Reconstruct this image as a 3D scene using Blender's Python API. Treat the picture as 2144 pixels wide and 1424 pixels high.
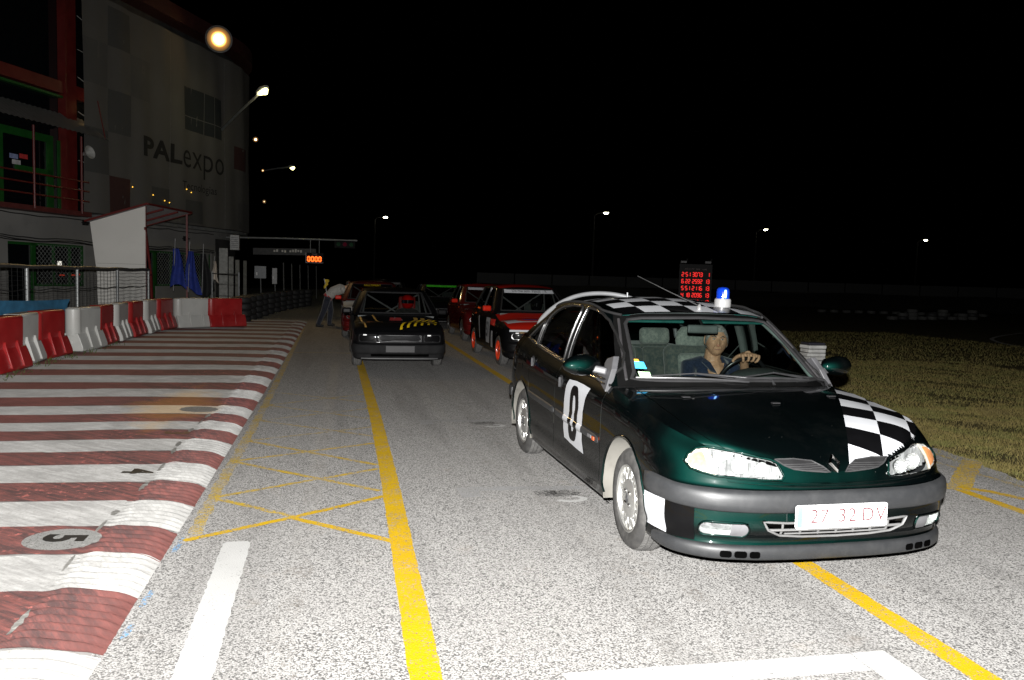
import bpy, bmesh, math, random
from math import sin, cos, pi, radians, sqrt, atan2
from mathutils import Vector, Matrix
from mathutils.bvhtree import BVHTree

for _o in list(bpy.data.objects):
    bpy.data.objects.remove(_o)
SC = bpy.context.scene
COL = SC.collection
random.seed(7)

# ------------------------------------------------------------------ camera
# world: +Y runs along the track away from the photographer, +X to the right of it
CAM_H, CAM_F, CAM_PITCH, CAM_ROLL, CAM_YAW = 1.61, 1659 / 2144, radians(4.297), radians(1.651), radians(12.596)
_f = Vector((sin(CAM_YAW) * cos(CAM_PITCH), cos(CAM_YAW) * cos(CAM_PITCH), -sin(CAM_PITCH)))
_r = Vector((cos(CAM_YAW), -sin(CAM_YAW), 0))
_u = _r.cross(_f)
_r2 = _r * cos(CAM_ROLL) + _u * sin(CAM_ROLL)
_u2 = _u * cos(CAM_ROLL) - _r * sin(CAM_ROLL)
cam_data = bpy.data.cameras.new('camera')
cam_data.sensor_width = 36
cam_data.lens = 36 * CAM_F
cam_data.clip_start = 0.05
cam_data.clip_end = 2000
cam = bpy.data.objects.new('camera', cam_data)
COL.objects.link(cam)
cam.matrix_world = Matrix(((_r2.x, _u2.x, -_f.x, 0), (_r2.y, _u2.y, -_f.y, 0), (_r2.z, _u2.z, -_f.z, CAM_H), (0, 0, 0, 1)))
SC.camera = cam

# ------------------------------------------------------------------ night sky
world = bpy.data.worlds.new('World')
SC.world = world
world.use_nodes = True
_nt = world.node_tree
_bg = _nt.nodes['Background']
_sky = _nt.nodes.new('ShaderNodeTexSky')
_sky.sky_type = 'NISHITA'
_sky.sun_disc = False
_sky.sun_elevation = radians(-8)
_sky.sun_rotation = radians(200)
_nt.links.new(_sky.outputs[0], _bg.inputs[0])
_bg.inputs[1].default_value = 0.012

# ------------------------------------------------------------------ the photographer's flash: a small head just above the lens
def lamp(name, kind, loc, energy, color, target=None, **kw):
    d = bpy.data.lights.new(name, kind)
    d.energy = energy
    d.color = color
    for k, v in kw.items():
        setattr(d, k, v)
    o = bpy.data.objects.new(name, d)
    COL.objects.link(o)
    o.location = loc
    if target is not None:
        o.rotation_euler = (Vector(target) - Vector(loc)).to_track_quat('-Z', 'Y').to_euler()
    return o
FLASH = lamp('flash_head', 'SPOT', (-0.03, -0.06, CAM_H + 0.17), 9000, (1.0, 0.985, 0.965), (2.0, 9.0, 1.78),
             spot_size=radians(128), spot_blend=0.6, shadow_soft_size=0.022)
# the flash head's reflector throws a flat, wide beam: strong level with the lens, weak towards the feet
FLASH.data.use_nodes = True
_ft = FLASH.data.node_tree
_fe = _ft.nodes['Emission']
_fg = _ft.nodes.new('ShaderNodeNewGeometry')
_fs = _ft.nodes.new('ShaderNodeSeparateXYZ')
_ft.links.new(_fg.outputs['Incoming'], _fs.inputs[0])
_m1 = _ft.nodes.new('ShaderNodeMath')
_m1.operation = 'POWER'
_m1.inputs[1].default_value = 2
_ma = _ft.nodes.new('ShaderNodeMath')
_ma.operation = 'ABSOLUTE'
_ft.links.new(_fs.outputs[2], _ma.inputs[0])
_ft.links.new(_ma.outputs[0], _m1.inputs[0])
_m2 = _ft.nodes.new('ShaderNodeMath')
_m2.operation = 'MULTIPLY'
_m2.inputs[1].default_value = -1 / .47 ** 2
_ft.links.new(_m1.outputs[0], _m2.inputs[0])
_m3 = _ft.nodes.new('ShaderNodeMath')
_m3.operation = 'EXPONENT'
_ft.links.new(_m2.outputs[0], _m3.inputs[0])
_ft.links.new(_m3.outputs[0], _fe.inputs['Strength'])

SC.view_settings.view_transform = 'Standard'
SC.view_settings.look = 'None'
SC.view_settings.exposure = 0
SC.view_settings.gamma = 1
SC.view_settings.use_curve_mapping = False
SC.cycles.use_denoising = True
SC.cycles.max_bounces = 8
SC.cycles.transparent_max_bounces = 16
SC.cycles.caustics_reflective = False
SC.cycles.caustics_refractive = False
SC.cycles.sample_clamp_indirect = 4

# ------------------------------------------------------------------ helpers
def at(px, py, depth):
    """the world point that lies `depth` metres into the view at a pixel of the 2144 x 1424 photograph"""
    x, y = (px - 1072) / 1659, (py - 712) / 1659
    return Vector((0, 0, CAM_H)) + (_r2 * x - _u2 * y + _f) * depth

class G:
    def __init__(s):
        s.v = []
        s.f = []
        s.m = []
    def add(s, vs, fs, mi=0):
        b = len(s.v)
        s.v += [tuple(p) for p in vs]
        s.f += [tuple(b + i for i in f) for f in fs]
        s.m += [mi] * len(fs)
        return s
    def box(s, c, d, rot=None, mi=0):
        x, y, z = d[0] / 2, d[1] / 2, d[2] / 2
        vs = [Vector(p) for p in ((-x, -y, -z), (x, -y, -z), (x, y, -z), (-x, y, -z), (-x, -y, z), (x, -y, z), (x, y, z), (-x, y, z))]
        if rot is not None:
            vs = [rot @ p for p in vs]
        vs = [p + Vector(c) for p in vs]
        return s.add(vs, [(0, 3, 2, 1), (4, 5, 6, 7), (0, 1, 5, 4), (1, 2, 6, 5), (2, 3, 7, 6), (3, 0, 4, 7)], mi)
    def bar(s, a, b, w, h, mi=0):
        """a straight bar of w x h from a to b"""
        a, b = Vector(a), Vector(b)
        d = b - a
        z = d.normalized()
        x = z.cross(Vector((0, 0, 1)))
        if x.length < 1e-4:
            x = Vector((1, 0, 0))
        x.normalize()
        y = x.cross(z)
        return s.box((a + b) / 2, (w, h, d.length), Matrix((x, y, z)).transposed(), mi)
    def tube(s, pts, r, n=8, closed=False, mi=0, flat=None):
        pts = [Vector(p) for p in pts]
        N = len(pts)
        rs = r if isinstance(r, (list, tuple)) else [r] * N
        up = None
        vs, fs = [], []
        for i, p in enumerate(pts):
            a = pts[(i - 1) % N] if (closed or i > 0) else p
            b = pts[(i + 1) % N] if (closed or i < N - 1) else p
            t = (b - a)
            t = t.normalized() if t.length > 1e-9 else Vector((0, 0, 1))
            if up is None:
                up = Vector((0, 0, 1)) if abs(t.z) < .9 else Vector((1, 0, 0))
            x = t.cross(up)
            if x.length < 1e-5:
                x = t.orthogonal()
            x.normalize()
            up = x.cross(t).normalized()
            for k in range(n):
                an = 2 * pi * k / n
                fl = 1 if flat is None else flat
                vs.append(p + (x * cos(an) + up * sin(an) * fl) * rs[i])
        M_ = N if closed else N - 1
        for i in range(M_):
            for k in range(n):
                j = (i + 1) % N
                fs.append((i * n + k, i * n + (k + 1) % n, j * n + (k + 1) % n, j * n + k))
        if not closed:
            fs.append(tuple(range(n - 1, -1, -1)))
            fs.append(tuple((N - 1) * n + k for k in range(n)))
        return s.add(vs, fs, mi)
    def lathe(s, prof, n=24, mat=None, mi=0, cap=True):
        vs, fs = [], []
        for (r, z) in prof:
            for k in range(n):
                vs.append(Vector((r * cos(2 * pi * k / n), r * sin(2 * pi * k / n), z)))
        for i in range(len(prof) - 1):
            for k in range(n):
                fs.append((i * n + k, i * n + (k + 1) % n, (i + 1) * n + (k + 1) % n, (i + 1) * n + k))
        if cap:
            if prof[0][0] > 1e-4:
                fs.append(tuple(range(n - 1, -1, -1)))
            if prof[-1][0] > 1e-4:
                fs.append(tuple((len(prof) - 1) * n + k for k in range(n)))
        if mat is not None:
            vs = [mat @ p for p in vs]
        return s.add(vs, fs, mi)
    def grid(s, fn, nu, nv, mi=0, flip=False):
        vs = [fn(i / nu, j / nv) for i in range(nu + 1) for j in range(nv + 1)]
        fs = []
        for i in range(nu):
            for j in range(nv):
                q = (i * (nv + 1) + j, (i + 1) * (nv + 1) + j, (i + 1) * (nv + 1) + j + 1, i * (nv + 1) + j + 1)
                fs.append(q[::-1] if flip else q)
        return s.add(vs, fs, mi)
    def prism(s, poly, fn, d0, d1, mi=0):
        """poly: (a, b) outline; fn(a, b, d) -> point"""
        n = len(poly)
        vs = [fn(a, b, d0) for a, b in poly] + [fn(a, b, d1) for a, b in poly]
        fs = [tuple(range(n - 1, -1, -1)), tuple(range(n, 2 * n))]
        fs += [(i, (i + 1) % n, n + (i + 1) % n, n + i) for i in range(n)]
        return s.add(vs, fs, mi)
    def xf(s, fn):
        s.v = [tuple(fn(Vector(p))) for p in s.v]
        return s
    def mesh(s, name, mats, smooth=None):
        me = bpy.data.meshes.new(name)
        me.from_pydata(s.v, [], s.f)
        for m in (mats if isinstance(mats, (list, tuple)) else [mats]):
            me.materials.append(m)
        if any(s.m):
            me.polygons.foreach_set('material_index', s.m)
        if smooth is not None:
            me.polygons.foreach_set('use_smooth', [True] * len(me.polygons))
            if smooth < 180:
                me.set_sharp_from_angle(angle=radians(smooth))
        me.update()
        return me
    def build(s, name, mats, parent=None, smooth=None, bevel=0, seg=2):
        bm = bmesh.new()
        me = s.mesh(name, mats, None)
        bm.from_mesh(me)
        bmesh.ops.remove_doubles(bm, verts=bm.verts, dist=1e-5)
        bmesh.ops.recalc_face_normals(bm, faces=bm.faces)
        bm.to_mesh(me)
        bm.free()
        if smooth is not None:
            me.polygons.foreach_set('use_smooth', [True] * len(me.polygons))
            if smooth < 180:
                me.set_sharp_from_angle(angle=radians(smooth))
        o = link(name, me, parent)
        if bevel:
            m = o.modifiers.new('bevel', 'BEVEL')
            m.width = bevel
            m.segments = seg
            m.limit_method = 'ANGLE'
            m.harden_normals = False
        return o

def link(name, me, parent=None, loc=None, rot=None):
    o = bpy.data.objects.new(name, me)
    COL.objects.link(o)
    if parent is not None:
        o.parent = parent
    if loc is not None:
        o.location = loc
    if rot is not None:
        o.rotation_euler = rot
    return o
def thing(name, label, cat, loc=(0, 0, 0), rz=0, group=None):
    o = bpy.data.objects.new(name, None)
    COL.objects.link(o)
    o.empty_display_size = .2
    o.location = loc
    o.rotation_euler = (0, 0, rz)
    return tag(o, label, cat, group)
def tag(o, label, cat, group=None):
    o['label'] = label
    o['category'] = cat
    if group:
        o['group'] = group
    return o
def struct(o):
    o['kind'] = 'structure'
    return o
def dup(root, loc, rz, label, group=None):
    r = root.copy()
    COL.objects.link(r)
    r.location = loc
    r.rotation_euler = (0, 0, rz)
    r['label'] = label
    if group:
        r['group'] = group
    for ch in list(root.children):
        c = ch.copy()
        COL.objects.link(c)
        c.parent = r
        for g in list(ch.children):
            d = g.copy()
            COL.objects.link(d)
            d.parent = c
    return r
_FONT = bpy.data.fonts.load('<builtin>') if not bpy.data.fonts else bpy.data.fonts[0]
def text_geo(txt, size=1.0, bold=0.0, ext=0.0, align='CENTER', spacing=1.0, res=3):
    """flat letters in the XY plane as (verts, faces)"""
    cu = bpy.data.curves.new('letters', 'FONT')
    cu.body = txt
    cu.size = size
    cu.offset = bold
    cu.extrude = ext
    cu.align_x = align
    cu.align_y = 'CENTER'
    cu.space_character = spacing
    cu.resolution_u = res
    o = bpy.data.objects.new('letters', cu)
    COL.objects.link(o)
    bpy.context.view_layer.update()
    me = o.evaluated_get(bpy.context.evaluated_depsgraph_get()).to_mesh()
    vs = [v.co.copy() for v in me.vertices]
    fs = [tuple(p.vertices) for p in me.polygons]
    bpy.data.objects.remove(o)
    bpy.data.curves.remove(cu)
    return vs, fs
def catmull(pts, n, closed=False):
    """points on a smooth curve through pts, n per segment"""
    P = [Vector(p) for p in pts]
    N = len(P)
    out = []
    for i in range(N if closed else N - 1):
        p1, p2 = P[i], P[(i + 1) % N]
        p0 = P[i - 1] if (closed or i > 0) else p1 * 2 - p2
        p3 = P[(i + 2) % N] if (closed or i + 2 < N) else p2 * 2 - p1
        for k in range(n):
            t = k / n
            out.append(.5 * ((2 * p1) + (p2 - p0) * t + (2 * p0 - 5 * p1 + 4 * p2 - p3) * t * t + (3 * p1 - p0 - 3 * p2 + p3) * t ** 3))
    if not closed:
        out.append(P[-1])
    return out
def rrect(w, h, r, n=5, cx=0, cy=0):
    out = []
    for (sx, sy, a0) in ((1, 1, 0), (-1, 1, 90), (-1, -1, 180), (1, -1, 270)):
        for k in range(n + 1):
            a = radians(a0 + 90 * k / n)
            out.append((cx + sx * (w / 2 - r) + r * cos(a), cy + sy * (h / 2 - r) + r * sin(a)))
    return out
def inside(poly, x, y):
    c = False
    n = len(poly)
    j = n - 1
    for i in range(n):
        xi, yi = poly[i][0], poly[i][1]
        xj, yj = poly[j][0], poly[j][1]
        if (yi > y) != (yj > y) and x < (xj - xi) * (y - yi) / (yj - yi + 1e-12) + xi:
            c = not c
        j = i
    return c

# ------------------------------------------------------------------ materials
class NT:
    def __init__(s, name):
        s.mat = bpy.data.materials.new(name)
        s.mat.use_nodes = True
        s.t = s.mat.node_tree
        s.b = s.t.nodes['Principled BSDF']
        s.out = s.t.nodes['Material Output']
        s._co = None
    def n(s, typ, **kw):
        o = s.t.nodes.new(typ)
        for k, v in kw.items():
            setattr(o, k, v)
        return o
    def l(s, a, b):
        s.t.links.new(a, b)
    def co(s, space='Object'):
        if s._co is None:
            s._co = s.n('ShaderNodeTexCoord')
        return s._co.outputs[space]
    def wco(s):
        return s.n('ShaderNodeNewGeometry').outputs['Position']
    def noise(s, scale, detail=4, rough=.55, vec=None, stretch=None):
        o = s.n('ShaderNodeTexNoise')
        o.inputs['Scale'].default_value = scale
        o.inputs['Detail'].default_value = detail
        o.inputs['Roughness'].default_value = rough
        v = vec or s.co()
        if stretch:
            m = s.n('ShaderNodeMapping')
            m.inputs['Scale'].default_value = stretch
            s.l(v, m.inputs[0])
            v = m.outputs[0]
        s.l(v, o.inputs['Vector'])
        return o.outputs['Fac']
    def ramp(s, fac, stops):
        r = s.n('ShaderNodeValToRGB')
        e = r.color_ramp.elements
        while len(e) < len(stops):
            e.new(.5)
        for i, (p, c) in enumerate(stops):
            e[i].position = p
            e[i].color = (*c, 1) if not isinstance(c, (int, float)) else (c, c, c, 1)
        s.l(fac, r.inputs[0])
        return r.outputs[0]
    def mix(s, fac, a, b, mode='MIX'):
        m = s.n('ShaderNodeMix', data_type='RGBA', blend_type=mode)
        for sock, v in ((m.inputs[0], fac), (m.inputs[6], a), (m.inputs[7], b)):
            if isinstance(v, (int, float)):
                sock.default_value = v
            elif isinstance(v, tuple):
                sock.default_value = (*v, 1)
            else:
                s.l(v, sock)
        return m.outputs[2]
    def math(s, op, a, b=None, c=None):
        m = s.n('ShaderNodeMath', operation=op)
        for i, v in enumerate((a, b, c)):
            if v is None:
                continue
            if isinstance(v, (int, float)):
                m.inputs[i].default_value = v
            else:
                s.l(v, m.inputs[i])
        return m.outputs[0]
    def color(s, c):
        if isinstance(c, tuple):
            s.b.inputs['Base Color'].default_value = (*c, 1)
        else:
            s.l(c, s.b.inputs['Base Color'])
    def set(s, **kw):
        for k, v in kw.items():
            i = s.b.inputs[k.replace('_', ' ')]
            if isinstance(v, (int, float)):
                i.default_value = v
            elif isinstance(v, tuple):
                i.default_value = (*v, 1) if len(v) == 3 else v
            else:
                s.l(v, i)
        return s
    def bump(s, h, strength=.3, dist=.01):
        b = s.n('ShaderNodeBump')
        b.inputs['Strength'].default_value = strength
        b.inputs['Distance'].default_value = dist
        s.l(h, b.inputs['Height'])
        s.l(b.outputs[0], s.b.inputs['Normal'])
        return b
MATS = {}
def plain(name, col, rough=.5, metal=0.0, coat=0.0, var=.25, scale=9, bump=0.0, spec=.5, dirt=None):
    """a procedural colour with uneven tone and, where asked, fine relief"""
    if name in MATS:
        return MATS[name]
    m = NT(name)
    f = m.noise(scale, 5)
    lo = tuple(c * (1 - var) for c in col)
    hi = tuple(min(1, c * (1 + var)) for c in col)
    c = m.ramp(f, [(.3, lo), (.7, hi)])
    if dirt:
        g = m.noise(scale * .5, 6, .65)
        c = m.mix(m.ramp(g, [(.45, 0.0), (.75, dirt[1])]), c, dirt[0])
    m.color(c)
    m.set(Roughness=rough, Metallic=metal, Coat_Weight=coat, Specular_IOR_Level=spec)
    if bump:
        m.bump(m.noise(scale * 6, 3), bump, .004)
    MATS[name] = m.mat
    return m.mat
def emit(name, col, strength):
    if name in MATS:
        return MATS[name]
    m = NT(name)
    m.color(tuple(min(1, c) * .3 for c in col))
    m.set(Emission_Color=col, Emission_Strength=strength, Roughness=.4)
    MATS[name] = m.mat
    return m.mat
def glass(name, tint=(.8, .9, .87), rough=.0, refl=1.0, dust=0.0):
    """a thin pane: tinted see-through plus a mirror layer that grows at grazing angles"""
    if name in MATS:
        return MATS[name]
    m = NT(name)
    tr = m.n('ShaderNodeBsdfTransparent')
    tr.inputs[0].default_value = (*tint, 1)
    gl = m.n('ShaderNodeBsdfGlossy')
    gl.inputs['Roughness'].default_value = rough
    fr = m.n('ShaderNodeFresnel')
    fr.inputs[0].default_value = 1.5
    fac = m.math('MULTIPLY', fr.outputs[0], refl)
    mx = m.n('ShaderNodeMixShader')
    m.l(fac, mx.inputs[0])
    m.l(tr.outputs[0], mx.inputs[1])
    m.l(gl.outputs[0], mx.inputs[2])
    last = mx
    if dust:
        df = m.n('ShaderNodeBsdfDiffuse')
        df.inputs[0].default_value = (.5, .5, .47, 1)
        mx2 = m.n('ShaderNodeMixShader')
        m.l(m.math('MULTIPLY', m.ramp(m.noise(6, 5), [(.35, .2), (.75, 1)]), dust), mx2.inputs[0])
        m.l(last.outputs[0], mx2.inputs[1])
        m.l(df.outputs[0], mx2.inputs[2])
        last = mx2
    m.l(last.outputs[0], m.out.inputs[0])
    MATS[name] = m.mat
    return m.mat

# --- asphalt of pale chippings in dark binder, also shown through worn paint
def _asphalt(m):
    p = m.wco()
    vo = m.n('ShaderNodeTexVoronoi')
    vo.inputs['Scale'].default_value = 128
    vo.inputs['Randomness'].default_value = 1
    m.l(p, vo.inputs['Vector'])
    sep = m.n('ShaderNodeSeparateColor')
    m.l(vo.outputs['Color'], sep.inputs[0])
    stone = m.ramp(sep.outputs[0], [(0, (.05, .05, .05)), (.12, (.12, .118, .115)), (.22, (.38, .371, .356)), (.6, (.47, .461, .446)), (1, (.54, .53, .515))])
    gap = m.ramp(vo.outputs['Distance'], [(.50, 0), (.80, 1)])
    c = m.mix(gap, stone, (.09, .088, .086))
    big = m.noise(.55, 6, .6, p)
    c = m.mix(m.ramp(big, [(.3, .38), (.7, 0)]), c, (.28, .272, .26))
    streak = m.noise(1.0, 5, .6, p, (2.2, .16, 1))
    c = m.mix(m.ramp(streak, [(.5, 0), (.72, .42)]), c, (.13, .126, .12))
    c = m.mix(m.ramp(m.noise(3.1, 4, .6, p), [(.62, 0), (.75, .35)]), c, (.34, .295, .25))
    return c, vo.outputs['Distance'], p
def asphalt_mat():
    m = NT('asphalt')
    c, d, p = _asphalt(m)
    m.color(c)
    m.set(Roughness=.93, Specular_IOR_Level=.12, Diffuse_Roughness=.03)
    m.bump(d, .4, -.005)
    return m.mat
def paint_mat(name, col, wear, fade=.0):
    """road paint; wear is the share of the coat lost from between and off the chippings"""
    m = NT(name)
    c, d, p = _asphalt(m)
    f = m.math('ADD', m.math('MULTIPLY', m.noise(38, 5, .7, p), .75), m.math('MULTIPLY', m.noise(4.5, 5, .6, p), .45))
    f = m.math('ADD', f, m.math('MULTIPLY', m.ramp(d, [(.35, 0), (.8, 1)]), .22))
    lo = 1.02 - wear * .82
    mask = m.ramp(m.math('MULTIPLY', f, .8), [(max(0, lo * .8 - .05), 0), (min(1, lo * .8 + .05), 1)])
    tone = m.mix(m.ramp(m.noise(2.2, 5, .6, p), [(.35, 0), (.75, .35)]), col, tuple(k * .62 for k in col))
    m.color(m.mix(mask, tone, c))
    m.set(Roughness=.7, Specular_IOR_Level=.2, Diffuse_Roughness=.03)
    m.bump(d, .35, -.005)
    return m.mat

# ================================================================== the setting: ground, track, kerb, grass
def ground_mat():
    m = NT('dry_ground')
    p = m.wco()
    c = m.ramp(m.noise(1.1, 6, .65, p), [(.3, (.045, .040, .020)), (.55, (.085, .072, .032)), (.75, (.11, .085, .045))])
    c = m.mix(m.ramp(m.noise(9, 5, .7, p), [(.45, 0), (.7, .7)]), c, (.035, .036, .015))
    m.color(c)
    m.set(Roughness=.95, Specular_IOR_Level=.1)
    m.bump(m.noise(30, 5, .7, p), .8, .03)
    return m.mat
A_MAT = asphalt_mat()
ground = struct(G().add([(-400, -100, -.012), (500, -100, -.012), (500, 700, -.012), (-400, 700, -.012)], [(0, 1, 2, 3)]).build('ground', ground_mat()))
EDGE = catmull([(4.6, -6, 0), (5.15, 0, 0), (5.55, 3.4, 0), (5.89, 5.68, 0), (6.12, 7.05, 0), (6.5, 10, 0), (6.9, 16, 0), (7.2, 30, 0), (7.2, 90, 0)], 14)
_g = G()
_L = [(-16, p.y, 0) for p in EDGE]
_R = [(p.x + .035 * sin(p.y * 5.1) + .03 * sin(p.y * 13), p.y, 0) for p in EDGE]
_g.add(_L + _R, [(i, len(_L) + i, len(_L) + i + 1, i + 1) for i in range(len(_L) - 1)])
track = struct(_g.build('track', A_MAT))

def strip(name, pts, w, mat, z=.004, jit=.004, seg=.06, rnd=False, w2=None):
    """a painted line of width w along pts on the asphalt, its edges a little uneven"""
    rng = random.Random(sum(map(ord, name)) % 99 + len(pts) + int(pts[0][0] * 100))
    P = []
    for a, b in zip(pts[:-1], pts[1:]):
        a, b = Vector((*a, 0)), Vector((*b, 0))
        n = max(1, int((b - a).length / seg))
        P += [a.lerp(b, i / n) for i in range(n)]
    P.append(Vector((*pts[-1], 0)))
    l, r = [], []
    N = len(P)
    for i, p in enumerate(P):
        t = (P[min(i + 1, N - 1)] - P[max(i - 1, 0)]).normalized()
        nrm = Vector((-t.y, t.x, 0))
        ww = w if w2 is None else w + (w2 - w) * i / (N - 1)
        h = ww / 2
        if rnd:
            for e in (i * seg, (N - 1 - i) * seg):
                if e < h * .35:
                    h = min(h, ww / 2 * (.72 + .28 * sqrt(max(0, e / (h * .35)))))
        l.append(p + nrm * (h + rng.uniform(-jit, jit)) + Vector((0, 0, z)))
        r.append(p - nrm * (h + rng.uniform(-jit, jit)) + Vector((0, 0, z)))
    g = G().add(l + r, [(i, N + i, N + i + 1, i + 1) for i in range(N - 1)])
    return g.build(name, mat, track)
def flat(name, poly, mat, z=.004, parent=None):
    return G().add([(x, y, z) for x, y in poly], [tuple(range(len(poly)))]).build(name, mat, parent or track)
YEL = paint_mat('yellow_road_paint', (.58, .36, .004), .28)
YEL2 = paint_mat('worn_yellow_paint', (.58, .385, .025), .38)
YEL3 = paint_mat('faded_yellow_paint', (.52, .355, .04), .46)
WHI = paint_mat('white_road_paint', (.50, .50, .49), .16)
GRY = paint_mat('grey_cover_paint', (.32, .32, .32), .36)
BLK = paint_mat('black_cover_paint', (.018, .018, .018), .45)
strip('yellow_line', [(.345, -1), (.372, 3.05), (.405, 4.7), (.44, 6.8), (.46, 9.2), (.45, 14), (.42, 26), (.4, 45)], .135, YEL)
strip('yellow_line', [(2.62, 1.5), (2.68, 2.75), (2.70, 4.0), (2.70, 12.2), (2.74, 20), (2.8, 45)], .125, YEL, .0045)
strip('yellow_line', [(-.83, 4.95), (-.84, 6), (-.83, 7.8), (-.83, 10), (-.86, 14), (-.95, 25)], .085, YEL3, jit=.012)
strip('yellow_line', [(-.87, 4.925), (-.26, 5.32), (.36, 5.76)], .055, YEL, .008)
strip('yellow_line', [(-.26, 5.30), (.36, 4.75)], .055, YEL, .0085)
for a, b, k in [((-.83, 5.86), (-.26, 5.34), 2), ((-.83, 5.88), (.36, 6.62), 2), ((-.85, 7.0), (.34, 5.92), 2), ((-.85, 7.0), (.38, 7.66), 2), ((-.81, 7.86), (.36, 6.76), 2),
                ((-.81, 7.86), (.39, 8.5), 3), ((-.80, 8.95), (.39, 8.0), 3), ((-.80, 8.95), (.39, 9.7), 3), ((-.8, 10), (.39, 9.0), 3), ((-.8, 10), (.39, 10.9), 3), ((-.8, 11.1), (.39, 10.2), 3)]:
    strip('hatch_line', [a, b], .05, YEL2 if k == 2 else YEL3, .0055 + random.random() * .001, .006)
strip('white_line', [(-.535, -1), (-.54, 3.2), (-.56, 4.88)], .155, WHI, .004, .004, .03, True)
# grid box by the photographer's feet and the greyed-out boxes farther up
flat('white_line', [(.93, 2.86), (2.24, 2.83), (2.24, 2.985), (1.6, 3.0), (.93, 3.02)], WHI, .005)
strip('white_line', [(2.33, 2.987), (2.33, 2.2)], .17, WHI, .0056)
for y0 in (5.83, 8.77):
    strip('grid_mark', [(1.06, y0 + .08), (2.0, y0 + .01)], .11, GRY, .004, .008)
    flat('grid_mark', [(.92, y0 + .12), (1.08, y0 + .13), (1.07, y0 - .15), (.93, y0 - .16)], GRY, .0047)
    flat('grid_mark', [(1.48, y0 - .05), (1.74, y0 - .04), (1.86, y0 - .12), (1.8, y0 - .19), (1.62, y0 - .22), (1.5, y0 - .17)], BLK, .0055)
    _ring = [(1.72 + .13 * cos(a), y0 - .29 + .085 * sin(a)) for a in [radians(k * 18 - 160) for k in range(14)]]
    _ring += [(1.72 + .075 * cos(a), y0 - .28 + .05 * sin(a)) for a in [radians((13 - k) * 18 - 160) for k in range(14)]]
    flat('grid_mark', _ring, WHI, .0062)
strip('grid_mark', [(-.82, 16.8), (-.45, 16.86), (.3, 16.75)], .10, YEL3, .004, .01)
# faint rubber and damp marks along the lane
TYR = paint_mat('rubber_mark', (.16, .14, .12), .60)
for pts, w_ in (([(1.25, 2.0), (1.5, 3.3), (1.62, 5.5), (1.60, 9), (1.5, 14)], .15), ([(-.25, 1.8), (-.2, 4), (-.1, 8), (0, 15)], .14), ([(1.95, 3.2), (1.7, 4.6), (1.3, 7), (1.2, 11)], .12)):
    c_ = catmull([(a, b, 0) for a, b in pts], 6)
    strip('rubber_mark', [(p.x, p.y) for p in c_], w_, TYR, .0016 + .0008 * (w_ < .145) + .0008 * (w_ < .13), .02)
# pit-exit lines on the right
strip('yellow_line', [(5.0, 7.4), (5.02, 5.5), (5.0, 4.5), (4.9, 2.5)], .10, YEL, .004)
strip('yellow_line', [(5.06, 5.52), (5.22, 5.34), (5.36, 5.0), (5.5, 4.4)], .085, YEL, .0085)
strip('yellow_line', [(4.98, 5.42), (6.0, 6.38)], .17, YEL2, .0065, .01)
strip('yellow_line', [(5.55, 6.9), (5.62, 5.9), (5.66, 5.0)], .06, YEL3, .0055, .012)
strip('yellow_line', [(5.85, 7.3), (5.86, 6.3)], .05, YEL3, .0058, .012)

# --- wide ribbed kerb in worn red and white
def kerb_mat(name, col, dark, is_red):
    m = NT(name)
    p = m.wco()
    rot = m.n('ShaderNodeMapping')
    rot.inputs['Rotation'].default_value = (0, 0, radians(38))
    m.l(p, rot.inputs[0])
    base = m.ramp(m.noise(3.2, 6, .65, p), [(.3, tuple(k * .72 for k in col)), (.7, tuple(min(1, k * 1.12) for k in col))])
    sep = m.n('ShaderNodeSeparateXYZ')
    m.l(p, sep.inputs[0])
    zone = m.ramp(m.math('MULTIPLY_ADD', sep.outputs[0], .25, 1.125), [(.30, .35), (.62, 1), (.83, .9), (.90, .25)])
    scuff = m.math('MULTIPLY', m.ramp(m.noise(5, 6, .75, rot.outputs[0], (.7, 5, 1)), [(.38, 0), (.58, 1)]), zone)
    base = m.mix(m.math('MULTIPLY', scuff, .88 if is_red else .42), base, dark)
    grit = m.ramp(m.noise(55, 4, .7, p), [(.52, 0), (.68, .5)])
    base = m.mix(m.math('MULTIPLY', grit, zone), base, (.10, .095, .09) if not is_red else (.06, .045, .045))
    wear = m.ramp(m.math('MULTIPLY', m.noise(14, 6, .75, p), zone), [(.55, 0), (.62, .9)])
    base = m.mix(wear, base, (.26, .085, .072) if is_red else (.20, .195, .185))
    # orange-brown tint over the far crest, fading outwards from its middle
    dy = m.math('ABSOLUTE', m.math('SUBTRACT', sep.outputs[1], 9.6))
    dx = m.math('ABSOLUTE', m.math('SUBTRACT', sep.outputs[0], -1.75))
    r = m.math('ADD', m.math('MULTIPLY', dy, .30), m.math('MULTIPLY', dx, .95))
    r = m.math('ADD', r, m.math('MULTIPLY', m.noise(2.6, 5, .7, p), .9))
    base = m.mix(m.ramp(r, [(.7, .62), (1.25, 0)]), base, (.17, .075, .022) if is_red else (.36, .25, .13))
    m.color(base)
    m.set(Roughness=.75, Specular_IOR_Level=.2, Diffuse_Roughness=.7)
    m.bump(m.noise(34, 5, .75, p), .6, .014)
    return m.mat
K_W = kerb_mat('kerb_white_paint', (.30, .297, .286), (.075, .072, .068), False)
K_R = kerb_mat('kerb_red_paint', (.135, .050, .044), (.030, .023, .023), True)
KERB_PROF = [(-.90, -.01), (-1.0, .024), (-1.12, .042), (-1.26, .056), (-1.40, .064), (-1.6, .070), (-2.0, .073), (-2.6, .073), (-3.6, .071), (-4.9, .070)]
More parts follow.
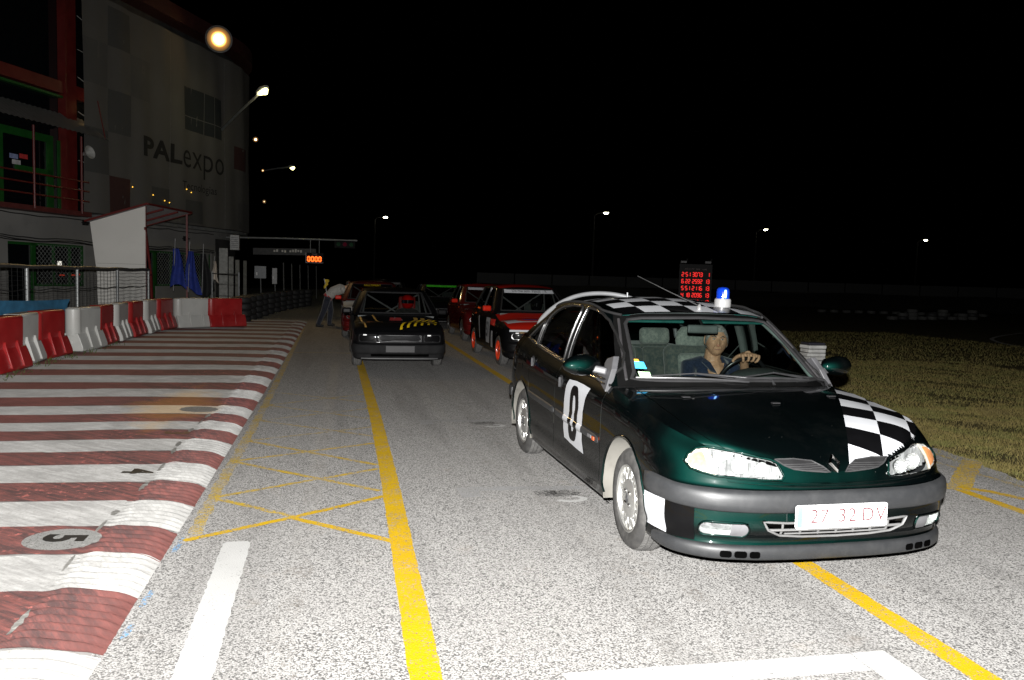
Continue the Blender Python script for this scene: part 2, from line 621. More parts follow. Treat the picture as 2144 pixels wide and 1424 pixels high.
def kerb_z(x):
    for (x0, z0), (x1, z1) in zip(KERB_PROF[:-1], KERB_PROF[1:]):
        if x1 <= x <= x0:
            t = (x - x0) / (x1 - x0)
            t = t * t * (3 - 2 * t) * .4 + t * .6
            return z0 + (z1 - z0) * t
    return .07 if x < -4 else -.01
def kerb_full(x, y):
    z = kerb_z(x)
    if x > -1.34:
        w = min(1, max(0, (-x - .93) / .1)) * min(1, max(0, (x + 1.34) / .08))
        fr = abs(((y / .078) % 1) - .5) * 2
        rg = min(1, max(0, (fr - .35) / .45))
        z += .021 * w * rg * rg * (3 - 2 * rg)
    if x > -3:
        z += .004 * sin(y * 1.31 + x * 2) * min(1, max(0, (-x - .95) * 3))
    return z
KB = [1.3, 1.85, 2.4, 2.93, 3.47, 4.07, 4.6, 5.1, 5.67, 6.16, 6.72, 7.2, 7.7, 8.15, 8.58, 9.05, 9.6, 10.28, 10.98, 11.63, 12.42, 13.14, 13.82]
while KB[-1] < 27:
    KB.append(KB[-1] + .68)
kerb = struct(G().grid(lambda u, v: (-.93 - u * 3.95, 1.2 + v * 26.2, kerb_z(-.93 - u * 3.95) - .012), 30, 40).build('kerb', plain('concrete', (.25, .24, .23), .9), smooth=60))
_xs = [-.905 - .028 * i for i in range(27)] + [-1.7 - .2 * i for i in range(16)] + [-4.86]
for _i in range(len(KB) - 1):
    y0, y1 = KB[_i], KB[_i + 1]
    ny = 72 if y0 < 8 else (36 if y0 < 12 else 14)
    red = _i % 2 == 0
    def _kf(u, v, y0=y0, y1=y1):
        x = _xs[int(round(u * (len(_xs) - 1)))]
        y = y0 + (y1 - y0) * v
        wob = .012 * sin(x * 3.1 + y0 * 7) + .006 * sin(x * 23 + y0 * 3)
        if x > -.93:
            x += .018 * sin(y * 9.3) + .014 * sin(y * 31 + 1)
        return (x, y + wob, kerb_full(x, y))
    G().grid(_kf, len(_xs) - 1, ny).build('painted_stripe', K_R if red else K_W, kerb, smooth=50)
# painted grid numbers in pale discs on the kerb crest
DISC = paint_mat('number_disc_paint', (.27, .27, .26), .34)
NUMB = plain('number_black_paint', (.012, .012, .012), .6)
RUST = plain('number_worn_paint', (.12, .06, .03), .7)
for n, cx, cy, dm, tm in [('5', -1.50, 4.84, DISC, NUMB), ('4', -1.47, 6.43, None, NUMB), ('3', -1.47, 7.92, None, RUST), ('2', -1.48, 9.32, DISC, DISC)]:
    if dm:
        g = G()
        vs = [(cx, cy)] + [(cx + .20 * cos(a), cy + .195 * sin(a)) for a in [2 * pi * k / 40 for k in range(40)]]
        rings = [[(cx + r * .20 * cos(2 * pi * k / 40), cy + r * .19 * sin(2 * pi * k / 40)) for k in range(40)] for r in (.05, .3, .55, .8, 1)]
        flatv = [(x, y, kerb_full(x, y) + .007) for rg in rings for x, y in rg]
        fs = [(i * 40 + k, i * 40 + (k + 1) % 40, (i + 1) * 40 + (k + 1) % 40, (i + 1) * 40 + k) for i in range(4) for k in range(40)]
        g.add(flatv, fs + [tuple(range(40))])
        g.build('number_disc', dm, kerb, smooth=60)
    if dm is not tm:
        vs, fs = text_geo(n, .31, .012)
        g = G().add([(cx + p.y * .95, cy - p.x * .95, 0) for p in vs], fs)
        bm = bmesh.new()
        me = g.mesh('x', NUMB)
        bm.from_mesh(me)
        bmesh.ops.triangulate(bm, faces=bm.faces)
        bmesh.ops.subdivide_edges(bm, edges=[e for e in bm.edges if e.calc_length() > .05], cuts=2)
        for v in bm.verts:
            v.co.z = kerb_full(v.co.x, v.co.y) + .0125
        bm.to_mesh(me)
        bm.free()
        me.materials.clear()
        me.materials.append(tm)
        link('grid_number', me, kerb)
# mortar joint between the ribbed toe blocks and the slab behind, patchy and worn
rng = random.Random(11)
MORT = plain('mortar_grey', (.19, .185, .17), .9, var=.3, scale=20)
yj = 2.0
while yj < 9:
    ln = rng.uniform(.08, .30)
    w_ = rng.uniform(.008, .026)
    n_ = max(3, int(ln / .02))
    l_, r_ = [], []
    for q in range(n_ + 1):
        y_ = yj + ln * q / n_
        x_ = -1.345 + .02 * sin(y_ * 2.2)
        e_ = w_ * (.35 + .65 * sin(pi * q / n_)) * rng.uniform(.7, 1.2)
        for lst, xx in ((l_, x_ - e_), (r_, x_ + e_)):
            lst.append((xx, y_, kerb_full(xx, y_) + .005))
    G().add(l_ + r_, [(q, n_ + 1 + q, n_ + 2 + q, q + 1) for q in range(n_)]).build('mortar_joint', MORT, kerb)
    yj += ln + rng.uniform(.02, .5)
# blue spots of old paint on the kerb toe
for cy, ln in [(3.62, .14), (3.95, .2), (4.72, .16), (4.9, .1)]:
    flat('old_blue_paint', [(-.90, cy), (-.875, cy + .02), (-.868, cy + ln), (-.893, cy + ln + .02), (-.905, cy + ln * .5)], paint_mat('blue_road_paint', (.12, .34, .62), .5), .006, kerb)

# --- dry mown grass beyond the track edge
def grass_mat():
    m = NT('dry_grass')
    p = m.wco()
    c = m.ramp(m.noise(1.5, 5, .65, p), [(.3, (.060, .046, .018)), (.46, (.112, .090, .027)), (.58, (.066, .072, .017)), (.74, (.10, .079, .032))])
    hi = m.noise(60, 2, .5, p)
    c = m.mix(m.ramp(hi, [(.4, 0), (.7, .7)]), c, (.18, .145, .062))
    m.color(c)
    m.set(Roughness=.8, Specular_IOR_Level=.15)
    return m.mat
def grass():
    rng = random.Random(3)
    v, f = [], []
    def edge_x(y):
        for a, b in zip(EDGE[:-1], EDGE[1:]):
            if a.y <= y <= b.y:
                return a.x + (b.x - a.x) * (y - a.y) / (b.y - a.y)
        return 7.2
    for (n, y0, y1, wid, h) in ((70000, 4.8, 9.5, 4.6, .020), (60000, 9.0, 16, 7.5, .026), (30000, 15, 27, 14, .040)):
        for _ in range(n):
            y = rng.uniform(y0, y1)
            x = edge_x(y) + .02 + rng.random() ** 1.3 * wid - rng.random() ** 5 * .34
            if sin(x * 2.1 + 1) * sin(y * 1.7) + .5 * sin(x * 5.3 + y * 4.1) < -.75 and rng.random() < .7:
                continue
            a = rng.uniform(0, 2 * pi)
            hh = h * rng.uniform(.4, 1.5) * (2.6 if rng.random() < .035 else 1)
            w = h * rng.uniform(.10, .22)
            lx, ly = rng.gauss(0, hh * .8), rng.gauss(0, hh * .8)
            b = len(v)
            v += [(x - w * cos(a), y - w * sin(a), -.012), (x + w * cos(a), y + w * sin(a), -.012), (x + lx, y + ly, hh)]
            f.append((b, b + 1, b + 2))
    me = bpy.data.meshes.new('grass')
    me.from_pydata(v, [], f)
    me.materials.append(grass_mat())
    o = link('grass', me)
    o['kind'] = 'stuff'
    o['label'] = 'short dry yellow-green grass beyond the right edge of the track'
    return o
grass()

# ================================================================== cars
def hermite(P, T, t):
    """smooth interpolation of a list of Vectors P given at knots T (non-uniform)"""
    n = len(P)
    if t <= T[0]:
        return P[0].copy()
    if t >= T[-1]:
        return P[-1].copy()
    i = 0
    while T[i + 1] < t:
        i += 1
    h = T[i + 1] - T[i]
    def d(k):
        if k == 0:
            return (P[1] - P[0]) / (T[1] - T[0])
        if k == n - 1:
            return (P[-1] - P[-2]) / (T[-1] - T[-2])
        a, b = T[k] - T[k - 1], T[k + 1] - T[k]
        return ((P[k] - P[k - 1]) / a * b + (P[k + 1] - P[k]) / b * a) / (a + b)
    u = (t - T[i]) / h
    u2, u3 = u * u, u ** 3
    return P[i] * (2 * u3 - 3 * u2 + 1) + d(i) * h * (u3 - 2 * u2 + u) + P[i + 1] * (3 * u2 - 2 * u3) + d(i + 1) * h * (u3 - u2)
def knots(P):
    T = [0.0]
    for a, b in zip(P[:-1], P[1:]):
        T.append(T[-1] + max(1e-4, (b - a).length))
    return T

class Skin:
    """one half (y > 0) of a car's lower body: a curved wall that runs from the middle of the nose round the side to the middle of the tail"""
    def __init__(s, outline, profiles, step=.02, sub=4, extra=(), nstep=None):
        base = [Vector((x, y, 0)) for x, y in outline]
        T = knots(base)
        nrm = []
        for i in range(len(base)):
            a, b = base[max(0, i - 1)], base[min(len(base) - 1, i + 1)]
            t = (b - a).normalized()
            n = Vector((t.y, -t.x, 0))
            if i == 0:
                n = Vector((1, 0, 0))
            if i == len(base) - 1:
                n = Vector((-1, 0, 0))
            if n.dot(base[i]) < 0 and i not in (0, len(base) - 1):
                n = -n
            nrm.append(n)
        K = len(profiles[0])
        ctl = [[base[i] - nrm[i] * p[0] + Vector((0, 0, p[1])) for p in profiles[i]] for i in range(len(base))]
        ss = []
        n = max(2, int(T[-1] / step))
        ss = [T[-1] * i / n for i in range(n + 1)]
        for xg in extra:                       # columns exactly at the shut lines
            lo, hi = T[0], T[-1]
            for _ in range(50):
                mid = (lo + hi) / 2
                if hermite(base, T, mid).x > xg:
                    lo = mid
                else:
                    hi = mid
            ss = [q for q in ss if abs(q - lo) > step * .45] + [lo - .0028, lo + .0028]
        ss.sort()
        s.ss = ss
        rows = []
        cols = [[hermite([ctl[i][k] for i in range(len(base))], T, q) for k in range(K)] for q in ss]
        s.P = []
        for c in cols:
            TK = knots(c)
            col = []
            for k in range(K - 1):
                for j in range(sub):
                    col.append(hermite(c, TK, TK[k] + (TK[k + 1] - TK[k]) * j / sub))
            col.append(c[-1])
            s.P.append(col)
        s.K, s.sub = K, sub
        s.nr = (K - 1) * sub + 1
    def bvh(s):
        vs = [p for c in s.P for p in c]
        fs = [(i * s.nr + j, i * s.nr + j + 1, (i + 1) * s.nr + j + 1, (i + 1) * s.nr + j) for i in range(len(s.P) - 1) for j in range(s.nr - 1)]
        b = len(vs)
        vs2 = vs + [Vector((p.x, -p.y, p.z)) for p in vs]
        fs2 = fs + [tuple(b + i for i in f[::-1]) for f in fs]
        return BVHTree.FromPolygons(vs2, fs2)
    def faces(s):
        for i in range(len(s.P) - 1):
            for j in range(s.nr - 1):
                yield i, j, (s.P[i][j] + s.P[i + 1][j] + s.P[i + 1][j + 1] + s.P[i][j + 1]) / 4
    def top(s):
        return [c[-1] for c in s.P]

def arch_snap(P, arches):
    """pull grid points that lie inside a wheel opening out onto its rim"""
    for c in P:
        for p in c:
            for (xw, zw, R) in arches:
                dx, dz = p.x - xw, p.z - zw
                d = sqrt(dx * dx + dz * dz)
                if d < R and p.y > .3:
                    k = R / max(d, 1e-4)
                    p.x, p.z = xw + dx * k, zw + dz * k
def side_groups(sk, classify, arches):
    """split the wall into named panels; classify(centre, column, row) -> name or None"""
    cen = [(i, j, c.copy()) for i, j, c in sk.faces()]
    dead = set()
    for i, j, c in cen:
        for (xw, zw, R) in arches:
            if (c.x - xw) ** 2 + (c.z - zw) ** 2 < (R * .97) ** 2 and c.y > .3:
                q = [sk.P[i][j], sk.P[i + 1][j], sk.P[i + 1][j + 1], sk.P[i][j + 1]]
                if all((p.x - xw) ** 2 + (p.z - zw) ** 2 < R * R for p in q):
                    dead.add((i, j))
    arch_snap(sk.P, arches)
    out = {}
    for i, j, c in cen:
        if (i, j) in dead:
            continue
        n = classify(c, i, j)
        if n:
            out.setdefault(n, []).append((i, j))
    return out
def panel_geo(sk, cells, sgn):
    g = G()
    idx = {}
    for (i, j) in cells:
        q = []
        for a, b in ((i, j), (i + 1, j), (i + 1, j + 1), (i, j + 1)):
            if (a, b) not in idx:
                idx[(a, b)] = len(g.v)
                p = sk.P[a][b]
                g.v.append((p.x, p.y * sgn, p.z))
            q.append(idx[(a, b)])
        if len({tuple(round(c, 5) for c in g.v[k]) for k in q}) < 3:
            continue
        g.f.append(tuple(q))
        g.m.append(0)
    return g
def coons(c0, c1, d0, d1, nu, nv, bulge=None):
    """patch between curves c0,c1 (along v, at u=0 and 1) and d0,d1 (along u, at v=0 and 1), each a callable of 0..1"""
    def f(u, v):
        p = c0(v) * (1 - u) + c1(v) * u + d0(u) * (1 - v) + d1(u) * v
        p -= c0(0) * ((1 - u) * (1 - v)) + c0(1) * ((1 - u) * v) + c1(0) * (u * (1 - v)) + c1(1) * (u * v)
        if bulge:
            p += bulge(u, v)
        return p
    return f
def curve_fn(pts):
    P = [Vector(p) for p in pts]
    T = knots(P)
    return lambda t: hermite(P, T, T[-1] * t)
def mirror_curve(pts):
    return [(p[0], -p[1], p[2]) for p in reversed(pts) if abs(p[1]) > 1e-6] + list(pts)
def drop(bvh, origin, direction, off=0.0):
    h = bvh.ray_cast(Vector(origin), Vector(direction))
    if h[0] is None:
        return None
    n = h[1]
    if n.dot(Vector(direction)) > 0:
        n = -n
    return h[0] + n * off
def decal(bvh, poly, org, off, cell=.03, holes=()):
    """a thin skin that follows the body: poly in the plane (a, b); org(a, b) -> (ray origin, direction)"""
    xs = [p[0] for p in poly]
    ys = [p[1] for p in poly]
    bm = bmesh.new()
    bv = [bm.verts.new((a, b, 0)) for a, b in poly]
    bm.faces.new(bv)
    x = math.floor(min(xs) / cell) * cell
    while x < max(xs):
        bmesh.ops.bisect_plane(bm, geom=bm.verts[:] + bm.edges[:] + bm.faces[:], plane_co=(x, 0, 0), plane_no=(1, 0, 0))
        x += cell
    y = math.floor(min(ys) / cell) * cell
    while y < max(ys):
        bmesh.ops.bisect_plane(bm, geom=bm.verts[:] + bm.edges[:] + bm.faces[:], plane_co=(0, y, 0), plane_no=(0, 1, 0))
        y += cell
    return _decal_bm(bm, bvh, org, off)
def _decal_bm(bm, bvh, org, off):
    g = G()
    ok = {}
    for v in bm.verts:
        o, d = org(v.co.x, v.co.y)
        p = drop(bvh, o, d, off)
        if p is not None:
            ok[v] = len(g.v)
            g.v.append(tuple(p))
    for f in bm.faces:
        if all(v in ok for v in f.verts):
            g.f.append(tuple(ok[v] for v in f.verts))
            g.m.append(0)
    bm.free()
    return g
def text_decal(bvh, txt, size, org, off, place, bold=0, cell=.04, spacing=1.0):
    vs, fs = text_geo(txt, size, bold, spacing=spacing)
    bm = bmesh.new()
    bv = [bm.verts.new((*place(p.x, p.y), 0)) for p in vs]
    for f in fs:
        try:
            bm.faces.new([bv[i] for i in f])
        except ValueError:
            pass
    x0, x1 = min(v.co.x for v in bm.verts), max(v.co.x for v in bm.verts)
    x = x0 + cell
    while x < x1:
        bmesh.ops.bisect_plane(bm, geom=bm.verts[:] + bm.edges[:] + bm.faces[:], plane_co=(x, 0, 0), plane_no=(1, 0, 0))
        x += cell
    return _decal_bm(bm, bvh, org, off)
FRONT = lambda a, b: ((6, a, b), (-1, 0, 0))
RIGHT = lambda a, b: ((a, -4, b), (0, 1, 0))
LEFT = lambda a, b: ((a, 4, b), (0, -1, 0))
ABOVE = lambda a, b: ((a, b, 4), (0, 0, -1))

# --- shared car materials
def car_paint(name, col, flake=(0, 0, 0), rough=.28, metal=.0, coat=1.0, dirt=.12):
    if name in MATS:
        return MATS[name]
    m = NT(name)
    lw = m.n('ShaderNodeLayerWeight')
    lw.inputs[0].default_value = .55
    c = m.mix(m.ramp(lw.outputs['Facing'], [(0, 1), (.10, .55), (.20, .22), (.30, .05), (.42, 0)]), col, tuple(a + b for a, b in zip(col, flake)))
    d = m.noise(3.5, 6, .7)
    c = m.mix(m.ramp(d, [(.5, 0), (.78, dirt)]), c, (.16, .15, .135))
    sp = m.n('ShaderNodeTexVoronoi')
    sp.inputs['Scale'].default_value = 26
    m.l(m.co(), sp.inputs['Vector'])
    c = m.mix(m.ramp(sp.outputs['Distance'], [(.016, .6), (.024, 0)]), c, (.30, .30, .29))
    m.color(c)
    m.set(Roughness=m.ramp(d, [(.4, rough), (.8, min(1, rough + .2))]), Metallic=metal, Coat_Weight=coat * .75, Coat_Roughness=.03, Specular_IOR_Level=.03)
    MATS[name] = m.mat
    return m.mat
GREEN = car_paint('dark_green_metallic_paint', (.0005, .0010, .0011), (.0004, .016, .0122), .32, .0, 1.0, .008)
RUBBER = plain('tyre_rubber', (.042, .041, .040), .72, var=.3, scale=14, bump=.15, dirt=((.12, .115, .105), .55))
TREAD = plain('tyre_tread', (.085, .083, .08), .85, var=.35, scale=20, bump=.2)
ALLOY = plain('alloy_rim', (.62, .62, .60), .33, .85, var=.12, scale=18, dirt=((.16, .14, .12), .35))
STEEL = plain('bare_steel', (.45, .45, .46), .35, .9, var=.2)
GREYPL = plain('grey_bumper_plastic', (.019, .020, .0215), .5, var=.05, scale=22, bump=.06, dirt=((.055, .055, .055), .25))
BLACKPL = plain('black_plastic', (.009, .009, .0095), .8, var=.3, bump=.08, spec=.2)
BLACKGL = plain('gloss_black_trim', (.004, .004, .004), .06, 0, 1.0, var=.2)
SEAL = plain('window_trim', (.010, .010, .010), .22, .0, 1.0, var=.2, spec=.8)
DARKIN = plain('dark_cavity', (.0012, .0012, .0012), .95, spec=.0)
LINER = plain('dusty_wheel_liner', (.13, .124, .11), .9, var=.4, scale=7, bump=.3, dirt=((.07, .067, .06), .8))
CHROME = plain('chrome', (.80, .80, .80), .08, 1.0, var=.08)
MIRRORED = plain('lamp_reflector', (.34, .34, .34), .28, .5, var=.35, scale=20, bump=.15)
WHITEVINYL = plain('white_vinyl', (.41, .42, .44), .32, 0, .4, var=.04)
BLACKVINYL = plain('black_vinyl', (.0022, .0022, .0025), .3, 0, .15, var=.2, spec=.1)
CARGLASS = glass('tinted_car_glass', (.80, .885, .85), 0, .8)
SIDEGLASS = glass('tinted_side_glass', (.62, .74, .70), 0, 1.0)
LAMPGLASS = glass('clear_lamp_glass', (.95, .97, .97), .03, .35)
AMBER = glass('amber_lamp_glass', (1.0, .50, .22), .05, 1.0)
def fabric(name, a, b, scale=26):
    if name in MATS:
        return MATS[name]
    m = NT(name)
    m.color(m.mix(m.ramp(m.noise(scale, 5, .75), [(.42, 0), (.6, 1)]), a, b))
    m.set(Roughness=.95, Specular_IOR_Level=.1, Sheen_Weight=.3)
    m.bump(m.noise(240, 2), .3, .003)
    MATS[name] = m.mat
    return m.mat
SEATF = fabric('grey_green_seat_cloth', (.15, .17, .155), (.26, .275, .245), 34)
SEATD = fabric('dark_seat_cloth', (.055, .070, .068), (.11, .115, .10), 22)
DASH = plain('dashboard_plastic', (.045, .052, .050), .6, var=.15, scale=30, bump=.2)

def make_wheel(name, parent, x, y, R, rim_r, width, style, rim_mat, rz=0, caliper=False):
    """a wheel whose outer face looks to -y when y < 0"""
    sg = -1 if y < 0 else 1
    w = bpy.data.objects.new('wheel', None)
    COL.objects.link(w)
    w.parent = parent
    w.location = (x, y, R)
    w.rotation_euler = (0, 0, rz)
    M_ = Matrix.Rotation(radians(-90 if sg > 0 else 90), 4, 'X')        # local z -> outward
    hw = width / 2
    prof = [(rim_r - .006, hw - .012), (rim_r + .012, hw - .002), (rim_r + (R - rim_r) * .35, hw + .004), (rim_r + (R - rim_r) * .7, hw + .001), (R - .014, hw - .016), (R - .003, hw - .036),
            (R, 0), (R - .003, -hw + .036), (R - .016, -hw + .014), (rim_r, -hw)]
    t = G()
    t.lathe(prof, 64, M_, cap=False)
    tyre = t.build('tyre', RUBBER, w, smooth=40)
    tr = G()                                                            # tread blocks: ribs across the crown with grooves between
    n = 84
    for k in range(n):
        for (z0, z1, sk) in ((-hw + .034, -hw * .42, .5), (-hw * .36, -.004, -.3), (.004, hw * .36, .3), (hw * .42, hw - .030, -.5)):
            a0 = 2 * pi * k / n
            a1 = a0 + 2 * pi / n * .78
            vs = []
            for rr in (R - .004, R + .0035):
                for (a, z) in ((a0, z0), (a1, z0), (a1 + sk * .03, z1), (a0 + sk * .03, z1)):
                    q = rr - (.006 if abs(z) > hw * .6 else 0)
                    vs.append(M_ @ Vector((q * cos(a), q * sin(a), z)))
            tr.add(vs, [(4, 5, 6, 7), (0, 1, 5, 4), (1, 2, 6, 5), (2, 3, 7, 6), (3, 0, 4, 7)])
    tr.build('tread', TREAD, w)
    rm = G()
    rm.lathe([(rim_r + .010, hw - .004), (rim_r + .004, hw - .001), (rim_r - .008, hw - .008), (rim_r - .014, hw - .03), (rim_r - .022, -hw * .5)], 56, M_, cap=False)
    rm.build('rim', rim_mat, w, smooth=40)
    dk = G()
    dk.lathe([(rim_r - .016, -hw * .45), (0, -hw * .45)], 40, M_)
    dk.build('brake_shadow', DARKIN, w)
    bd = G()
    bd.lathe([(.055, hw * .1), (.128, hw * .1), (.128, hw * .1 - .02), (.055, hw * .1 - .02)], 40, M_)
    bd.build('brake_disc', STEEL, w, smooth=30)
    fc = G()
    zf = hw - .010
    def pt(r, a, z):
        return M_ @ Vector((r * cos(a), r * sin(a), z))
    def spoke(a0, r0, a1, r1, wd, z0, z1, th=.014):
        p0, p1 = Vector((r0 * cos(a0), r0 * sin(a0))), Vector((r1 * cos(a1), r1 * sin(a1)))
        d = (p1 - p0).normalized()
        nn = Vector((-d.y, d.x)) * wd / 2
        vs = []
        for (p, z) in ((p0, z0), (p1, z1)):
            for s_ in (-1, 1):
                for dz in (-th, 0):
                    vs.append(M_ @ Vector((p.x + nn.x * s_ * (1 if dz == 0 else 1.25), p.y + nn.y * s_ * (1 if dz == 0 else 1.25), z + dz)))
        fc.add(vs, [(1, 3, 7, 5), (0, 1, 5, 4), (2, 6, 7, 3), (0, 4, 6, 2), (0, 2, 3, 1), (4, 5, 7, 6)])
    if style == 'mesh':
        rd = rim_r * .60
        fc.lathe([(rd + .006, zf - .016), (rd, zf - .004), (rd * .9, zf + .001), (.001, zf + .004)], 48, M_)
        N = 14
        for k in range(N):
            a = 2 * pi * k / N
            spoke(a, rd - .008, a + pi / N * .95, rim_r - .004, .020, zf - .006, zf - .012)
            spoke(a, rd - .008, a - pi / N * .95, rim_r - .004, .020, zf - .006, zf - .012)
        face = fc.build('rim_face', rim_mat, w, smooth=35)
        hb = G()
        for k in range(4):
            a = 2 * pi * k / 4 + pi / 4
            c = pt(.052, a, zf + .003)
            hb.lathe([(.016, -.002), (.016, .006), (.0105, .009), (.0001, .0095)], 16, Matrix.Translation(c) @ M_)
        hb.build('wheel_bolts', CHROME, w, smooth=35)
        dm = G()
        for s_ in (1,):
            outer = [(0, .034), (.019, 0), (0, -.034), (-.019, 0)]
            inner = [(0, .020), (.0095, 0), (0, -.020), (-.0095, 0)]
            vs = [M_ @ Vector((a, b, zf + z)) for z in (.005, .010) for (a, b) in outer + inner]
            vs2 = [M_ @ Vector((b, a, zf + .006)) for (a, b) in outer]
            fs = []
            for k in range(4):
                j = (k + 1) % 4
                fs += [(8 + k, 8 + j, 12 + j, 12 + k), (k, j, 8 + j, 8 + k), (4 + k, 12 + k, 12 + j, 4 + j)]
            dm.add(vs, fs)
        dm.build('emblem', plain('emblem_grey', (.08, .08, .085), .3, .6), w)
    else:
        N = style
        fc.lathe([(.062, zf - .03), (.062, zf - .006), (.045, zf), (.001, zf + .002)], 32, M_)
        for k in range(N):
            a = 2 * pi * k / N
            spoke(a - .05, .045, a - .02, rim_r - .004, .052 if N < 6 else .038, zf - .004, zf - .010, .02)
        fc.build('rim_face', rim_mat, w, smooth=35)
    return w

# ------------------------------------------------------------------ the lead car: dark green five-door with chequered vinyl
CAR_X, CAR_Y, CAR_RZ = 2.574, 5.809, radians(-90 + .473)
lead = thing('lead_car', 'dark green hatchback with chequered bonnet, number 0 on its door and blue beacon', 'car', (CAR_X, CAR_Y, 0), CAR_RZ)
_Mi = (Matrix.Translation((CAR_X, CAR_Y, 0)) @ Matrix.Rotation(CAR_RZ, 4, 'Z')).inverted()
def carpix(bvh, px, py, off=0.0):
    """where the line of sight through a photo pixel meets the car's skin, in the car's own frame"""
    o = _Mi @ Vector((0, 0, CAM_H))
    d = (_Mi.to_3x3() @ (at(px, py, 1) - Vector((0, 0, CAM_H)))).normalized()
    if isinstance(bvh, tuple):
        hits = [h for h in (drop(b, o, d, off) for b in bvh) if h is not None]
        return min(hits, key=lambda h: (h - o).length) if hits else None
    return drop(bvh, o, d, off)

OUT = [(2.205, 0), (2.198, .25), (2.168, .50), (2.095, .70), (1.975, .82), (1.80, .870), (1.335, .876), (.95, .876), (0, .877), (-.9, .873), (-1.335, .868), (-1.8, .845), (-2.06, .77), (-2.19, .6), (-2.26, .3), (-2.275, 0)]
_low = [(.10, .20), (.045, .207), (.026, .272), (.030, .285), (.0, .36), (.0, .45), (-.002, .50), (.008, .56)]
_lowc = [(.06, .20), (.03, .207), (.018, .272), (.020, .285), (.002, .36), (.0, .455), (-.002, .51), (.003, .57)]
_sil = [(.06, .19), (.035, .205), (.014, .262), (.006, .285), (.004, .40), (.0, .50), (.0, .55), (.0, .60)]
PRO = [
    _low + [(.022, .568), (.022, .592), (.024, .620), (.034, .652)],
    _low + [(.022, .568), (.022, .592), (.028, .632), (.050, .688)],
    _low + [(.024, .572), (.030, .602), (.060, .672), (.112, .738)],
    _low + [(.028, .577), (.040, .612), (.080, .690), (.155, .752)],
    _lowc + [(.015, .582), (.030, .628), (.065, .712), (.140, .782)],
    _lowc + [(.004, .590), (.012, .655), (.035, .760), (.090, .825)],
    _lowc + [(.000, .605), (.002, .690), (.014, .815), (.058, .893)],
    _sil + [(.0, .64), (.0, .72), (.012, .85), (.066, .936)],
    _sil + [(.0, .64), (.0, .735), (.014, .87), (.071, .966)],
    _sil + [(.0, .64), (.0, .755), (.018, .91), (.076, 1.022)],
    _sil + [(.0, .64), (.002, .77), (.022, .935), (.086, 1.062)],
    _lowc + [(.0, .62), (.006, .78), (.03, .955), (.105, 1.088)],
    _lowc + [(.0, .62), (.01, .80), (.045, .98), (.13, 1.09)],
    _low + [(.01, .62), (.02, .80), (.05, .98), (.13, 1.09)],
    _low + [(.01, .62), (.02, .80), (.05, .98), (.13, 1.09)],
    _low + [(.01, .62), (.02, .80), (.05, .98), (.13, 1.09)]]
WF, WR, WHR, TRACK = 1.335, -1.335, .308, .752
ARCH = [(WF, .315, .368), (WR, .315, .362)]
GAPS = (.905, -.19, -1.06)
skin = Skin(OUT, PRO, .018, 5, GAPS)
skin_bvh = skin.bvh()
top_row = skin.top()

# bonnet, wings' upper edges
_E = [p.copy() for p in top_row]
_ci = max(i for i, p in enumerate(_E) if p.y <= .64 and p.x > 1.5)
_si = min(i for i, p in enumerate(_E) if p.x < .965)
_front = curve_fn([(p.x, -p.y, p.z) for p in reversed(_E[1:_ci + 1])] + [tuple(p) for p in _E[:_ci + 1]])
_sideL = curve_fn([tuple(p) for p in reversed(_E[_ci:_si + 1])])
_sideR = curve_fn([(p.x, -p.y, p.z) for p in reversed(_E[_ci:_si + 1])])
_b0 = _E[_si]
_back = curve_fn([(_b0.x, -_b0.y, _b0.z), (1.05, -.62, .950), (1.135, -.33, .962), (1.17, 0, .966), (1.135, .33, .962), (1.05, .62, .950), tuple(_b0)])
hood_f = coons(_back, _front, _sideR, _sideL, 1, 1,
               lambda u, v: Vector((0, 0, .030 * (sin(pi * u) ** .8) * (1 - abs(2 * v - 1) ** 2.6) + .012 * sin(pi * u) * (abs(2 * v - 1) > .001) * (1 - abs(2 * v - 1)) * 0)))
HV = .075                                                        # share of the width taken by each wing top
def hood_patch(v0, v1, nv):
    return G().grid(lambda u, v: hood_f(u, v0 + (v1 - v0) * v), 60, nv)
hood_all = hood_patch(0, 1, 80)
hood_bvh = BVHTree.FromPolygons([Vector(p) for p in hood_all.v], hood_all.f)

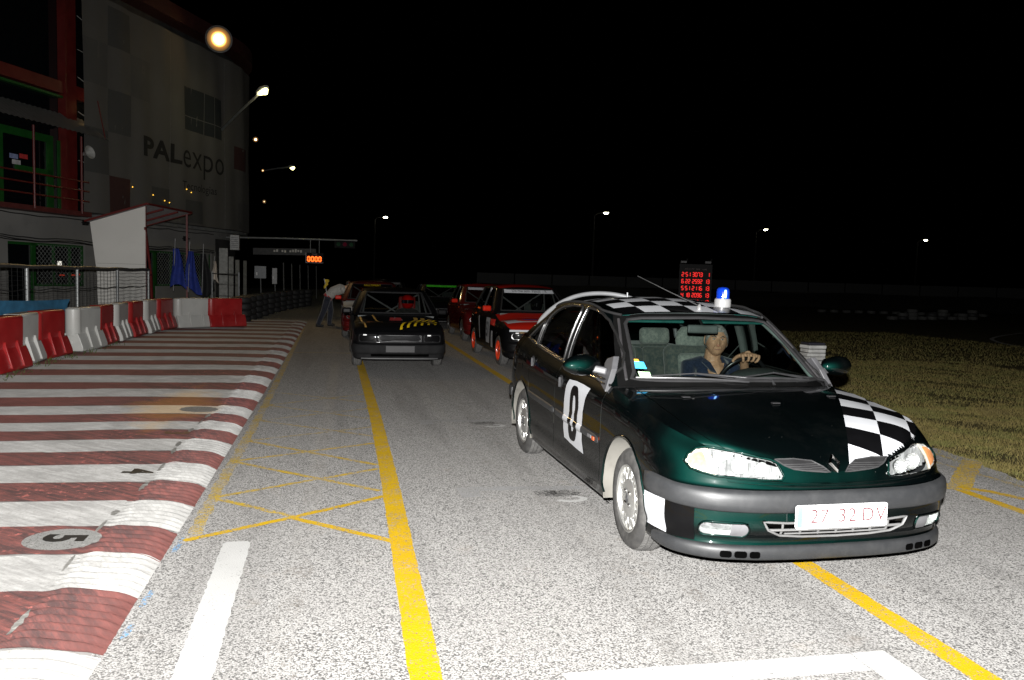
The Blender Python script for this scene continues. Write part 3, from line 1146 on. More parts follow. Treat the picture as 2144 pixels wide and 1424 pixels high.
# greenhouse
GL = [(1.165, 0, .967), (1.13, .34, .963), (1.045, .60, .953), (.975, .725, .945), (.915, .805, .938), (.6, .809, .947), (0, .806, .967), (-.45, .803, .992), (-.9, .797, 1.023), (-1.335, .782, 1.063),
      (-1.62, .758, 1.083), (-1.85, .70, 1.092), (-2.0, .55, 1.092), (-2.06, .3, 1.092), (-2.07, 0, 1.092)]
GU = [(.440, 0, 1.406), (.432, .25, 1.403), (.412, .44, 1.395), (.388, .565, 1.381), (.285, .622, 1.395), (.10, .640, 1.424), (-.12, .651, 1.448), (-.45, .653, 1.449), (-.8, .646, 1.428), (-1.08, .626, 1.385),
      (-1.22, .60, 1.350), (-1.28, .55, 1.348), (-1.31, .42, 1.362), (-1.325, .22, 1.372), (-1.33, 0, 1.376)]
class House:
    def __init__(s, GL, GU, step=.02, nt=30, bul=.022):
        L = [Vector(p) for p in GL]
        U = [Vector(p) for p in GU]
        T = knots(L)
        n = int(T[-1] / step)
        s.P = []
        for i in range(n + 1):
            q = T[-1] * i / n
            l, u = hermite(L, T, q), hermite(U, T, q)
            c0 = Vector((-.3, 0, l.z))
            out = Vector((l.x + .45, l.y, 0))
            tang = hermite(L, T, min(T[-1], q + .01)) - hermite(L, T, max(0, q - .01))
            out = Vector((tang.y, -tang.x, 0))
            out = out.normalized() if out.length > 1e-6 else Vector((1, 0, 0))
            if out.dot(Vector((l.x + .45, l.y, 0))) < 0:
                out = -out
            s.P.append([l.lerp(u, t / nt) + out * bul * 4 * (t / nt) * (1 - t / nt) for t in range(nt + 1)])
        for p in s.P[0] + s.P[-1]:
            p.y = 0.0
        s.nr = nt + 1
    bvh = Skin.bvh
    faces = Skin.faces
house = House(GL, GU)
house_bvh = house.bvh()
_rf = curve_fn(mirror_curve([GU[i] for i in range(0, 5)]))
_rr = curve_fn(mirror_curve([GU[i] for i in range(len(GU) - 1, 8, -1)]))
_rL = curve_fn([GU[i] for i in range(4, 10)])
_rR = curve_fn([(p[0], -p[1], p[2]) for p in GU[4:10]])
roof_f = coons(_rf, _rr, _rR, _rL, 1, 1, lambda u, v: Vector((0, 0, (.052 * sin(pi * min(1, u * .9 + .06))) * (1 - abs(2 * v - 1) ** 2.2))))
roof_g = G().grid(roof_f, 50, 50)
roof_bvh = BVHTree.FromPolygons([Vector(p) for p in roof_g.v], roof_g.f)
FPOLY = [(.845, .968), (.835, 1.05), (.74, 1.135), (.55, 1.250), (.38, 1.338), (.25, 1.386), (.1, 1.408), (-.02, 1.420), (-.065, 1.412), (-.105, .990)]
RPOLY = [(-.20, .996), (-.165, 1.410), (-.21, 1.424), (-.45, 1.422), (-.68, 1.402), (-.84, 1.366), (-.95, 1.320), (-1.0, 1.26), (-1.03, 1.047)]
QPOLY = [(-1.08, 1.056), (-1.055, 1.245), (-1.08, 1.262), (-1.2, 1.20), (-1.38, 1.11), (-1.43, 1.085)]
WPOLY = [(-.685, .990), (-.655, 1.03), (-.568, 1.325), (-.54, 1.354), (-.44, 1.368), (0, 1.379), (.44, 1.368), (.54, 1.354), (.568, 1.325), (.655, 1.03), (.685, .990), (.55, .990), (.30, .996), (0, 1.0), (-.30, .996), (-.55, .990)]
WPOLY_IN = WPOLY
BPOLY = [(-.55, 1.13), (-.44, 1.325), (0, 1.345), (.44, 1.325), (.55, 1.13), (0, 1.125)]
_ia = min(i for i, c in enumerate(house.P) if c[0].x < .95)
_ir = min(i for i, c in enumerate(house.P) if c[0].x < -1.75)
def house_class(c, i):
    if i < _ia:
        return 'windscreen' if inside(WPOLY, c.y, c.z) else 'pillar'
    if i > _ir:
        return 'rear_screen' if inside(BPOLY, c.y, c.z) else 'tail'
    for nm, po in (('front', FPOLY), ('rear', RPOLY), ('quarter', QPOLY)):
        if inside(po, c.x, c.z):
            return nm
    return 'frame'
hg = {}
for i, j, c in house.faces():
    hg.setdefault(house_class(c, i), []).append((i, j))
def both(cells, sk=house):
    g = panel_geo(sk, cells, 1)
    h = panel_geo(sk, cells, -1)
    return g.add(h.v, h.f)

# lamp outlines on the nose, as seen on the car's right side
HL_PIX = [(1433, 965), (1440, 951), (1457, 939), (1477, 937), (1540, 947), (1610, 957), (1626, 970), (1641, 998), (1636, 1006), (1600, 1006), (1550, 1002), (1500, 997), (1470, 989), (1446, 980)]
HL = []
for px in HL_PIX:
    p = carpix((skin_bvh, hood_bvh), *px)
    zt = min(top_row, key=lambda q: abs(q.y - abs(p.y)) + (9 if q.x < 1.6 else 0)).z
    p.z = min(p.z, zt - .004)
    HL.append(p)
HLYZ = [(-p.y, p.z) for p in HL]
FOG = rrect(.235, .076, .036, 5, .615, .358)
FOGYZ = [(y, z + (.0)) for y, z in FOG]
INTK = [(0, .398), (.30, .398), (.425, .405), (.40, .362), (.33, .330), (.2, .320), (0, .317)]
GRIL = [(.10, .632), (.20, .646), (.335, .672), (.375, .676), (.30, .640), (.22, .622), (.12, .618)]
def skin_class(c, i, j):
    for g_ in GAPS:
        if abs(c.x - g_) < .0025 and c.y > .5 and c.z > .30:
            return None
    if c.x > 1.7 and (inside(HLYZ, c.y, c.z)):
        return None
    if c.x > 1.9 and (inside(FOGYZ, c.y, c.z) or inside(INTK, c.y, c.z)):
        return None
    if c.x > WF + .30:
        return 'front_bumper' if c.z < .572 else ('nose_panel' if c.y < .66 else 'front_wing')
    if c.x < WR - .40:
        return 'rear_bumper' if c.z < .62 else 'rear_quarter'
    if c.z < .275 and c.x < .97 and c.x > WR:
        return 'sill'
    if c.x > GAPS[0]:
        return 'front_wing'
    if c.x > GAPS[1]:
        return 'front_door'
    dr = sqrt((c.x - WR) ** 2 + (c.z - .315) ** 2)
    if c.x > GAPS[2] and dr > .40:
        return 'rear_door'
    return 'rear_quarter'
groups = side_groups(skin, skin_class, ARCH)
PARTS = {}
for nm, cells in groups.items():
    if nm in ('front_bumper', 'rear_bumper', 'nose_panel'):
        g = panel_geo(skin, cells, 1)
        h = panel_geo(skin, cells, -1)
        g.add(h.v, h.f)
        PARTS[nm] = g.build(nm, GREEN, lead, smooth=50)
    else:
        for sg, sd in ((-1, 'r'), (1, 'l')):
            PARTS[nm + sd] = panel_geo(skin, cells, sg).build(nm, GREEN, lead, smooth=50)
# black backing just inside the shut lines
for sg in (-1, 1):
    b = G()
    for gx in GAPS:
        for j in range(skin.nr - 1):
            a0 = min(range(len(skin.P)), key=lambda k: abs(skin.P[k][skin.nr - 1].x - gx))
            p, q = skin.P[a0][j], skin.P[a0][j + 1]
            if p.z > .29:
                b.add([(gx - .02, (p.y - .012) * sg, p.z), (gx + .02, (p.y - .012) * sg, p.z), (gx + .02, (q.y - .012) * sg, q.z), (gx - .02, (q.y - .012) * sg, q.z)], [(0, 1, 2, 3)])
    b.build('shut_line_backing', DARKIN, lead)
bonnet = hood_patch(HV, 1 - HV, 70).build('bonnet', GREEN, lead, smooth=60)
for v0, v1 in ((0, HV - .004), (1 - HV + .004, 1)):
    hood_patch(v0, v1, 8).build('wing_top', GREEN, lead, smooth=60)
G().grid(lambda u, v: hood_f(u, v) - Vector((0, 0, .03)), 20, 20).build('under_bonnet', DARKIN, lead)
roof = roof_g.build('roof', GREEN, lead, smooth=60)
both(hg['frame']).build('door_frames', GREEN, lead, smooth=60)
both(hg['pillar']).build('screen_pillars', BLACKGL, lead, smooth=60)
both(hg['tail']).build('tailgate', GREEN, lead, smooth=60)
def glass_part(key, name, mat, sides=False):
    o = []
    for sg in ((1, -1) if sides else (0,)):
        g = both(hg[key]) if sg == 0 else panel_geo(house, hg[key], sg)
        g.xf(lambda p: Vector((p.x * .997 - .001, p.y * .9945, p.z - .001)))
        o.append(g.build(name, mat, lead, smooth=80))
    return o
glass_part('windscreen', 'windscreen', CARGLASS)
glass_part('rear_screen', 'rear_screen', SIDEGLASS)
for k in ('front', 'rear', 'quarter'):
    glass_part(k, 'side_window', SIDEGLASS, True)
def poly_on(bvh, poly, org, off, n=6, closed=True):
    c = catmull([(a, b, 0) for a, b in poly], n, closed)
    out = []
    for p in c:
        q = drop(bvh, *org(p.x, p.y), off)
        if q is not None:
            out.append(q)
    return out
def dense(poly, step=.04, closed=True):
    out = []
    n = len(poly)
    for i in range(n if closed else n - 1):
        a, b = poly[i], poly[(i + 1) % n]
        k = max(1, int(sqrt((a[0] - b[0]) ** 2 + (a[1] - b[1]) ** 2) / step))
        out += [(a[0] + (b[0] - a[0]) * t / k, a[1] + (b[1] - a[1]) * t / k) for t in range(k)]
    if not closed:
        out.append(poly[-1])
    return out
for sg, org in ((-1, RIGHT), (1, LEFT)):
    for po in (FPOLY, RPOLY, QPOLY):
        pts = [drop(house_bvh, *org(a, b), .002) for a, b in dense(po, .03)]
        pts = [p for p in pts if p is not None]
        G().tube(pts, .0115, 8, True).build('window_trim', SEAL, lead, smooth=60)
    # belt moulding and roof gutter
    G().tube([Vector((p.x, p.y * sg, p.z + .004)) for p in [c[0] for c in house.P] if -1.5 < p.x < .9 and p.y > .7][::3], .011, 8).build('belt_moulding', SEAL, lead, smooth=60)
    G().tube([Vector((p.x, (p.y - .004) * sg, p.z + .004)) for p in [c[-1] for c in house.P] if p.x > -1.1 and p.y > .56][::2], .010, 8).build('gutter_trim', BLACKPL, lead, smooth=60)
pts = [drop(house_bvh, *FRONT(a, b), .001) for a, b in dense(WPOLY, .04)]
G().tube([p for p in pts if p], .014, 8, True, flat=.6).build('screen_seal', BLACKPL, lead, smooth=60)
# silver-grey edge strip along each screen pillar
for sg in (-1, 1):
    q = [drop(house_bvh, *FRONT(sg * a, b), .003) for a, b in ((.715, .985), (.69, 1.08), (.66, 1.18), (.622, 1.28), (.592, 1.355))]
    G().tube(catmull([p for p in q if p], 6), .010, 8, flat=.6).build('pillar_strip', plain('grey_strip', (.020, .019, .020), .5), lead, smooth=60)
# cowl between bonnet and screen
G().grid(lambda u, v: (_back(v) + Vector((-.004 - .10 * u, 0, -.012 + .006 * u))), 4, 40).build('scuttle_panel', BLACKPL, lead, smooth=60)

# --- grey bumper strip round the nose, grey lip below, side mouldings
def sweep(profile, pts_s, lvl_z, name, mat, x_end, yoff=0, rear=False):
    """run a cross-section (out, up) round the outline"""
    g = G()
    path = []
    base = [Vector((x, y, 0)) for x, y in OUT]
    T = knots(base)
    q = 0 if not rear else T[-1]
    while True:
        p = hermite(base, T, q)
        if (not rear and p.x < x_end) or (rear and p.x > x_end):
            break
        t = hermite(base, T, q + .005) - hermite(base, T, max(0, q - .005))
        n = Vector((t.y, -t.x, 0)).normalized()
        if n.dot(p) < 0:
            n = -n
        path.append((p, n))
        q += .02 if not rear else -.02
    full = [(Vector((p.x, -p.y, 0)), Vector((n.x, -n.y, 0))) for p, n in reversed(path[1:])] + path
    m = len(profile)
    N = len(full)
    vs = []
    for k, (p, n) in enumerate(full):
        e = min(k, N - 1 - k)
        sc = min(1, .15 + e / 4)
        lift = lvl_z(abs(p.y), p.x)
        for (o_, z_) in profile:
            zc = sum(b for a, b in profile) / m
            vs.append(p + n * (o_ if o_ < 0 else o_ * sc) + Vector((0, 0, zc + (z_ - zc) * (sc * .3 + .7) + lift)))
    fs = [(k * m + a, k * m + (a + 1) % m, (k + 1) * m + (a + 1) % m, (k + 1) * m + a) for k in range(N - 1) for a in range(m)]
    fs += [tuple(range(m)), tuple((N - 1) * m + a for a in range(m - 1, -1, -1))]
    return g.add(vs, fs).build(name, mat, lead, smooth=50)
_bz = lambda y, x: max(0, (2.205 - x)) * .045
sweep([(-.03, .452), (.006, .450), (.020, .460), (.026, .490), (.025, .520), (.020, .545), (.006, .560), (-.03, .566)], None, _bz, 'bumper_strip', GREYPL, 1.685)
sweep([(-.12, .194), (-.03, .195), (-.010, .199), (.002, .212), (.002, .248), (-.004, .266), (-.018, .273), (-.05, .273)], None, lambda y, x: 0, 'front_lip', GREYPL, 1.775)
sweep([(-.03, .47), (.02, .47), (.03, .52), (.02, .57), (-.03, .58)], None, lambda y, x: 0, 'bumper_strip', GREYPL, -1.78, rear=True)
for sg, org in ((-1, RIGHT), (1, LEFT)):
    for (x0, x1) in ((.865, -.175), (-.205, -1.045)):
        g = G()
        sec = [(0, -.027), (.010, -.022), (.0165, 0), (.010, .022), (0, .027)]
        n = 30
        vs = []
        for k in range(n + 1):
            x = x0 + (x1 - x0) * k / n
            z = .572 + (.86 - x) * .022
            p = drop(skin_bvh, *org(x, z))
            e = min(k, n - k)
            for (o_, dz) in sec:
                vs.append(Vector((x, p.y + sg * (o_ * min(1, .35 + e / 2) - .002), z + dz * min(1, .75 + e / 4))))
        m = len(sec)
        fs = [(k * m + a, k * m + a + 1, (k + 1) * m + a + 1, (k + 1) * m + a) for k in range(n) for a in range(m - 1)]
        fs += [tuple(range(m)), tuple(n * m + a for a in range(m))]
        g.add(vs, fs).build('side_moulding', GREYPL, lead, smooth=50)
    # amber repeater and badge at the moulding's front end
    p = drop(skin_bvh, *org(.82, .573))
    G().box((.815, p.y + sg * .0175, .5735), (.042, .008, .026)).build('side_repeater', plain('amber_plastic', (.55, .09, .02), .3, 0, .5), lead, bevel=.004)
    G().box((.735, p.y + sg * .0165, .5755), (.075, .006, .022)).build('badge', plain('badge_grey', (.10, .10, .105), .4), lead, bevel=.003)

# --- wheels, arches and liners
for (wx, yy, rz) in ((WF, -1, radians(-3)), (WF, 1, radians(-3)), (WR, -1, 0), (WR, 1, 0)):
    make_wheel('wheel', lead, wx, yy * TRACK, WHR, .196, .185, 'mesh', ALLOY, rz)
    R = .372
    g = G()
    g.grid(lambda u, v: Vector((wx + R * cos(radians(-16 + 212 * u)), yy * (.864 - .36 * v), .315 + R * sin(radians(-16 + 212 * u)))), 40, 4)
    g.build('wheel_liner', LINER, lead, smooth=60)
    G().add([Vector((wx + (R + .02) * cos(radians(-40 + 260 * k / 40)), yy * .50, max(.255, .315 + (R + .02) * sin(radians(-40 + 260 * k / 40))))) for k in range(41)], [tuple(range(41))]).build('wheel_liner', LINER, lead)
    rim_pts = []
    for k in range(41):
        a = radians(-10 + 200 * k / 40)
        x, z = wx + R * cos(a), .315 + R * sin(a)
        p = drop(skin_bvh, *(RIGHT if yy < 0 else LEFT)(x, min(z, .9)))
        rim_pts.append(Vector((x, (p.y if p else yy * .87) - yy * .002, z)))
    G().tube(rim_pts, .008, 6).build('arch_lip', GREEN, lead, smooth=60)
# floor pan, black underside
G().box((0, 0, .22), (3.9, 1.35, .05)).build('floor_pan', DARKIN, lead)
G().box((0, 0, .30), (1.9, 1.62, .10)).build('floor_pan', DARKIN, lead)

# --- headlamps: bucket with mirrored bowls, bulbs, amber indicator, fluted clear cover
def on_front(y, z, off):
    p = drop(skin_bvh, (6, y, z), (-1, 0, 0), off)
    h = drop(hood_bvh, (6, y, z), (-1, 0, 0), off)
    if p is None or (h is not None and h.x > p.x):
        p = h
    return p
def lamp_cover(poly, off, nr=5):
    """a closed skin patch inside poly (y, z) that follows the nose"""
    c = (sum(a for a, b in poly) / len(poly), sum(b for a, b in poly) / len(poly))
    g = G()
    P = dense(poly, .02)
    n = len(P)
    vs = []
    for r in range(nr + 1):
        k = r / nr
        for (a, b) in P:
            q = on_front(c[0] + (a - c[0]) * k, c[1] + (b - c[1]) * k, off)
            vs.append(q if q is not None else Vector((2, a, b)))
    fs = [(r * n + i, r * n + (i + 1) % n, (r + 1) * n + (i + 1) % n, (r + 1) * n + i) for r in range(nr) for i in range(n)]
    return g.add(vs, fs), [vs[nr * n + i] for i in range(n)]
HLR = [(p.y, p.z) for p in HL]
DIV = (carpix(skin_bvh, 1480, 941), carpix(skin_bvh, 1498, 996))
for sg in (-1, 1):
    po = [(abs(y) * sg, z) for y, z in HLR]
    hl = None
    g, rim = lamp_cover(po, .006)
    hl = g.build('headlamp', LAMPGLASS, lead, smooth=80)
    G().tube(rim, .0065, 6, True).build('lamp_bezel', GREEN if sg else GREEN, hl, smooth=60)
    b, rim2 = lamp_cover(po, -.045)
    n = len(rim)
    b = G()                                                      # stepped mirror facets that face straight ahead
    ys_ = sorted(abs(y) for y, z in po)
    nst = 13
    for q in range(nst):
        ya, yb = ys_[0] + (ys_[-1] - ys_[0]) * q / nst, ys_[0] + (ys_[-1] - ys_[0]) * (q + 1) / nst
        ym = (ya + yb) / 2
        zs_ = [z / 1000 for z in range(560, 800, 4) if inside(po, sg * ym, z / 1000)]
        if len(zs_) < 2:
            continue
        z0_, z1_ = zs_[0] - .012, zs_[-1] - .002
        xb_ = on_front(sg * yb, (z0_ + z1_) / 2, 0).x - .055
        for r_ in range(3):
            za, zb = z0_ + (z1_ - z0_) * r_ / 3, z0_ + (z1_ - z0_) * (r_ + 1) / 3
            tl = .004 * sin(q * 2.3 + r_ * 1.9)
            b.add([(xb_ + tl, sg * ya, za), (xb_ - tl * .5, sg * yb, za), (xb_ + .003 * cos(q + r_), sg * yb, zb), (xb_ - .004, sg * ya, zb)], [(0, 1, 2, 3)])
        b.add([(xb_, sg * ya, z0_), (xb_ + .02, sg * ya, z0_), (xb_ + .02, sg * ya, z1_), (xb_, sg * ya, z1_)], [(0, 1, 2, 3)])
    b.build('reflector', MIRRORED, hl)
    w = G()
    w.add(rim + rim2, [(i, (i + 1) % n, n + (i + 1) % n, n + i) for i in range(n)])
    w.build('lamp_wall', plain('lamp_grey_wall', (.50, .51, .50), .35, .4), hl, smooth=40)
    for (cy, cz, r, dx) in ((.525, .680, .047, 0), (.420, .664, .041, 0)):
        p = on_front(sg * cy, cz, 0)
        Mx = Matrix.Translation((p.x - .050, p.y, p.z)) @ Matrix.Rotation(radians(90), 4, 'Y') @ Matrix.Rotation(0, 4, 'Z')
        bw = G()
        bw.lathe([(.006, 0), (r * .55, .008), (r * .85, .026), (r, .044)], 28, Mx, cap=False)
        bw.build('bowl', plain('bright_bowl', (.95, .95, .94), .22, .9, var=.03, scale=60, bump=.9), hl, smooth=70)
        G().lathe([(.0001, .052), (.008, .05), (.009, .03), (.007, 0)], 12, Mx).build('bulb', plain('bulb_glass', (.7, .7, .72), .1, .5), hl, smooth=60)
    # indicator: amber wedge behind its own cream-edged window
    d0, d1 = DIV
    ip = [(y, z) for (y, z) in HLR if abs(y) > abs(d0.y) - .012]
    ip = [(abs(y) * sg, z) for y, z in [(d0.y, d0.z)] + sorted(ip, key=lambda q: -atan2(q[1] - .68, -(q[0]) - .69)) + [(d1.y, d1.z)]]
    cy_, cz_ = sum(a for a, _ in ip) / len(ip), sum(b_ for _, b_ in ip) / len(ip)
    ip.sort(key=lambda q: atan2(q[1] - cz_, q[0] - cy_))
    gi, ri = lamp_cover([(cy_ + (a - cy_) * .97, cz_ + (b_ - cz_) * .97) for a, b_ in ip], -.004)
    gi.build('indicator_housing', plain('cream_lamp_wall', (.74, .66, .54), .4, .1), hl, smooth=60)
    gi, ri = lamp_cover([(cy_ + sg * .012 + (a - cy_) * .70, cz_ + (b_ - cz_) * .72) for a, b_ in ip], .001)
    gi.build('indicator', plain('indicator_amber', (.85, .34, .13), .3, .1, 0, .2, 60), hl, smooth=60)
    q0 = [on_front(sg * abs(d0.y + (d1.y - d0.y) * t), d0.z + (d1.z - d0.z) * t, .004) for t in (0, .25, .5, .75, 1)]
    G().tube(q0, .006, 6).build('divider', plain('lamp_divider', (.30, .27, .22), .5), hl)
    # fog lamp
    fp = [(sg * y, z) for y, z in FOG]
    gf, rf = lamp_cover(fp, .003)
    fog = gf.build('fog_lamp', LAMPGLASS, lead, smooth=80)
    gb, rb = lamp_cover(fp, -.035)
    gb.build('reflector', plain('fog_reflector', (.20, .20, .20), .3, .4, var=.5, scale=40, bump=.8), fog, smooth=20)
    G().add(rf + rb, [(i, (i + 1) % len(rf), len(rf) + (i + 1) % len(rf), len(rf) + i) for i in range(len(rf))]).build('lamp_wall', plain('lamp_grey_wall', (.5, .5, .5), .35, .4), fog, smooth=40)
    ib, _ = lamp_cover([(sg * y, z) for y, z in rrect(.085, .064, .012, 3, .545, .358)], .006)
    ib.build('blank_cover', plain('fog_blank_grey', (.10, .10, .105), .5), fog, smooth=60)
    G().tube(rf, .006, 6, True).build('lamp_bezel', GREEN, fog, smooth=60)
# lower intake: grey grille with bars
def nose_poly(poly, off, name, mat, parent=lead):
    g, rim = lamp_cover(poly, off)
    return g.build(name, mat, parent, smooth=60), rim
_full = [(y, z) for y, z in INTK] + [(-y, z) for y, z in reversed(INTK[1:-1])]
ik, rim = nose_poly(_full, -.05, 'lower_intake', DARKIN)
INTG = plain('grey_intake_plastic', (.13, .13, .13), .55, var=.25, dirt=((.07, .07, .065), .6))
G().tube(rim, .004, 6, True).build('intake_edge', DARKIN, ik)
rim_o = [on_front(a, b, .002) for a, b in dense(_full, .02)]
G().tube(rim_o, .009, 8, True, flat=.7).build('intake_frame', INTG, ik, smooth=60)
for z, hw, th in ((.357, .395, .018), (.334, .30, .012)):
    G().tube([on_front(-hw + 2 * hw * k / 20, z, -.006) for k in range(21)], th / 2, 8, flat=.8).build('intake_bar', INTG, ik, smooth=60)
for k in range(-3, 4):
    y = k * .105
    G().tube([on_front(y, .394, -.012), on_front(y, .36, -.012), on_front(y, .324, -.012)], .006, 6).build('intake_rib', INTG, ik)
# slots in the lower lip
_ob = [Vector((x, y, 0)) for x, y in OUT]
_oT = knots(_ob)
def outline_at(y):
    lo, hi = 0.0, 1.0
    for _ in range(40):
        m = (lo + hi) / 2
        if hermite(_ob, _oT, m).y < y:
            lo = m
        else:
            hi = m
    p = hermite(_ob, _oT, lo)
    t = hermite(_ob, _oT, lo + .005) - hermite(_ob, _oT, max(0, lo - .005))
    n = Vector((t.y, -t.x, 0)).normalized()
    return p, (n if n.dot(p) > 0 else -n)
for sg in (-1, 1):
    for (y0, y1) in ((.435, .490), (.502, .566), (.578, .636)):
        vs = []
        for a, b in rrect(y1 - y0, .036, .013, 4, (y0 + y1) / 2, .231):
            p, n = outline_at(a)
            q = p + n * .0050
            vs.append(Vector((q.x, q.y * sg, b)))
        G().add(vs, [tuple(range(len(vs)))]).build('lip_slot', DARKIN, lead)
# upper grille slots either side of the emblem
GP = [(1622, 962), (1660, 961), (1698, 965), (1722, 977), (1738, 989), (1700, 987), (1662, 983), (1642, 975)]
gp3 = [(carpix(hood_bvh, *p) or carpix(skin_bvh, *p)) for p in GP]
for sg in (-1, 1):
    yz = [(sg * abs(p.y), p.z) for p in gp3]
    gr, rim = nose_poly(yz, .0025, 'upper_grille', BLACKPL)
    G().tube(rim, .004, 6, True).build('grille_edge', plain('grille_grey', (.030, .030, .031), .4), gr, smooth=60)
    for z in (.664, .673, .682, .691):
        ys = [abs(p.y) for p in gp3]
        row = [y / 100 for y in range(4, 32) if inside([(abs(a), b) for a, b in yz], y / 100, z)]
        if len(row) > 2:
            G().tube([on_front(sg * y, z, .005) for y in row], .0026, 6).build('grille_slat', plain('grille_grey', (.030, .030, .031), .4), gr)
# diamond emblem
eb = G()
ce = on_front(.0, .69, .0)
tilt = Matrix.Rotation(radians(-38), 3, 'Y')
for k in range(4):
    o4 = [(0, .056), (.036, 0), (0, -.056), (-.036, 0)]
    i4 = [(0, .030), (.016, 0), (0, -.030), (-.016, 0)]
    j = (k + 1) % 4
    mid = [((o4[q][0] + i4[q][0]) / 2, (o4[q][1] + i4[q][1]) / 2) for q in range(4)]
    P3 = lambda a, b, h: ce + tilt @ Vector((h, a, b)) + Vector((.002, 0, 0))
    eb.add([P3(*o4[k], .004), P3(*o4[j], .004), P3(*mid[j], .016), P3(*mid[k], .016), P3(*i4[k], .004), P3(*i4[j], .004)], [(0, 1, 2, 3), (3, 2, 5, 4)])
eb.build('diamond_emblem', CHROME, lead)
# character lines pressed into the nose under the lamps
for z in (.598, .584):
    G().tube([on_front(-.60 + 1.2 * k / 40, z + .02 * (abs(-.60 + 1.2 * k / 40) / .6) ** 2, -.001) for k in range(41)], .0045, 6).build('nose_ridge', GREEN, lead, smooth=60)

# --- number plate: 27 32 DV
pl = thing  # (kept as parts of the car)
pc = Vector((2.245, -.012, .441))
plate = G().prism(rrect(.535, .122, .012, 4), lambda a, b, d: Vector((pc.x + d, pc.y + a, pc.z + b)), -.008, .002).build('number_plate', plain('retroreflective_white', (.97, .97, .98), .55, 0, 0, .01), lead)
G().box((pc.x - .012, pc.y, pc.z), (.02, .50, .09)).build('plate_mount', BLACKPL, plate)
G().prism(rrect(.030, .106, .006, 3, -.247, 0), lambda a, b, d: Vector((pc.x + d, pc.y + a, pc.z + b)), .002, .0035).build('blue_band', plain('plate_blue', (.12, .42, .75), .5), plate)
PT = plain('glare_tinted_letters', (.10, .035, .04), .6)  # reddish tone puts the flash's bleaching of black characters into their colour
for txt, cy in (('27', -.135), ('32', .028), ('DV', .185)):
    vs, fs = text_geo(txt, .105, 0, spacing=1.1)
    G().add([(pc.x + .0045, pc.y + cy + p.x * 1.02, pc.z + p.y * 1.0) for p in vs], fs).build('plate_characters', PT, plate)

# --- door number, vinyl squares
for sg, org in ((-1, RIGHT), (1, LEFT)):
    dn = 'front_doorr' if sg < 0 else 'front_doorl'
    pn = [(.140, .884), (.30, .890), (.47, .888), (.632, .880), (.575, .80), (.535, .70), (.525, .60), (.535, .50), (.57, .412), (.40, .418), (.25, .428), (.112, .442), (.085, .52), (.078, .62), (.088, .74), (.11, .83)]
    decal(skin_bvh, pn, org, .0025, .03).build('number_panel', WHITEVINYL, PARTS[dn], smooth=60)
    cx, cz = .325, .657
    def oval(w, h, n=48, e=3.2):
        o_ = []
        for k in range(n):
            a = 2 * pi * k / n
            c_, s_ = cos(a), sin(a)
            o_.append((cx + w / 2 * abs(c_) ** (2 / e) * (1 if c_ > 0 else -1) + (.012 if s_ > 0 else -.012), cz + h / 2 * abs(s_) ** (2 / e) * (1 if s_ > 0 else -1)))
        return o_
    o1, i1 = oval(.215, .405), oval(.062, .265)
    g = G()
    n = len(o1)
    rings = [[(o1[k][0] + (i1[k][0] - o1[k][0]) * t, o1[k][1] + (i1[k][1] - o1[k][1]) * t) for k in range(n)] for t in (0, .33, .66, 1)]
    vs = [drop(skin_bvh, *org(a, b), .0045) for rg in rings for a, b in rg]
    g.add(vs, [(r * n + k, r * n + (k + 1) % n, (r + 1) * n + (k + 1) % n, (r + 1) * n + k) for r in range(3) for k in range(n)])
    g.build('door_number', BLACKVINYL, PARTS[dn], smooth=60)
    # the white panel and the numeral carry on over the rubbing strip
    for (x0, x1, mt) in ((.10, .218, WHITEVINYL), (.218, .295, BLACKVINYL), (.295, .352, WHITEVINYL), (.352, .432, BLACKVINYL), (.432, .533, WHITEVINYL)):
        vs = []
        for x in (x0, x1):
            z = .572 + (.86 - x) * .022
            p = drop(skin_bvh, *org(x, z))
            for (o_, dz) in ((.004, -.0275), (.0135, -.022), (.0190, 0), (.0135, .022), (.004, .0275)):
                vs.append(Vector((x, p.y + sg * (o_ - .001), z + dz)))
        G().add(vs, [(k, k + 1, 6 + k, 5 + k) for k in range(4)]).build('moulding_vinyl', mt, PARTS[dn], smooth=60)
def sidewrap(z0, z1, s0, s1, mat, name):
    """vinyl on the bumper corner between two places on the outline (both sides)"""
    base = [Vector((x, y, 0)) for x, y in OUT]
    T = knots(base)
    for sg in (-1, 1):
        def f(u, v):
            q = s0 + (s1 - s0) * u
            b = hermite(base, T, q)
            t = hermite(base, T, q + .005) - hermite(base, T, q - .005)
            n = Vector((t.y, -t.x, 0)).normalized()
            if n.dot(b) < 0:
                n = -n
            z = z0 + (z1 - z0) * v
            o = b + n * .4
            o.z = z
            p = drop(skin_bvh, o, -n, .0025)
            if p is None:
                p = b + Vector((0, 0, z))
            return Vector((p.x, p.y * sg, p.z))
        G().grid(f, 12, 8).build(name, mat, PARTS['front_bumper'], smooth=60)
def s_at(xv):
    base = [Vector((x, y, 0)) for x, y in OUT]
    T = knots(base)
    lo, hi = 0, T[-1] / 2
    for _ in range(40):
        m = (lo + hi) / 2
        if hermite(base, T, m).x > xv:
            lo = m
        else:
            hi = m
    return lo
sidewrap(.278, .462, s_at(1.70), s_at(1.90), WHITEVINYL, 'white_square')
sidewrap(.278, .462, s_at(1.90), s_at(2.055), BLACKVINYL, 'black_square')
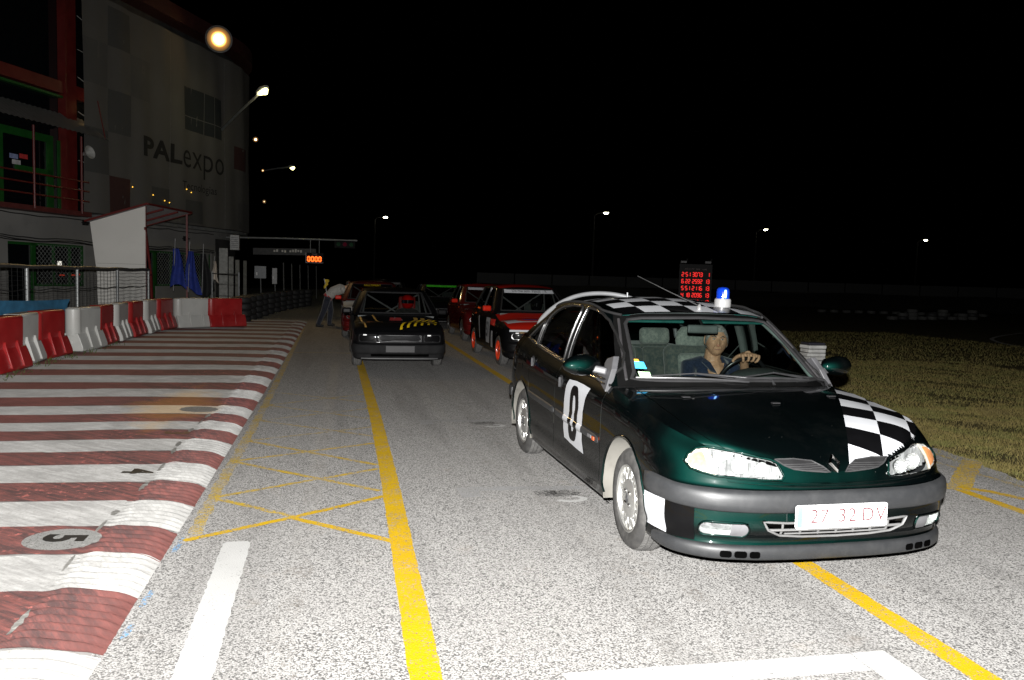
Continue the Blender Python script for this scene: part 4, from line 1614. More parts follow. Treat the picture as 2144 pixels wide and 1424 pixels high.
def clip_poly(poly, a, b, c):
    """keep the part of poly where a*x + b*y + c >= 0"""
    out = []
    for i in range(len(poly)):
        p, q = poly[i], poly[(i + 1) % len(poly)]
        dp, dq = a * p[0] + b * p[1] + c, a * q[0] + b * q[1] + c
        if dp >= 0:
            out.append(p)
        if (dp >= 0) != (dq >= 0):
            t = dp / (dp - dq)
            out.append((p[0] + (q[0] - p[0]) * t, p[1] + (q[1] - p[1]) * t))
    return out
# chequers on the left half of the bonnet, set at a slant
ca, sa = cos(radians(-31)), sin(radians(-31))
ox, oy, cs = 1.412, .526, .180
def chk(i, j):
    return (ox + cs * (i * ca - j * sa), oy + cs * (i * sa + j * ca))
_fe = [(p.x, p.y) for p in _E[:_si + 1]]
for i in range(-4, 7):
    for j in range(0, 6):
        po = [chk(i, j), chk(i + 1, j), chk(i + 1, j + 1), chk(i, j + 1)]
        if j == 0 and i >= 3:
            po = clip_poly(po, 0, 1, -.02)
        po = clip_poly(po, -1, 0, 2.16)
        if len(po) < 3 or max(p[0] for p in po) < 1.02 or min(p[1] for p in po) > .86:
            continue
        wh = (i + j) % 2 == 0
        g = decal(hood_bvh, po, ABOVE, .0022, .012 if max(p[0] for p in po) > 1.9 or max(p[1] for p in po) > .72 else .03)
        if len(g.f) > 2:
            g.build('white_square' if wh else 'black_square', WHITEVINYL if wh else BLACKVINYL, bonnet, smooth=60)
# chequers across the roof
rc = .190
for i in range(-1, 8):
    for j in range(-3, 3):
        x1, y0 = .235 - (i) * .182, -.01 + j * rc
        bow = lambda x, y: (x - .16 * (y * y), y)
        po = [bow(x1, y0), bow(x1, y0 + rc), bow(x1 - .182, y0 + rc), bow(x1 - .182, y0)]
        if i == -1:
            po = [bow(.36, y0), bow(.36, y0 + rc), bow(.235, y0 + rc), bow(.235, y0)]
            po = [(min(p[0], .368 - .12 * p[1] ** 2), p[1]) for p in po]
        po = [(x, max(-.545, min(.575, y))) for x, y in po]
        if i == -1:
            po = [bow(.434, po[0][1]), bow(.434, po[1][1]), bow(.235 - .182 * 0, po[1][1]), bow(.235, po[0][1])]
        wh = (i + j) % 2 == 1
        g = decal(roof_bvh, po, ABOVE, .0022, .04)
        if len(g.f) > 1:
            g.build('white_square' if wh else 'black_square', WHITEVINYL if wh else BLACKVINYL, roof, smooth=60)

# --- door mirrors, handles, wipers, aerial, beacon, rear hoop
MB = plain('mirror_base_grey', (.045, .045, .048), .5, var=.2)
for sg in (-1, 1):
    g = G()
    c = Vector((.735, sg * .968, 1.058))
    vs = []
    nu, nv = 24, 14
    for i in range(nu):
        a = 2 * pi * i / nu
        for j in range(nv + 1):
            b = -pi / 2 + pi * j / nv
            ex, ey, ez = sin(b), cos(b) * cos(a), cos(b) * sin(a)
            px = ex * (.085 if ex > 0 else .030)
            k = 1 + .15 * ey * sg
            vs.append(c + Vector((px - .03 * (ey * sg) ** 1, sg * ey * sg * .142 * sg, ez * .072 * k)))
    g.add(vs, [(i * (nv + 1) + j, ((i + 1) % nu) * (nv + 1) + j, ((i + 1) % nu) * (nv + 1) + j + 1, i * (nv + 1) + j + 1) for i in range(nu) for j in range(nv)])
    mr = g.build('door_mirror', GREEN, lead, smooth=80)
    G().prism([(.91, .90), (.86, 1.045), (.80, 1.125), (.70, 1.10), (.66, .955), (.74, .945)], lambda a, b, d: Vector((a, sg * (.845 - (b - .9) * .42 + d), b)), -.03, .012).build('mirror_base', MB, mr, bevel=.006)
    G().bar((.775, sg * .80, 1.02), (.745, sg * .90, 1.04), .07, .05).build('mirror_arm', MB, mr, bevel=.012)
    pa = [c + Vector((-.034, sg * y, z)) for y, z in rrect(.19, .105, .04, 4)]
    G().add(pa, [tuple(range(len(pa)))]).build('mirror_glass', CHROME, mr)
    for hx, hz, dr in ((-.04, .842, 'front_door'), (-.955, .90, 'rear_door')):
        p = drop(skin_bvh, *(RIGHT if sg < 0 else LEFT)(hx, hz))
        hd = G()
        hd.lathe([(.046, -.004), (.046, .004), (.040, .008), (.03, -.004), (.0001, -.012)], 24, Matrix.Translation(p) @ Matrix.Rotation(radians(-90 * sg), 4, 'X') @ Matrix.Diagonal((1, 1.15, 1, 1)))
        o = hd.build('door_handle', BLACKPL, PARTS[dr + ('r' if sg < 0 else 'l')], smooth=50)
        G().bar(p + Vector((.0, sg * .010, .036)), p + Vector((-.004, sg * .010, -.040)), .022, .012).build('handle_grip', plain('handle_grip_black', (.03, .03, .032), .3), lead, bevel=.004)
WIP = plain('wiper_black', (.018, .018, .019), .4)
def on_screen(y, z, off=.012):
    return drop(house_bvh, *FRONT(y, z), off)
for (y0, z0, y1, z1, ym, zm) in ((-.66, .992, .05, .985, -.26, 1.012), (-.04, 1.0, .56, .985, .22, 1.018)):
    p = [on_screen(y0 + (y1 - y0) * t, z0 + (z1 - z0) * t + .012 * sin(pi * t), .012) for t in [k / 16 for k in range(17)]]
    p = [q for q in p if q]
    w = G().tube(p, .0045, 6, flat=1.6).build('wiper', WIP, lead, smooth=60)
    G().tube([on_screen(y0 + (y1 - y0) * .12, z0 + .008, .022), on_screen((y0 + y1) / 2, zm + .004, .032), on_screen(y0 + (y1 - y0) * .88, z1 + .008, .022)], .004, 6).build('wiper_bridge', WIP, w)
    pv = _back(.5 + (y1 + .18) / 1.62) + Vector((-.02, 0, .01))
    G().tube([pv, pv + Vector((-.04, 0, .03)), on_screen((y0 + y1) / 2, zm + .006, .03)], [.012, .010, .006], 8).build('wiper_arm', WIP, w, smooth=60)
for y in (.02, .5, -.5):
    h = drop(hood_bvh, (1.52 - abs(y) * .3, y, 3), (0, 0, -1), .004)
    G().box(h, (.03, .05, .008)).build('washer_jet', BLACKPL, lead, bevel=.003)
ap = drop(roof_bvh, (.36, .06, 4), (0, 0, -1), 0)
G().lathe([(.020, 0), (.018, .018), (.009, .04), (.0001, .045)], 12, Matrix.Translation(ap)).build('aerial_base', plain('aerial_grey', (.12, .12, .12), .4), lead, smooth=60)
G().tube([ap + Vector((0, 0, .03)), ap + Vector((-.28, -.115, .125)), ap + Vector((-.62, -.25, .245))], [.0035, .003, .002], 6).build('aerial', plain('aerial_black', (.05, .05, .05), .3), lead)
# silver hoop over the tail
HOOP = plain('silver_hoop', (.20, .205, .21), .4, .3, var=.08)
hp = catmull([(-1.40, -.70, 1.10), (-1.45, -.672, 1.235), (-1.55, -.50, 1.375), (-1.62, -.27, 1.475), (-1.65, 0, 1.508), (-1.62, .27, 1.475), (-1.55, .50, 1.375), (-1.45, .672, 1.235), (-1.40, .70, 1.10)], 8)
G().tube(hp, .021, 12).build('rear_hoop', HOOP, lead, smooth=60)
G().tube([(-1.0, .02, 1.44), (-1.01, .02, 1.53)], .008, 8).build('roof_stub', HOOP, lead, smooth=60)
# blue beacon standing on the roof: a thing of its own
bp = drop(roof_bvh, (.155, .355, 4), (0, 0, -1), 0)
bw = _Mi.inverted() @ bp
bea = thing('beacon', 'blue revolving beacon on a silver magnetic base on the green car roof', 'beacon', tuple(bw - Vector((0, 0, .004))), 0)
G().lathe([(.060, 0), (.063, .008), (.063, .055), (.058, .066), (.0001, .066)], 36).build('base', plain('beacon_silver', (.24, .24, .24), .35, .3, var=.1), bea, smooth=40)
_m = NT('blue_beacon_glass')
_m.color((.004, .03, .30))
_m.set(Roughness=.12, Coat_Weight=1.0, Transmission_Weight=.35, Emission_Color=(.01, .07, 1.0), Emission_Strength=.10)
G().lathe([(.050, .066), (.050, .12), (.046, .140), (.034, .152), (.0001, .157)], 36).build('dome', _m.mat, bea, smooth=50)
G().lathe([(.0001, .072), (.010, .074), (.012, .11), (.009, .132), (.0001, .136)], 12, Matrix.Translation((-.006, -.052, 0)) @ Matrix.Diagonal((.9, .16, 1, 1))).build('lit_bulb', emit('beacon_bulb', (.25, .55, 1.0), 5.0), bea, smooth=60)

# --- cabin
def cushion(name, c, d, mat, parent, r=.05, rot=None, lv=2):
    g = G()
    g.box((0, 0, 0), d)
    o = g.build(name, mat, parent, smooth=180)
    m = o.modifiers.new('bevel', 'BEVEL')
    m.width = r
    m.segments = 4
    o.location = c
    if rot:
        o.rotation_euler = rot
    return o
for y in (-.38, .38):
    cushion('seat_base', (-.10, y, .48), (.50, .50, .17), SEATD, lead, .06)
    st = cushion('seat_back', (-.335, y, .80), (.14, .50, .64), SEATD, lead, .065, (0, radians(-16), 0))
    cushion('seat_insert', (-.275, y, .83), (.10, .32, .44), SEATF, lead, .045, (0, radians(-16), 0))
    g = G()
    g.lathe([(.0001, -.115), (.09, -.108), (.145, -.075), (.165, 0), (.150, .070), (.105, .112), (.0001, .122)], 32, Matrix.Diagonal((.34, .84, 1, 1)))
    g.xf(lambda p: Vector((-.425, y, 1.145)) + p)
    g.build('headrest', SEATF, lead, smooth=180)
for y in (-.42, 0, .42):
    cushion('rear_backrest', (-1.02, y * 1.0, .74), (.15, .44, .60), SEATD, lead, .05, (0, radians(-18), 0))
cushion('rear_bench', (-.80, 0, .50), (.50, 1.30, .15), SEATD, lead, .05)
for y in (-.36, .36):
    cushion('rear_headrest', (-1.15, y, 1.13), (.09, .29, .155), SEATF, lead, .04, (0, radians(-10), 0))
G().box((-1.45, 0, 1.03), (.45, 1.25, .03)).build('parcel_shelf', SEATD, lead, bevel=.01)
ds = G()
dsec = [(1.02, .93), (.92, .965), (.70, .972), (.60, .945), (.55, .88), (.56, .60), (1.0, .60)]
ds.prism(dsec, lambda a, b, d: Vector((a - .16 * (d / .76) ** 2 * (1 if a > .8 else .3), d, b)), -.74, .74)
ds.build('dashboard', DASH, lead, bevel=.02)
bn = G().lathe([(.0001, .12), (.08, .112), (.16, .08), (.21, .03), (.225, -.03)], 28, Matrix.Translation((.62, .43, .955)) @ Matrix.Diagonal((.75, 1.08, .62, 1)))
bn.build('instrument_hood', DASH, lead, smooth=60)
sw = Matrix.Translation((.37, .43, .915)) @ Matrix.Rotation(radians(-64), 4, 'Y')
WH = plain('steering_wheel_black', (.012, .012, .013), .3, 0, .3)
G().tube([sw @ Vector((.185 * cos(2 * pi * k / 40), .185 * sin(2 * pi * k / 40), 0)) for k in range(40)], .0155, 10, True).build('steering_wheel', WH, lead, smooth=60)
G().box((0, 0, -.01), (.13, .15, .05)).xf(lambda p: sw @ p).build('steering_boss', WH, lead, bevel=.02)
for a in (0, 180, 90):
    G().tube([sw @ Vector((.05 * cos(radians(a + 90)), .05 * sin(radians(a + 90)), -.01)), sw @ Vector((.18 * cos(radians(a + 90)), .18 * sin(radians(a + 90)), 0))], .013, 6).build('steering_spoke', WH, lead)
G().box((.49, .03, 1.296), (.035, .225, .062), Matrix.Rotation(radians(-12), 3, 'Z')).build('inner_mirror', plain('inner_mirror_grey', (.075, .085, .083), .5), lead, bevel=.012)
G().tube([(.50, .03, 1.31), (.44, .02, 1.375)], .010, 6).build('mirror_stalk', BLACKPL, lead)
VIS = plain('green_sun_visor', (.012, .11, .095), .6)
for y in (-.32, .33):
    G().box((.30, y, 1.372), (.20, .50, .018), Matrix.Rotation(radians(20), 3, 'Y')).build('sun_visor', VIS, lead, bevel=.008)
G().grid(lambda u, v: roof_f(.02 + .96 * u, .02 + .96 * v) - Vector((0, 0, .035)), 16, 16).build('headlining', plain('headlining_cloth', (.035, .050, .048), .9), lead, smooth=60)
TRIM = plain('pillar_trim', (.22, .26, .25), .6)
for sg in (-1, 1):
    G().tube([(.86, sg * .735, .965), (.60, sg * .66, 1.19), (.33, sg * .585, 1.36)], [.040, .034, .030], 10, flat=.5).build('pillar_lining', TRIM, lead, smooth=60)
    G().tube([(-.16, sg * .77, .97), (-.15, sg * .70, 1.2), (-.14, sg * .625, 1.40)], .036, 8, flat=.6).build('centre_pillar_lining', plain('dark_trim', (.05, .058, .055), .6), lead, smooth=60)
    G().tube([(-.17, sg * .735, 1.17), (-.24, sg * .60, .98), (-.22, sg * .50, .75)], .018, 6, flat=.25).build('seat_belt', plain('belt_webbing', (.12, .13, .125), .7), lead)
    G().box((.10, sg * .80, .74), (1.5, .03, .40)).build('door_lining', plain('dark_trim', (.05, .058, .055), .6), lead, bevel=.01)
G().tube([(-.20, -.64, 1.20), (-.05, -.50, 1.0), (.08, -.30, .72)], .022, 6, flat=.2).build('seat_belt', plain('belt_webbing', (.12, .13, .125), .7), lead)
# stickers in the corner of the screen
for (y0, z0, w, h, cl) in ((-.605, 1.072, .068, .040, (.05, .42, .78)), (-.598, 1.018, .068, .034, (.42, .70, .38)), (-.612, 1.1, .03, .014, (.55, .28, .03))):
    po = [(y0 - w / 2, z0 - h / 2), (y0 + w / 2, z0 - h / 2), (y0 + w / 2, z0 + h / 2), (y0 - w / 2, z0 + h / 2)]
    G().add([on_screen(a, b, .0015) for a, b in po], [(0, 1, 2, 3)]).build('screen_sticker', plain('sticker_%d' % int(cl[2] * 100), cl, .5), lead)

# ================================================================== people
SKIN_M = plain('skin', (.50, .28, .17), .5, var=.22, scale=60, bump=.25, dirt=((.36, .20, .125), .4))
def remesh(o, voxel, smooth=4):
    m = o.modifiers.new('remesh', 'REMESH')
    m.mode = 'VOXEL'
    m.voxel_size = voxel
    m.use_smooth_shade = True
    if smooth:
        s_ = o.modifiers.new('smooth', 'SMOOTH')
        s_.iterations = smooth
        s_.factor = .5
    return o
def head_geo(g, c, fw, up, size=1.0, jaw=1.0):
    """a head of lat-long rings: brow, sockets, nose, lips, chin, ears"""
    fw, up = Vector(fw).normalized(), Vector(up).normalized()
    side = up.cross(fw).normalized()
    up = fw.cross(side)
    nu, nv = 40, 34
    def gs(a, b, s1, s2):
        return math.exp(-(a / s1) ** 2 - (b / s2) ** 2)
    vs = []
    for j in range(nv + 1):
        el = -pi / 2 + pi * j / nv
        for i in range(nu):
            az = 2 * pi * i / nu
            a = az if az < pi else az - 2 * pi
            x, y, z = cos(el) * cos(a), cos(el) * sin(a), sin(el)
            rx = .100 if x > 0 else .098
            X, Y, Z = x * rx, y * .084, z * .122
            low = max(0, -z)
            Y *= 1 - .17 * low ** 1.6
            if x < 0:
                X *= 1 - .45 * low
            if x > .2:
                f = .0
                zz = Z
                f += .030 * gs(Y, zz + .014, .015, .021) + .012 * gs(Y, zz - .012, .010, .022)
                f += .007 * gs(abs(Y) - .030, zz - .040, .024, .012)
                f -= .012 * gs(abs(Y) - .031, zz - .021, .017, .013)
                f += .007 * gs(Y, zz + .053, .024, .008) + .004 * gs(Y, zz + .066, .020, .006) - .004 * gs(Y, zz + .0595, .024, .003)
                f += .011 * gs(Y, zz + .100, .026, .018)
                f += .005 * gs(abs(Y) - .045, zz + .015, .016, .02) - .005 * gs(abs(Y) - .046, zz + .052, .014, .02)
                X += f
            vs.append(Vector(c) + (fw * X + side * Y + up * Z) * size)
    fs = [(j * nu + i, j * nu + (i + 1) % nu, (j + 1) * nu + (i + 1) % nu, (j + 1) * nu + i) for j in range(nv) for i in range(nu)]
    g.add(vs, fs)
    for sgn in (-1, 1):
        e = Vector(c) + (side * sgn * .079 + fw * -.012 + up * .000) * size
        ring = []
        for k in range(13):
            a = 2 * pi * k / 13
            ring.append(e + (up * (.033 * sin(a)) + fw * (.017 * cos(a) - .006 * sin(a)) + side * sgn * (.006 - .006 * cos(a))) * size)
        g.tube(ring, .0065 * size, 6, True)
        g.tube([e - up * .02 * size, e + up * .02 * size], [.008 * size, .009 * size], 6)
    return fw, side, up
def person_driver():
    """the man at the wheel of the lead car, in the car's frame"""
    root = thing('person', 'man with grey hair in a navy polo shirt at the wheel of the green car', 'person', (CAR_X, CAR_Y, 0), CAR_RZ)
    hc = Vector((.015, .392, 1.178))
    fw = Vector((1, -.36, -.03))
    g = G()
    f, sd, up = head_geo(g, hc, fw, (.05, .02, 1), 1.0)
    neck0 = hc + Vector((-.045, 0, -.075))
    g.tube([neck0, hc + Vector((-.06, 0, -.15)), Vector((-.075, .40, .99))], [.062, .066, .082], 14)
    g.tube([Vector((-.06, .40, 1.0)), Vector((.005, .405, .93)), Vector((.045, .41, .86))], [.075, .07, .05], 12)
    # left hand gripping the top of the wheel
    R_ = .185
    def wheel_pt(deg, r=R_, h=0):
        a = radians(deg)
        return sw @ Vector((r * cos(a), r * sin(a), h))
    wrist = wheel_pt(8, .150, .105)
    elbow = Vector((.04, .66, .80))
    palm = wheel_pt(4, .192, .034)
    g.tube([elbow, (elbow + wrist) / 2, wrist, palm], [.043, .038, .027, .034], 12)
    g.tube([wheel_pt(-14, .198, .026), wheel_pt(21, .198, .026)], [.021, .023], 10)
    for k, dg in enumerate((-14, -2, 10, 22)):
        ln = (.92, 1.0, .97, .82)[k]
        pts = [wheel_pt(dg, .208, .026), wheel_pt(dg - 1, .221, -.006), wheel_pt(dg - 2, .208, -.028 * ln), wheel_pt(dg - 2, .184, -.029 * ln), wheel_pt(dg - 2, .166, -.010)]
        g.tube(pts, [.0120, .0118, .0108, .0098, .0085], 10)
    th = [wheel_pt(-16, .198, .032), wheel_pt(-26, .206, .016), wheel_pt(-34, .212, -.004), wheel_pt(-38, .213, -.020)]
    g.tube(th, [.015, .0135, .0115, .010], 10)
    body = g.build('body', SKIN_M, root, smooth=180)
    remesh(body, .0042, 2)
    s = G()                                                         # polo shirt, open at the neck
    s.tube([(-.10, .40, .62), (-.10, .40, .78), (-.10, .40, .90), (-.085, .40, .975), (-.08, .40, 1.015)], [.19, .20, .195, .15, .085], 22, flat=.62)
    for sgn, sh, el in ((1, Vector((-.08, .585, .955)), elbow + Vector((-.02, -.01, .02))), (-1, Vector((-.08, .205, .955)), Vector((.08, .13, .76)))):
        s.tube([Vector((-.08, .40 + sgn * .07, .985)), sh, sh.lerp(el, .55), el], [.070, .074, .062, .054], 14)
    s.tube([(-.09, .30, .985), (-.075, .345, 1.035), (-.10, .40, 1.06)], [.022, .022, .02], 8)
    s.tube([(-.09, .50, .985), (-.075, .455, 1.035), (-.10, .40, 1.06)], [.022, .022, .02], 8)
    shirt = s.build('polo_shirt', fabric('navy_polo_cloth', (.012, .018, .038), (.022, .032, .062), 60), root, smooth=180)
    remesh(shirt, .009, 3)
    v = G()                                                         # skin in the open neck
    v.add([Vector((.062, .352, .985)), Vector((.062, .455, .985)), Vector((.108, .415, .80)), Vector((.10, .395, .80))], [(0, 1, 2, 3)])
    vn = G().grid(lambda a, b: Vector((.018 + .055 * a + .012 * sin(pi * b), .403 + (b - .5) * (.13 - .115 * a), 1.0 - .16 * a)), 8, 6)
    vn.build('open_neck', SKIN_M, body, smooth=180)
    for sgn in (-1, 1):                                             # collar
        cl = G()
        cl.add([Vector((-.03, .403 + sgn * .085, 1.035)), Vector((.045, .403 + sgn * .068, 1.005)), Vector((.086, .403 + sgn * .030, .925)), Vector((.080, .403 + sgn * .085, .945)), Vector((-.02, .403 + sgn * .12, 1.01))], [(0, 1, 2, 3, 4)])
        o = cl.build('collar', fabric('navy_polo_cloth', (0, 0, 0), (0, 0, 0)), shirt)
        o.modifiers.new('thick', 'SOLIDIFY').thickness = .008
    h = G()                                                         # short grey hair: cap with a receding front
    for j in range(15):
        for i in range(36):
            pass
    rng = random.Random(5)
    def hp(a, el, k=1.0):
        x, y, z = cos(el) * cos(a), cos(el) * sin(a), sin(el)
        return hc + (f * (x * .104 - .002) + sd * y * .0895 + up * z * .129) * k
    vs, fs = [], []
    na, ne = 48, 14
    for i in range(na):
        a = 2 * pi * i / na
        aa = a if a < pi else a - 2 * pi
        lo = radians(36) if abs(aa) < .55 else (radians(36 - 52 * min(1, (abs(aa) - .55) / .75)) if abs(aa) < 1.3 else radians(-16 - 14 * min(1, (abs(aa) - 1.3) / .8)))
        for j in range(ne + 1):
            el = lo + (pi / 2 - lo) * j / ne
            vs.append(hp(aa, el, 1.0 + rng.uniform(-.008, .022)))
    fs = [(i * (ne + 1) + j, ((i + 1) % na) * (ne + 1) + j, ((i + 1) % na) * (ne + 1) + j + 1, i * (ne + 1) + j + 1) for i in range(na) for j in range(ne)]
    h.add(vs, fs).build('hair', plain('grey_hair', (.30, .295, .28), .7, var=.6, scale=70, bump=.8), root, smooth=60)
    for sgn in (-1, 1):
        ec = hc + f * .0855 + sd * sgn * .031 + up * .019
        G().lathe([(.0001, -.0085), (.006, -.006), (.0095, 0), (.006, .006), (.0001, .0085)], 12, Matrix.Translation(ec) @ Matrix.Diagonal((1, 1.3, .75, 1))).build('eye', plain('eye_white', (.45, .42, .38), .2), root, smooth=180)
        G().lathe([(.0001, -.004), (.0042, -.002), (.0045, .002), (.0001, .004)], 10, Matrix.Translation(ec + f * .0085)).build('iris', plain('iris_dark', (.015, .01, .008), .2), root, smooth=180)
        G().tube([hc + f * .094 + sd * sgn * .012 + up * .036, hc + f * .098 + sd * sgn * .032 + up * .044, hc + f * .084 + sd * sgn * .052 + up * .037], [.0035, .005, .003], 6).build('eyebrow', plain('brow_grey', (.06, .055, .05), .8), root, smooth=60)
        G().tube([hc + f * .092 + sd * sgn * .019 + up * .026, hc + f * .096 + sd * sgn * .032 + up * .030, hc + f * .088 + sd * sgn * .045 + up * .024], .0022, 6).build('eyelid', plain('lid_skin', (.20, .10, .065), .6), root, smooth=60)
        G().tube([hc + f * .100 + sd * sgn * .020 + up * -.028, hc + f * .094 + sd * sgn * .031 + up * -.045, hc + f * .088 + sd * sgn * .034 + up * -.066], .0018, 6).build('cheek_line', plain('lid_skin', (.20, .10, .065), .6), root, smooth=60)
    G().tube([hc + f * .096 + sd * -.024 + up * -.060, hc + f * .1035 + up * -.0585, hc + f * .096 + sd * .024 + up * -.060], [.0018, .003, .0018], 6).build('lips', plain('lip_skin', (.26, .11, .09), .5), root, smooth=60)
    vs = [hc + f * (.095) + up * -.075]
    g2 = G()
    g2.lathe([(.0001, -.02), (.011, -.012), (.014, 0), (.010, .011), (.0001, .016)], 12, Matrix.Translation(hc + f * .112 + up * -.020) @ Matrix.Diagonal((.8, 1, 1, 1)))
    g2.build('nose_tip', plain('ruddy_skin', (.46, .20, .13), .5), root, smooth=180)
person_driver()

def helmet_driver(label, car_loc, rz, c, col, suit):
    """a driver in a full-face helmet, strapped into a racing seat"""
    root = thing('person', label, 'person', car_loc, rz)
    g = G()
    c = Vector(c)
    g.tube([c + Vector((-.08, 0, -.50)), c + Vector((-.08, 0, -.33)), c + Vector((-.07, 0, -.20)), c + Vector((-.04, 0, -.10))], [.17, .19, .15, .07], 14, flat=.65)
    for sgn in (-1, 1):
        sh = c + Vector((-.08, sgn * .18, -.22))
        g.tube([c + Vector((-.07, sgn * .07, -.18)), sh, sh + Vector((.18, sgn * .06, -.20)), sh + Vector((.38, -sgn * .02, -.10))], [.07, .072, .055, .042], 10)
        g.tube([sh + Vector((.38, -sgn * .02, -.10)), sh + Vector((.44, -sgn * .03, -.07))], [.04, .045], 8)
    body = g.build('body', suit, root, smooth=180)
    remesh(body, .014, 3)
    h = G()
    h.lathe([(.0001, -.135), (.085, -.130), (.118, -.085), (.134, -.01), (.130, .06), (.098, .112), (.05, .137), (.0001, .142)], 28, Matrix.Translation(c) @ Matrix.Diagonal((1.08, .95, 1, 1)))
    hm = h.build('helmet', col, root, smooth=180)
    v = G().grid(lambda u, w: c + Vector((.149 * cos(radians(-68 + 136 * u)), .131 * sin(radians(-68 + 136 * u)), -.032 + .072 * w)), 18, 4)
    v.build('visor', plain('dark_visor', (.01, .01, .012), .08, 0, 1), root, smooth=180)
    return root

# ================================================================== the cars behind
def bg_car(name, label, loc, rz, paint, hood_mat=None, roof_mat=None, wheel_mat=None, scale=(1, 1, 1), spokes=5, visor=None, visor_txt=None, txt_mat=None, lamps='rect', cage=True, group='race cars on the grid', mirror=None, arch=.33, wr=.285):
    car = thing(name, label, 'car', loc, rz, group)
    sx, sy, sz = scale
    o_ = [(1.93, 0), (1.925, .35), (1.90, .60), (1.84, .74), (1.72, .805), (1.45, .82), (1.2, .822), (.7, .825), (0, .825), (-.7, .825), (-1.2, .82), (-1.6, .80), (-1.80, .72), (-1.87, .5), (-1.88, 0)]
    o_ = [(x * sx, y * sy) for x, y in o_]
    lo = [(.08, .17), (.03, .19), (.02, .27), (.0, .29), (-.005, .36), (.0, .43)]
    ls = [(.05, .20), (.03, .22), (.012, .28), (.004, .36), (.0, .46), (.0, .53)]
    fr = lo + [(.03, .445), (.035, .53), (.045, .615), (.075, .655)]
    sd = ls + [(.0, .56), (.0, .66), (.012, .78), (.05, .885)]
    sf = ls + [(.004, .56), (.008, .62), (.02, .70), (.055, .765)]
    sg0 = lo + [(.015, .50), (.02, .56), (.03, .645), (.06, .70)]
    rr = lo + [(.01, .56), (.015, .68), (.03, .82), (.07, .90)]
    pr = [fr, fr, fr, fr, sg0, sf, sf, sd, sd, sd, sd, rr, rr, rr, rr]
    pr = [[(a, b * sz) for a, b in p] for p in pr]
    sk = Skin(o_, pr, .045, 3, ())
    bv = sk.bvh()
    WX = 1.20 * sx, -1.22 * sx
    ar = [(WX[0], .30, arch), (WX[1], .30, arch)]
    top = [p.copy() for p in sk.top()]
    ci = max(i for i, p in enumerate(top) if p.y <= .66 * sy and p.x > 1.2)
    si = min(i for i, p in enumerate(top) if p.x < .80 * sx)
    fc_ = curve_fn([(p.x, -p.y, p.z) for p in reversed(top[1:ci + 1])] + [tuple(p) for p in top[:ci + 1]])
    sL = curve_fn([tuple(p) for p in reversed(top[ci:si + 1])])
    sR = curve_fn([(p.x, -p.y, p.z) for p in reversed(top[ci:si + 1])])
    b0 = top[si]
    bk = curve_fn([(b0.x, -b0.y, b0.z), (.86 * sx, -.5 * sy, .895 * sz), (.90 * sx, 0, .90 * sz), (.86 * sx, .5 * sy, .895 * sz), tuple(b0)])
    hf = coons(bk, fc_, sR, sL, 1, 1, lambda u, v: Vector((0, 0, .025 * sin(pi * u) * (1 - abs(2 * v - 1) ** 3))))
    hg_ = G().grid(hf, 20, 24)
    hb = BVHTree.FromPolygons([Vector(p) for p in hg_.v], hg_.f)
    grp = side_groups(sk, lambda c, i, j: 'front_bumper' if c.x > WX[0] + .3 and c.z < .44 * sz else ('body' if c.x < WX[0] + .3 or c.y > .2 else 'body'), ar)
    prt = {}
    for nm, cells in grp.items():
        g = panel_geo(sk, cells, 1)
        h = panel_geo(sk, cells, -1)
        g.add(h.v, h.f)
        prt[nm] = g.build(nm, paint if nm == 'body' else (BLACKPL if lamps == 'rect' else paint), car, smooth=45)
    bonnet_ = hg_.build('bonnet', hood_mat or paint, car, smooth=60)
    gl = [(.90, 0, .915), (.86, .5, .905), (.80, .72, .892), (.76, .772, .888), (.3, .775, .893), (-.35, .772, .90), (-1.0, .765, .91), (-1.45, .75, .92), (-1.68, .66, .93), (-1.75, .4, .93), (-1.76, 0, .93)]
    gu = [(.30, 0, 1.352), (.28, .36, 1.345), (.245, .52, 1.330), (.19, .565, 1.325), (.0, .585, 1.352), (-.45, .59, 1.362), (-.95, .585, 1.355), (-1.25, .57, 1.33), (-1.36, .50, 1.325), (-1.38, .3, 1.335), (-1.39, 0, 1.34)]
    ho = House([(x * sx, y * sy, z * sz) for x, y, z in gl], [(x * sx, y * sy, z * sz) for x, y, z in gu], .045, 14, .014)
    hbv = ho.bvh()
    wp = [(-.66 * sy, .94 * sz), (-.52 * sy, 1.31 * sz), (.52 * sy, 1.31 * sz), (.66 * sy, .94 * sz)]
    fp = [(.62 * sx, .93 * sz), (.10 * sx, 1.31 * sz), (-.28 * sx, 1.325 * sz), (-.30 * sx, .935 * sz)]
    rp = [(-.38 * sx, .94 * sz), (-.36 * sx, 1.325 * sz), (-.98 * sx, 1.315 * sz), (-1.22 * sx, .96 * sz)]
    ia = min(i for i, c in enumerate(ho.P) if c[0].x < .79 * sx)
    ir = min(i for i, c in enumerate(ho.P) if c[0].x < -1.5 * sx)
    cl = {}
    for i, j, c in ho.faces():
        if i < ia:
            k = 'windscreen' if inside(wp, c.y, c.z) else 'frame'
        elif i > ir:
            k = 'frame'
        else:
            k = 'front_window' if inside(fp, c.x, c.z) else ('rear_window' if inside(rp, c.x, c.z) else 'frame')
        cl.setdefault(k, []).append((i, j))
    for k, cells in cl.items():
        if k in ('front_window', 'rear_window'):
            for sg in (-1, 1):
                panel_geo(ho, cells, sg).xf(lambda p: Vector((p.x, p.y * .993, p.z))).build('side_window', SIDEGLASS, car, smooth=80)
        elif k == 'windscreen':
            both(cells, ho).xf(lambda p: Vector((p.x - .005, p.y * .995, p.z))).build('windscreen', glass('race_screen', (.86, .9, .88), 0, .8), car, smooth=80)
        else:
            both(cells, ho).build('window_frames', paint, car, smooth=60)
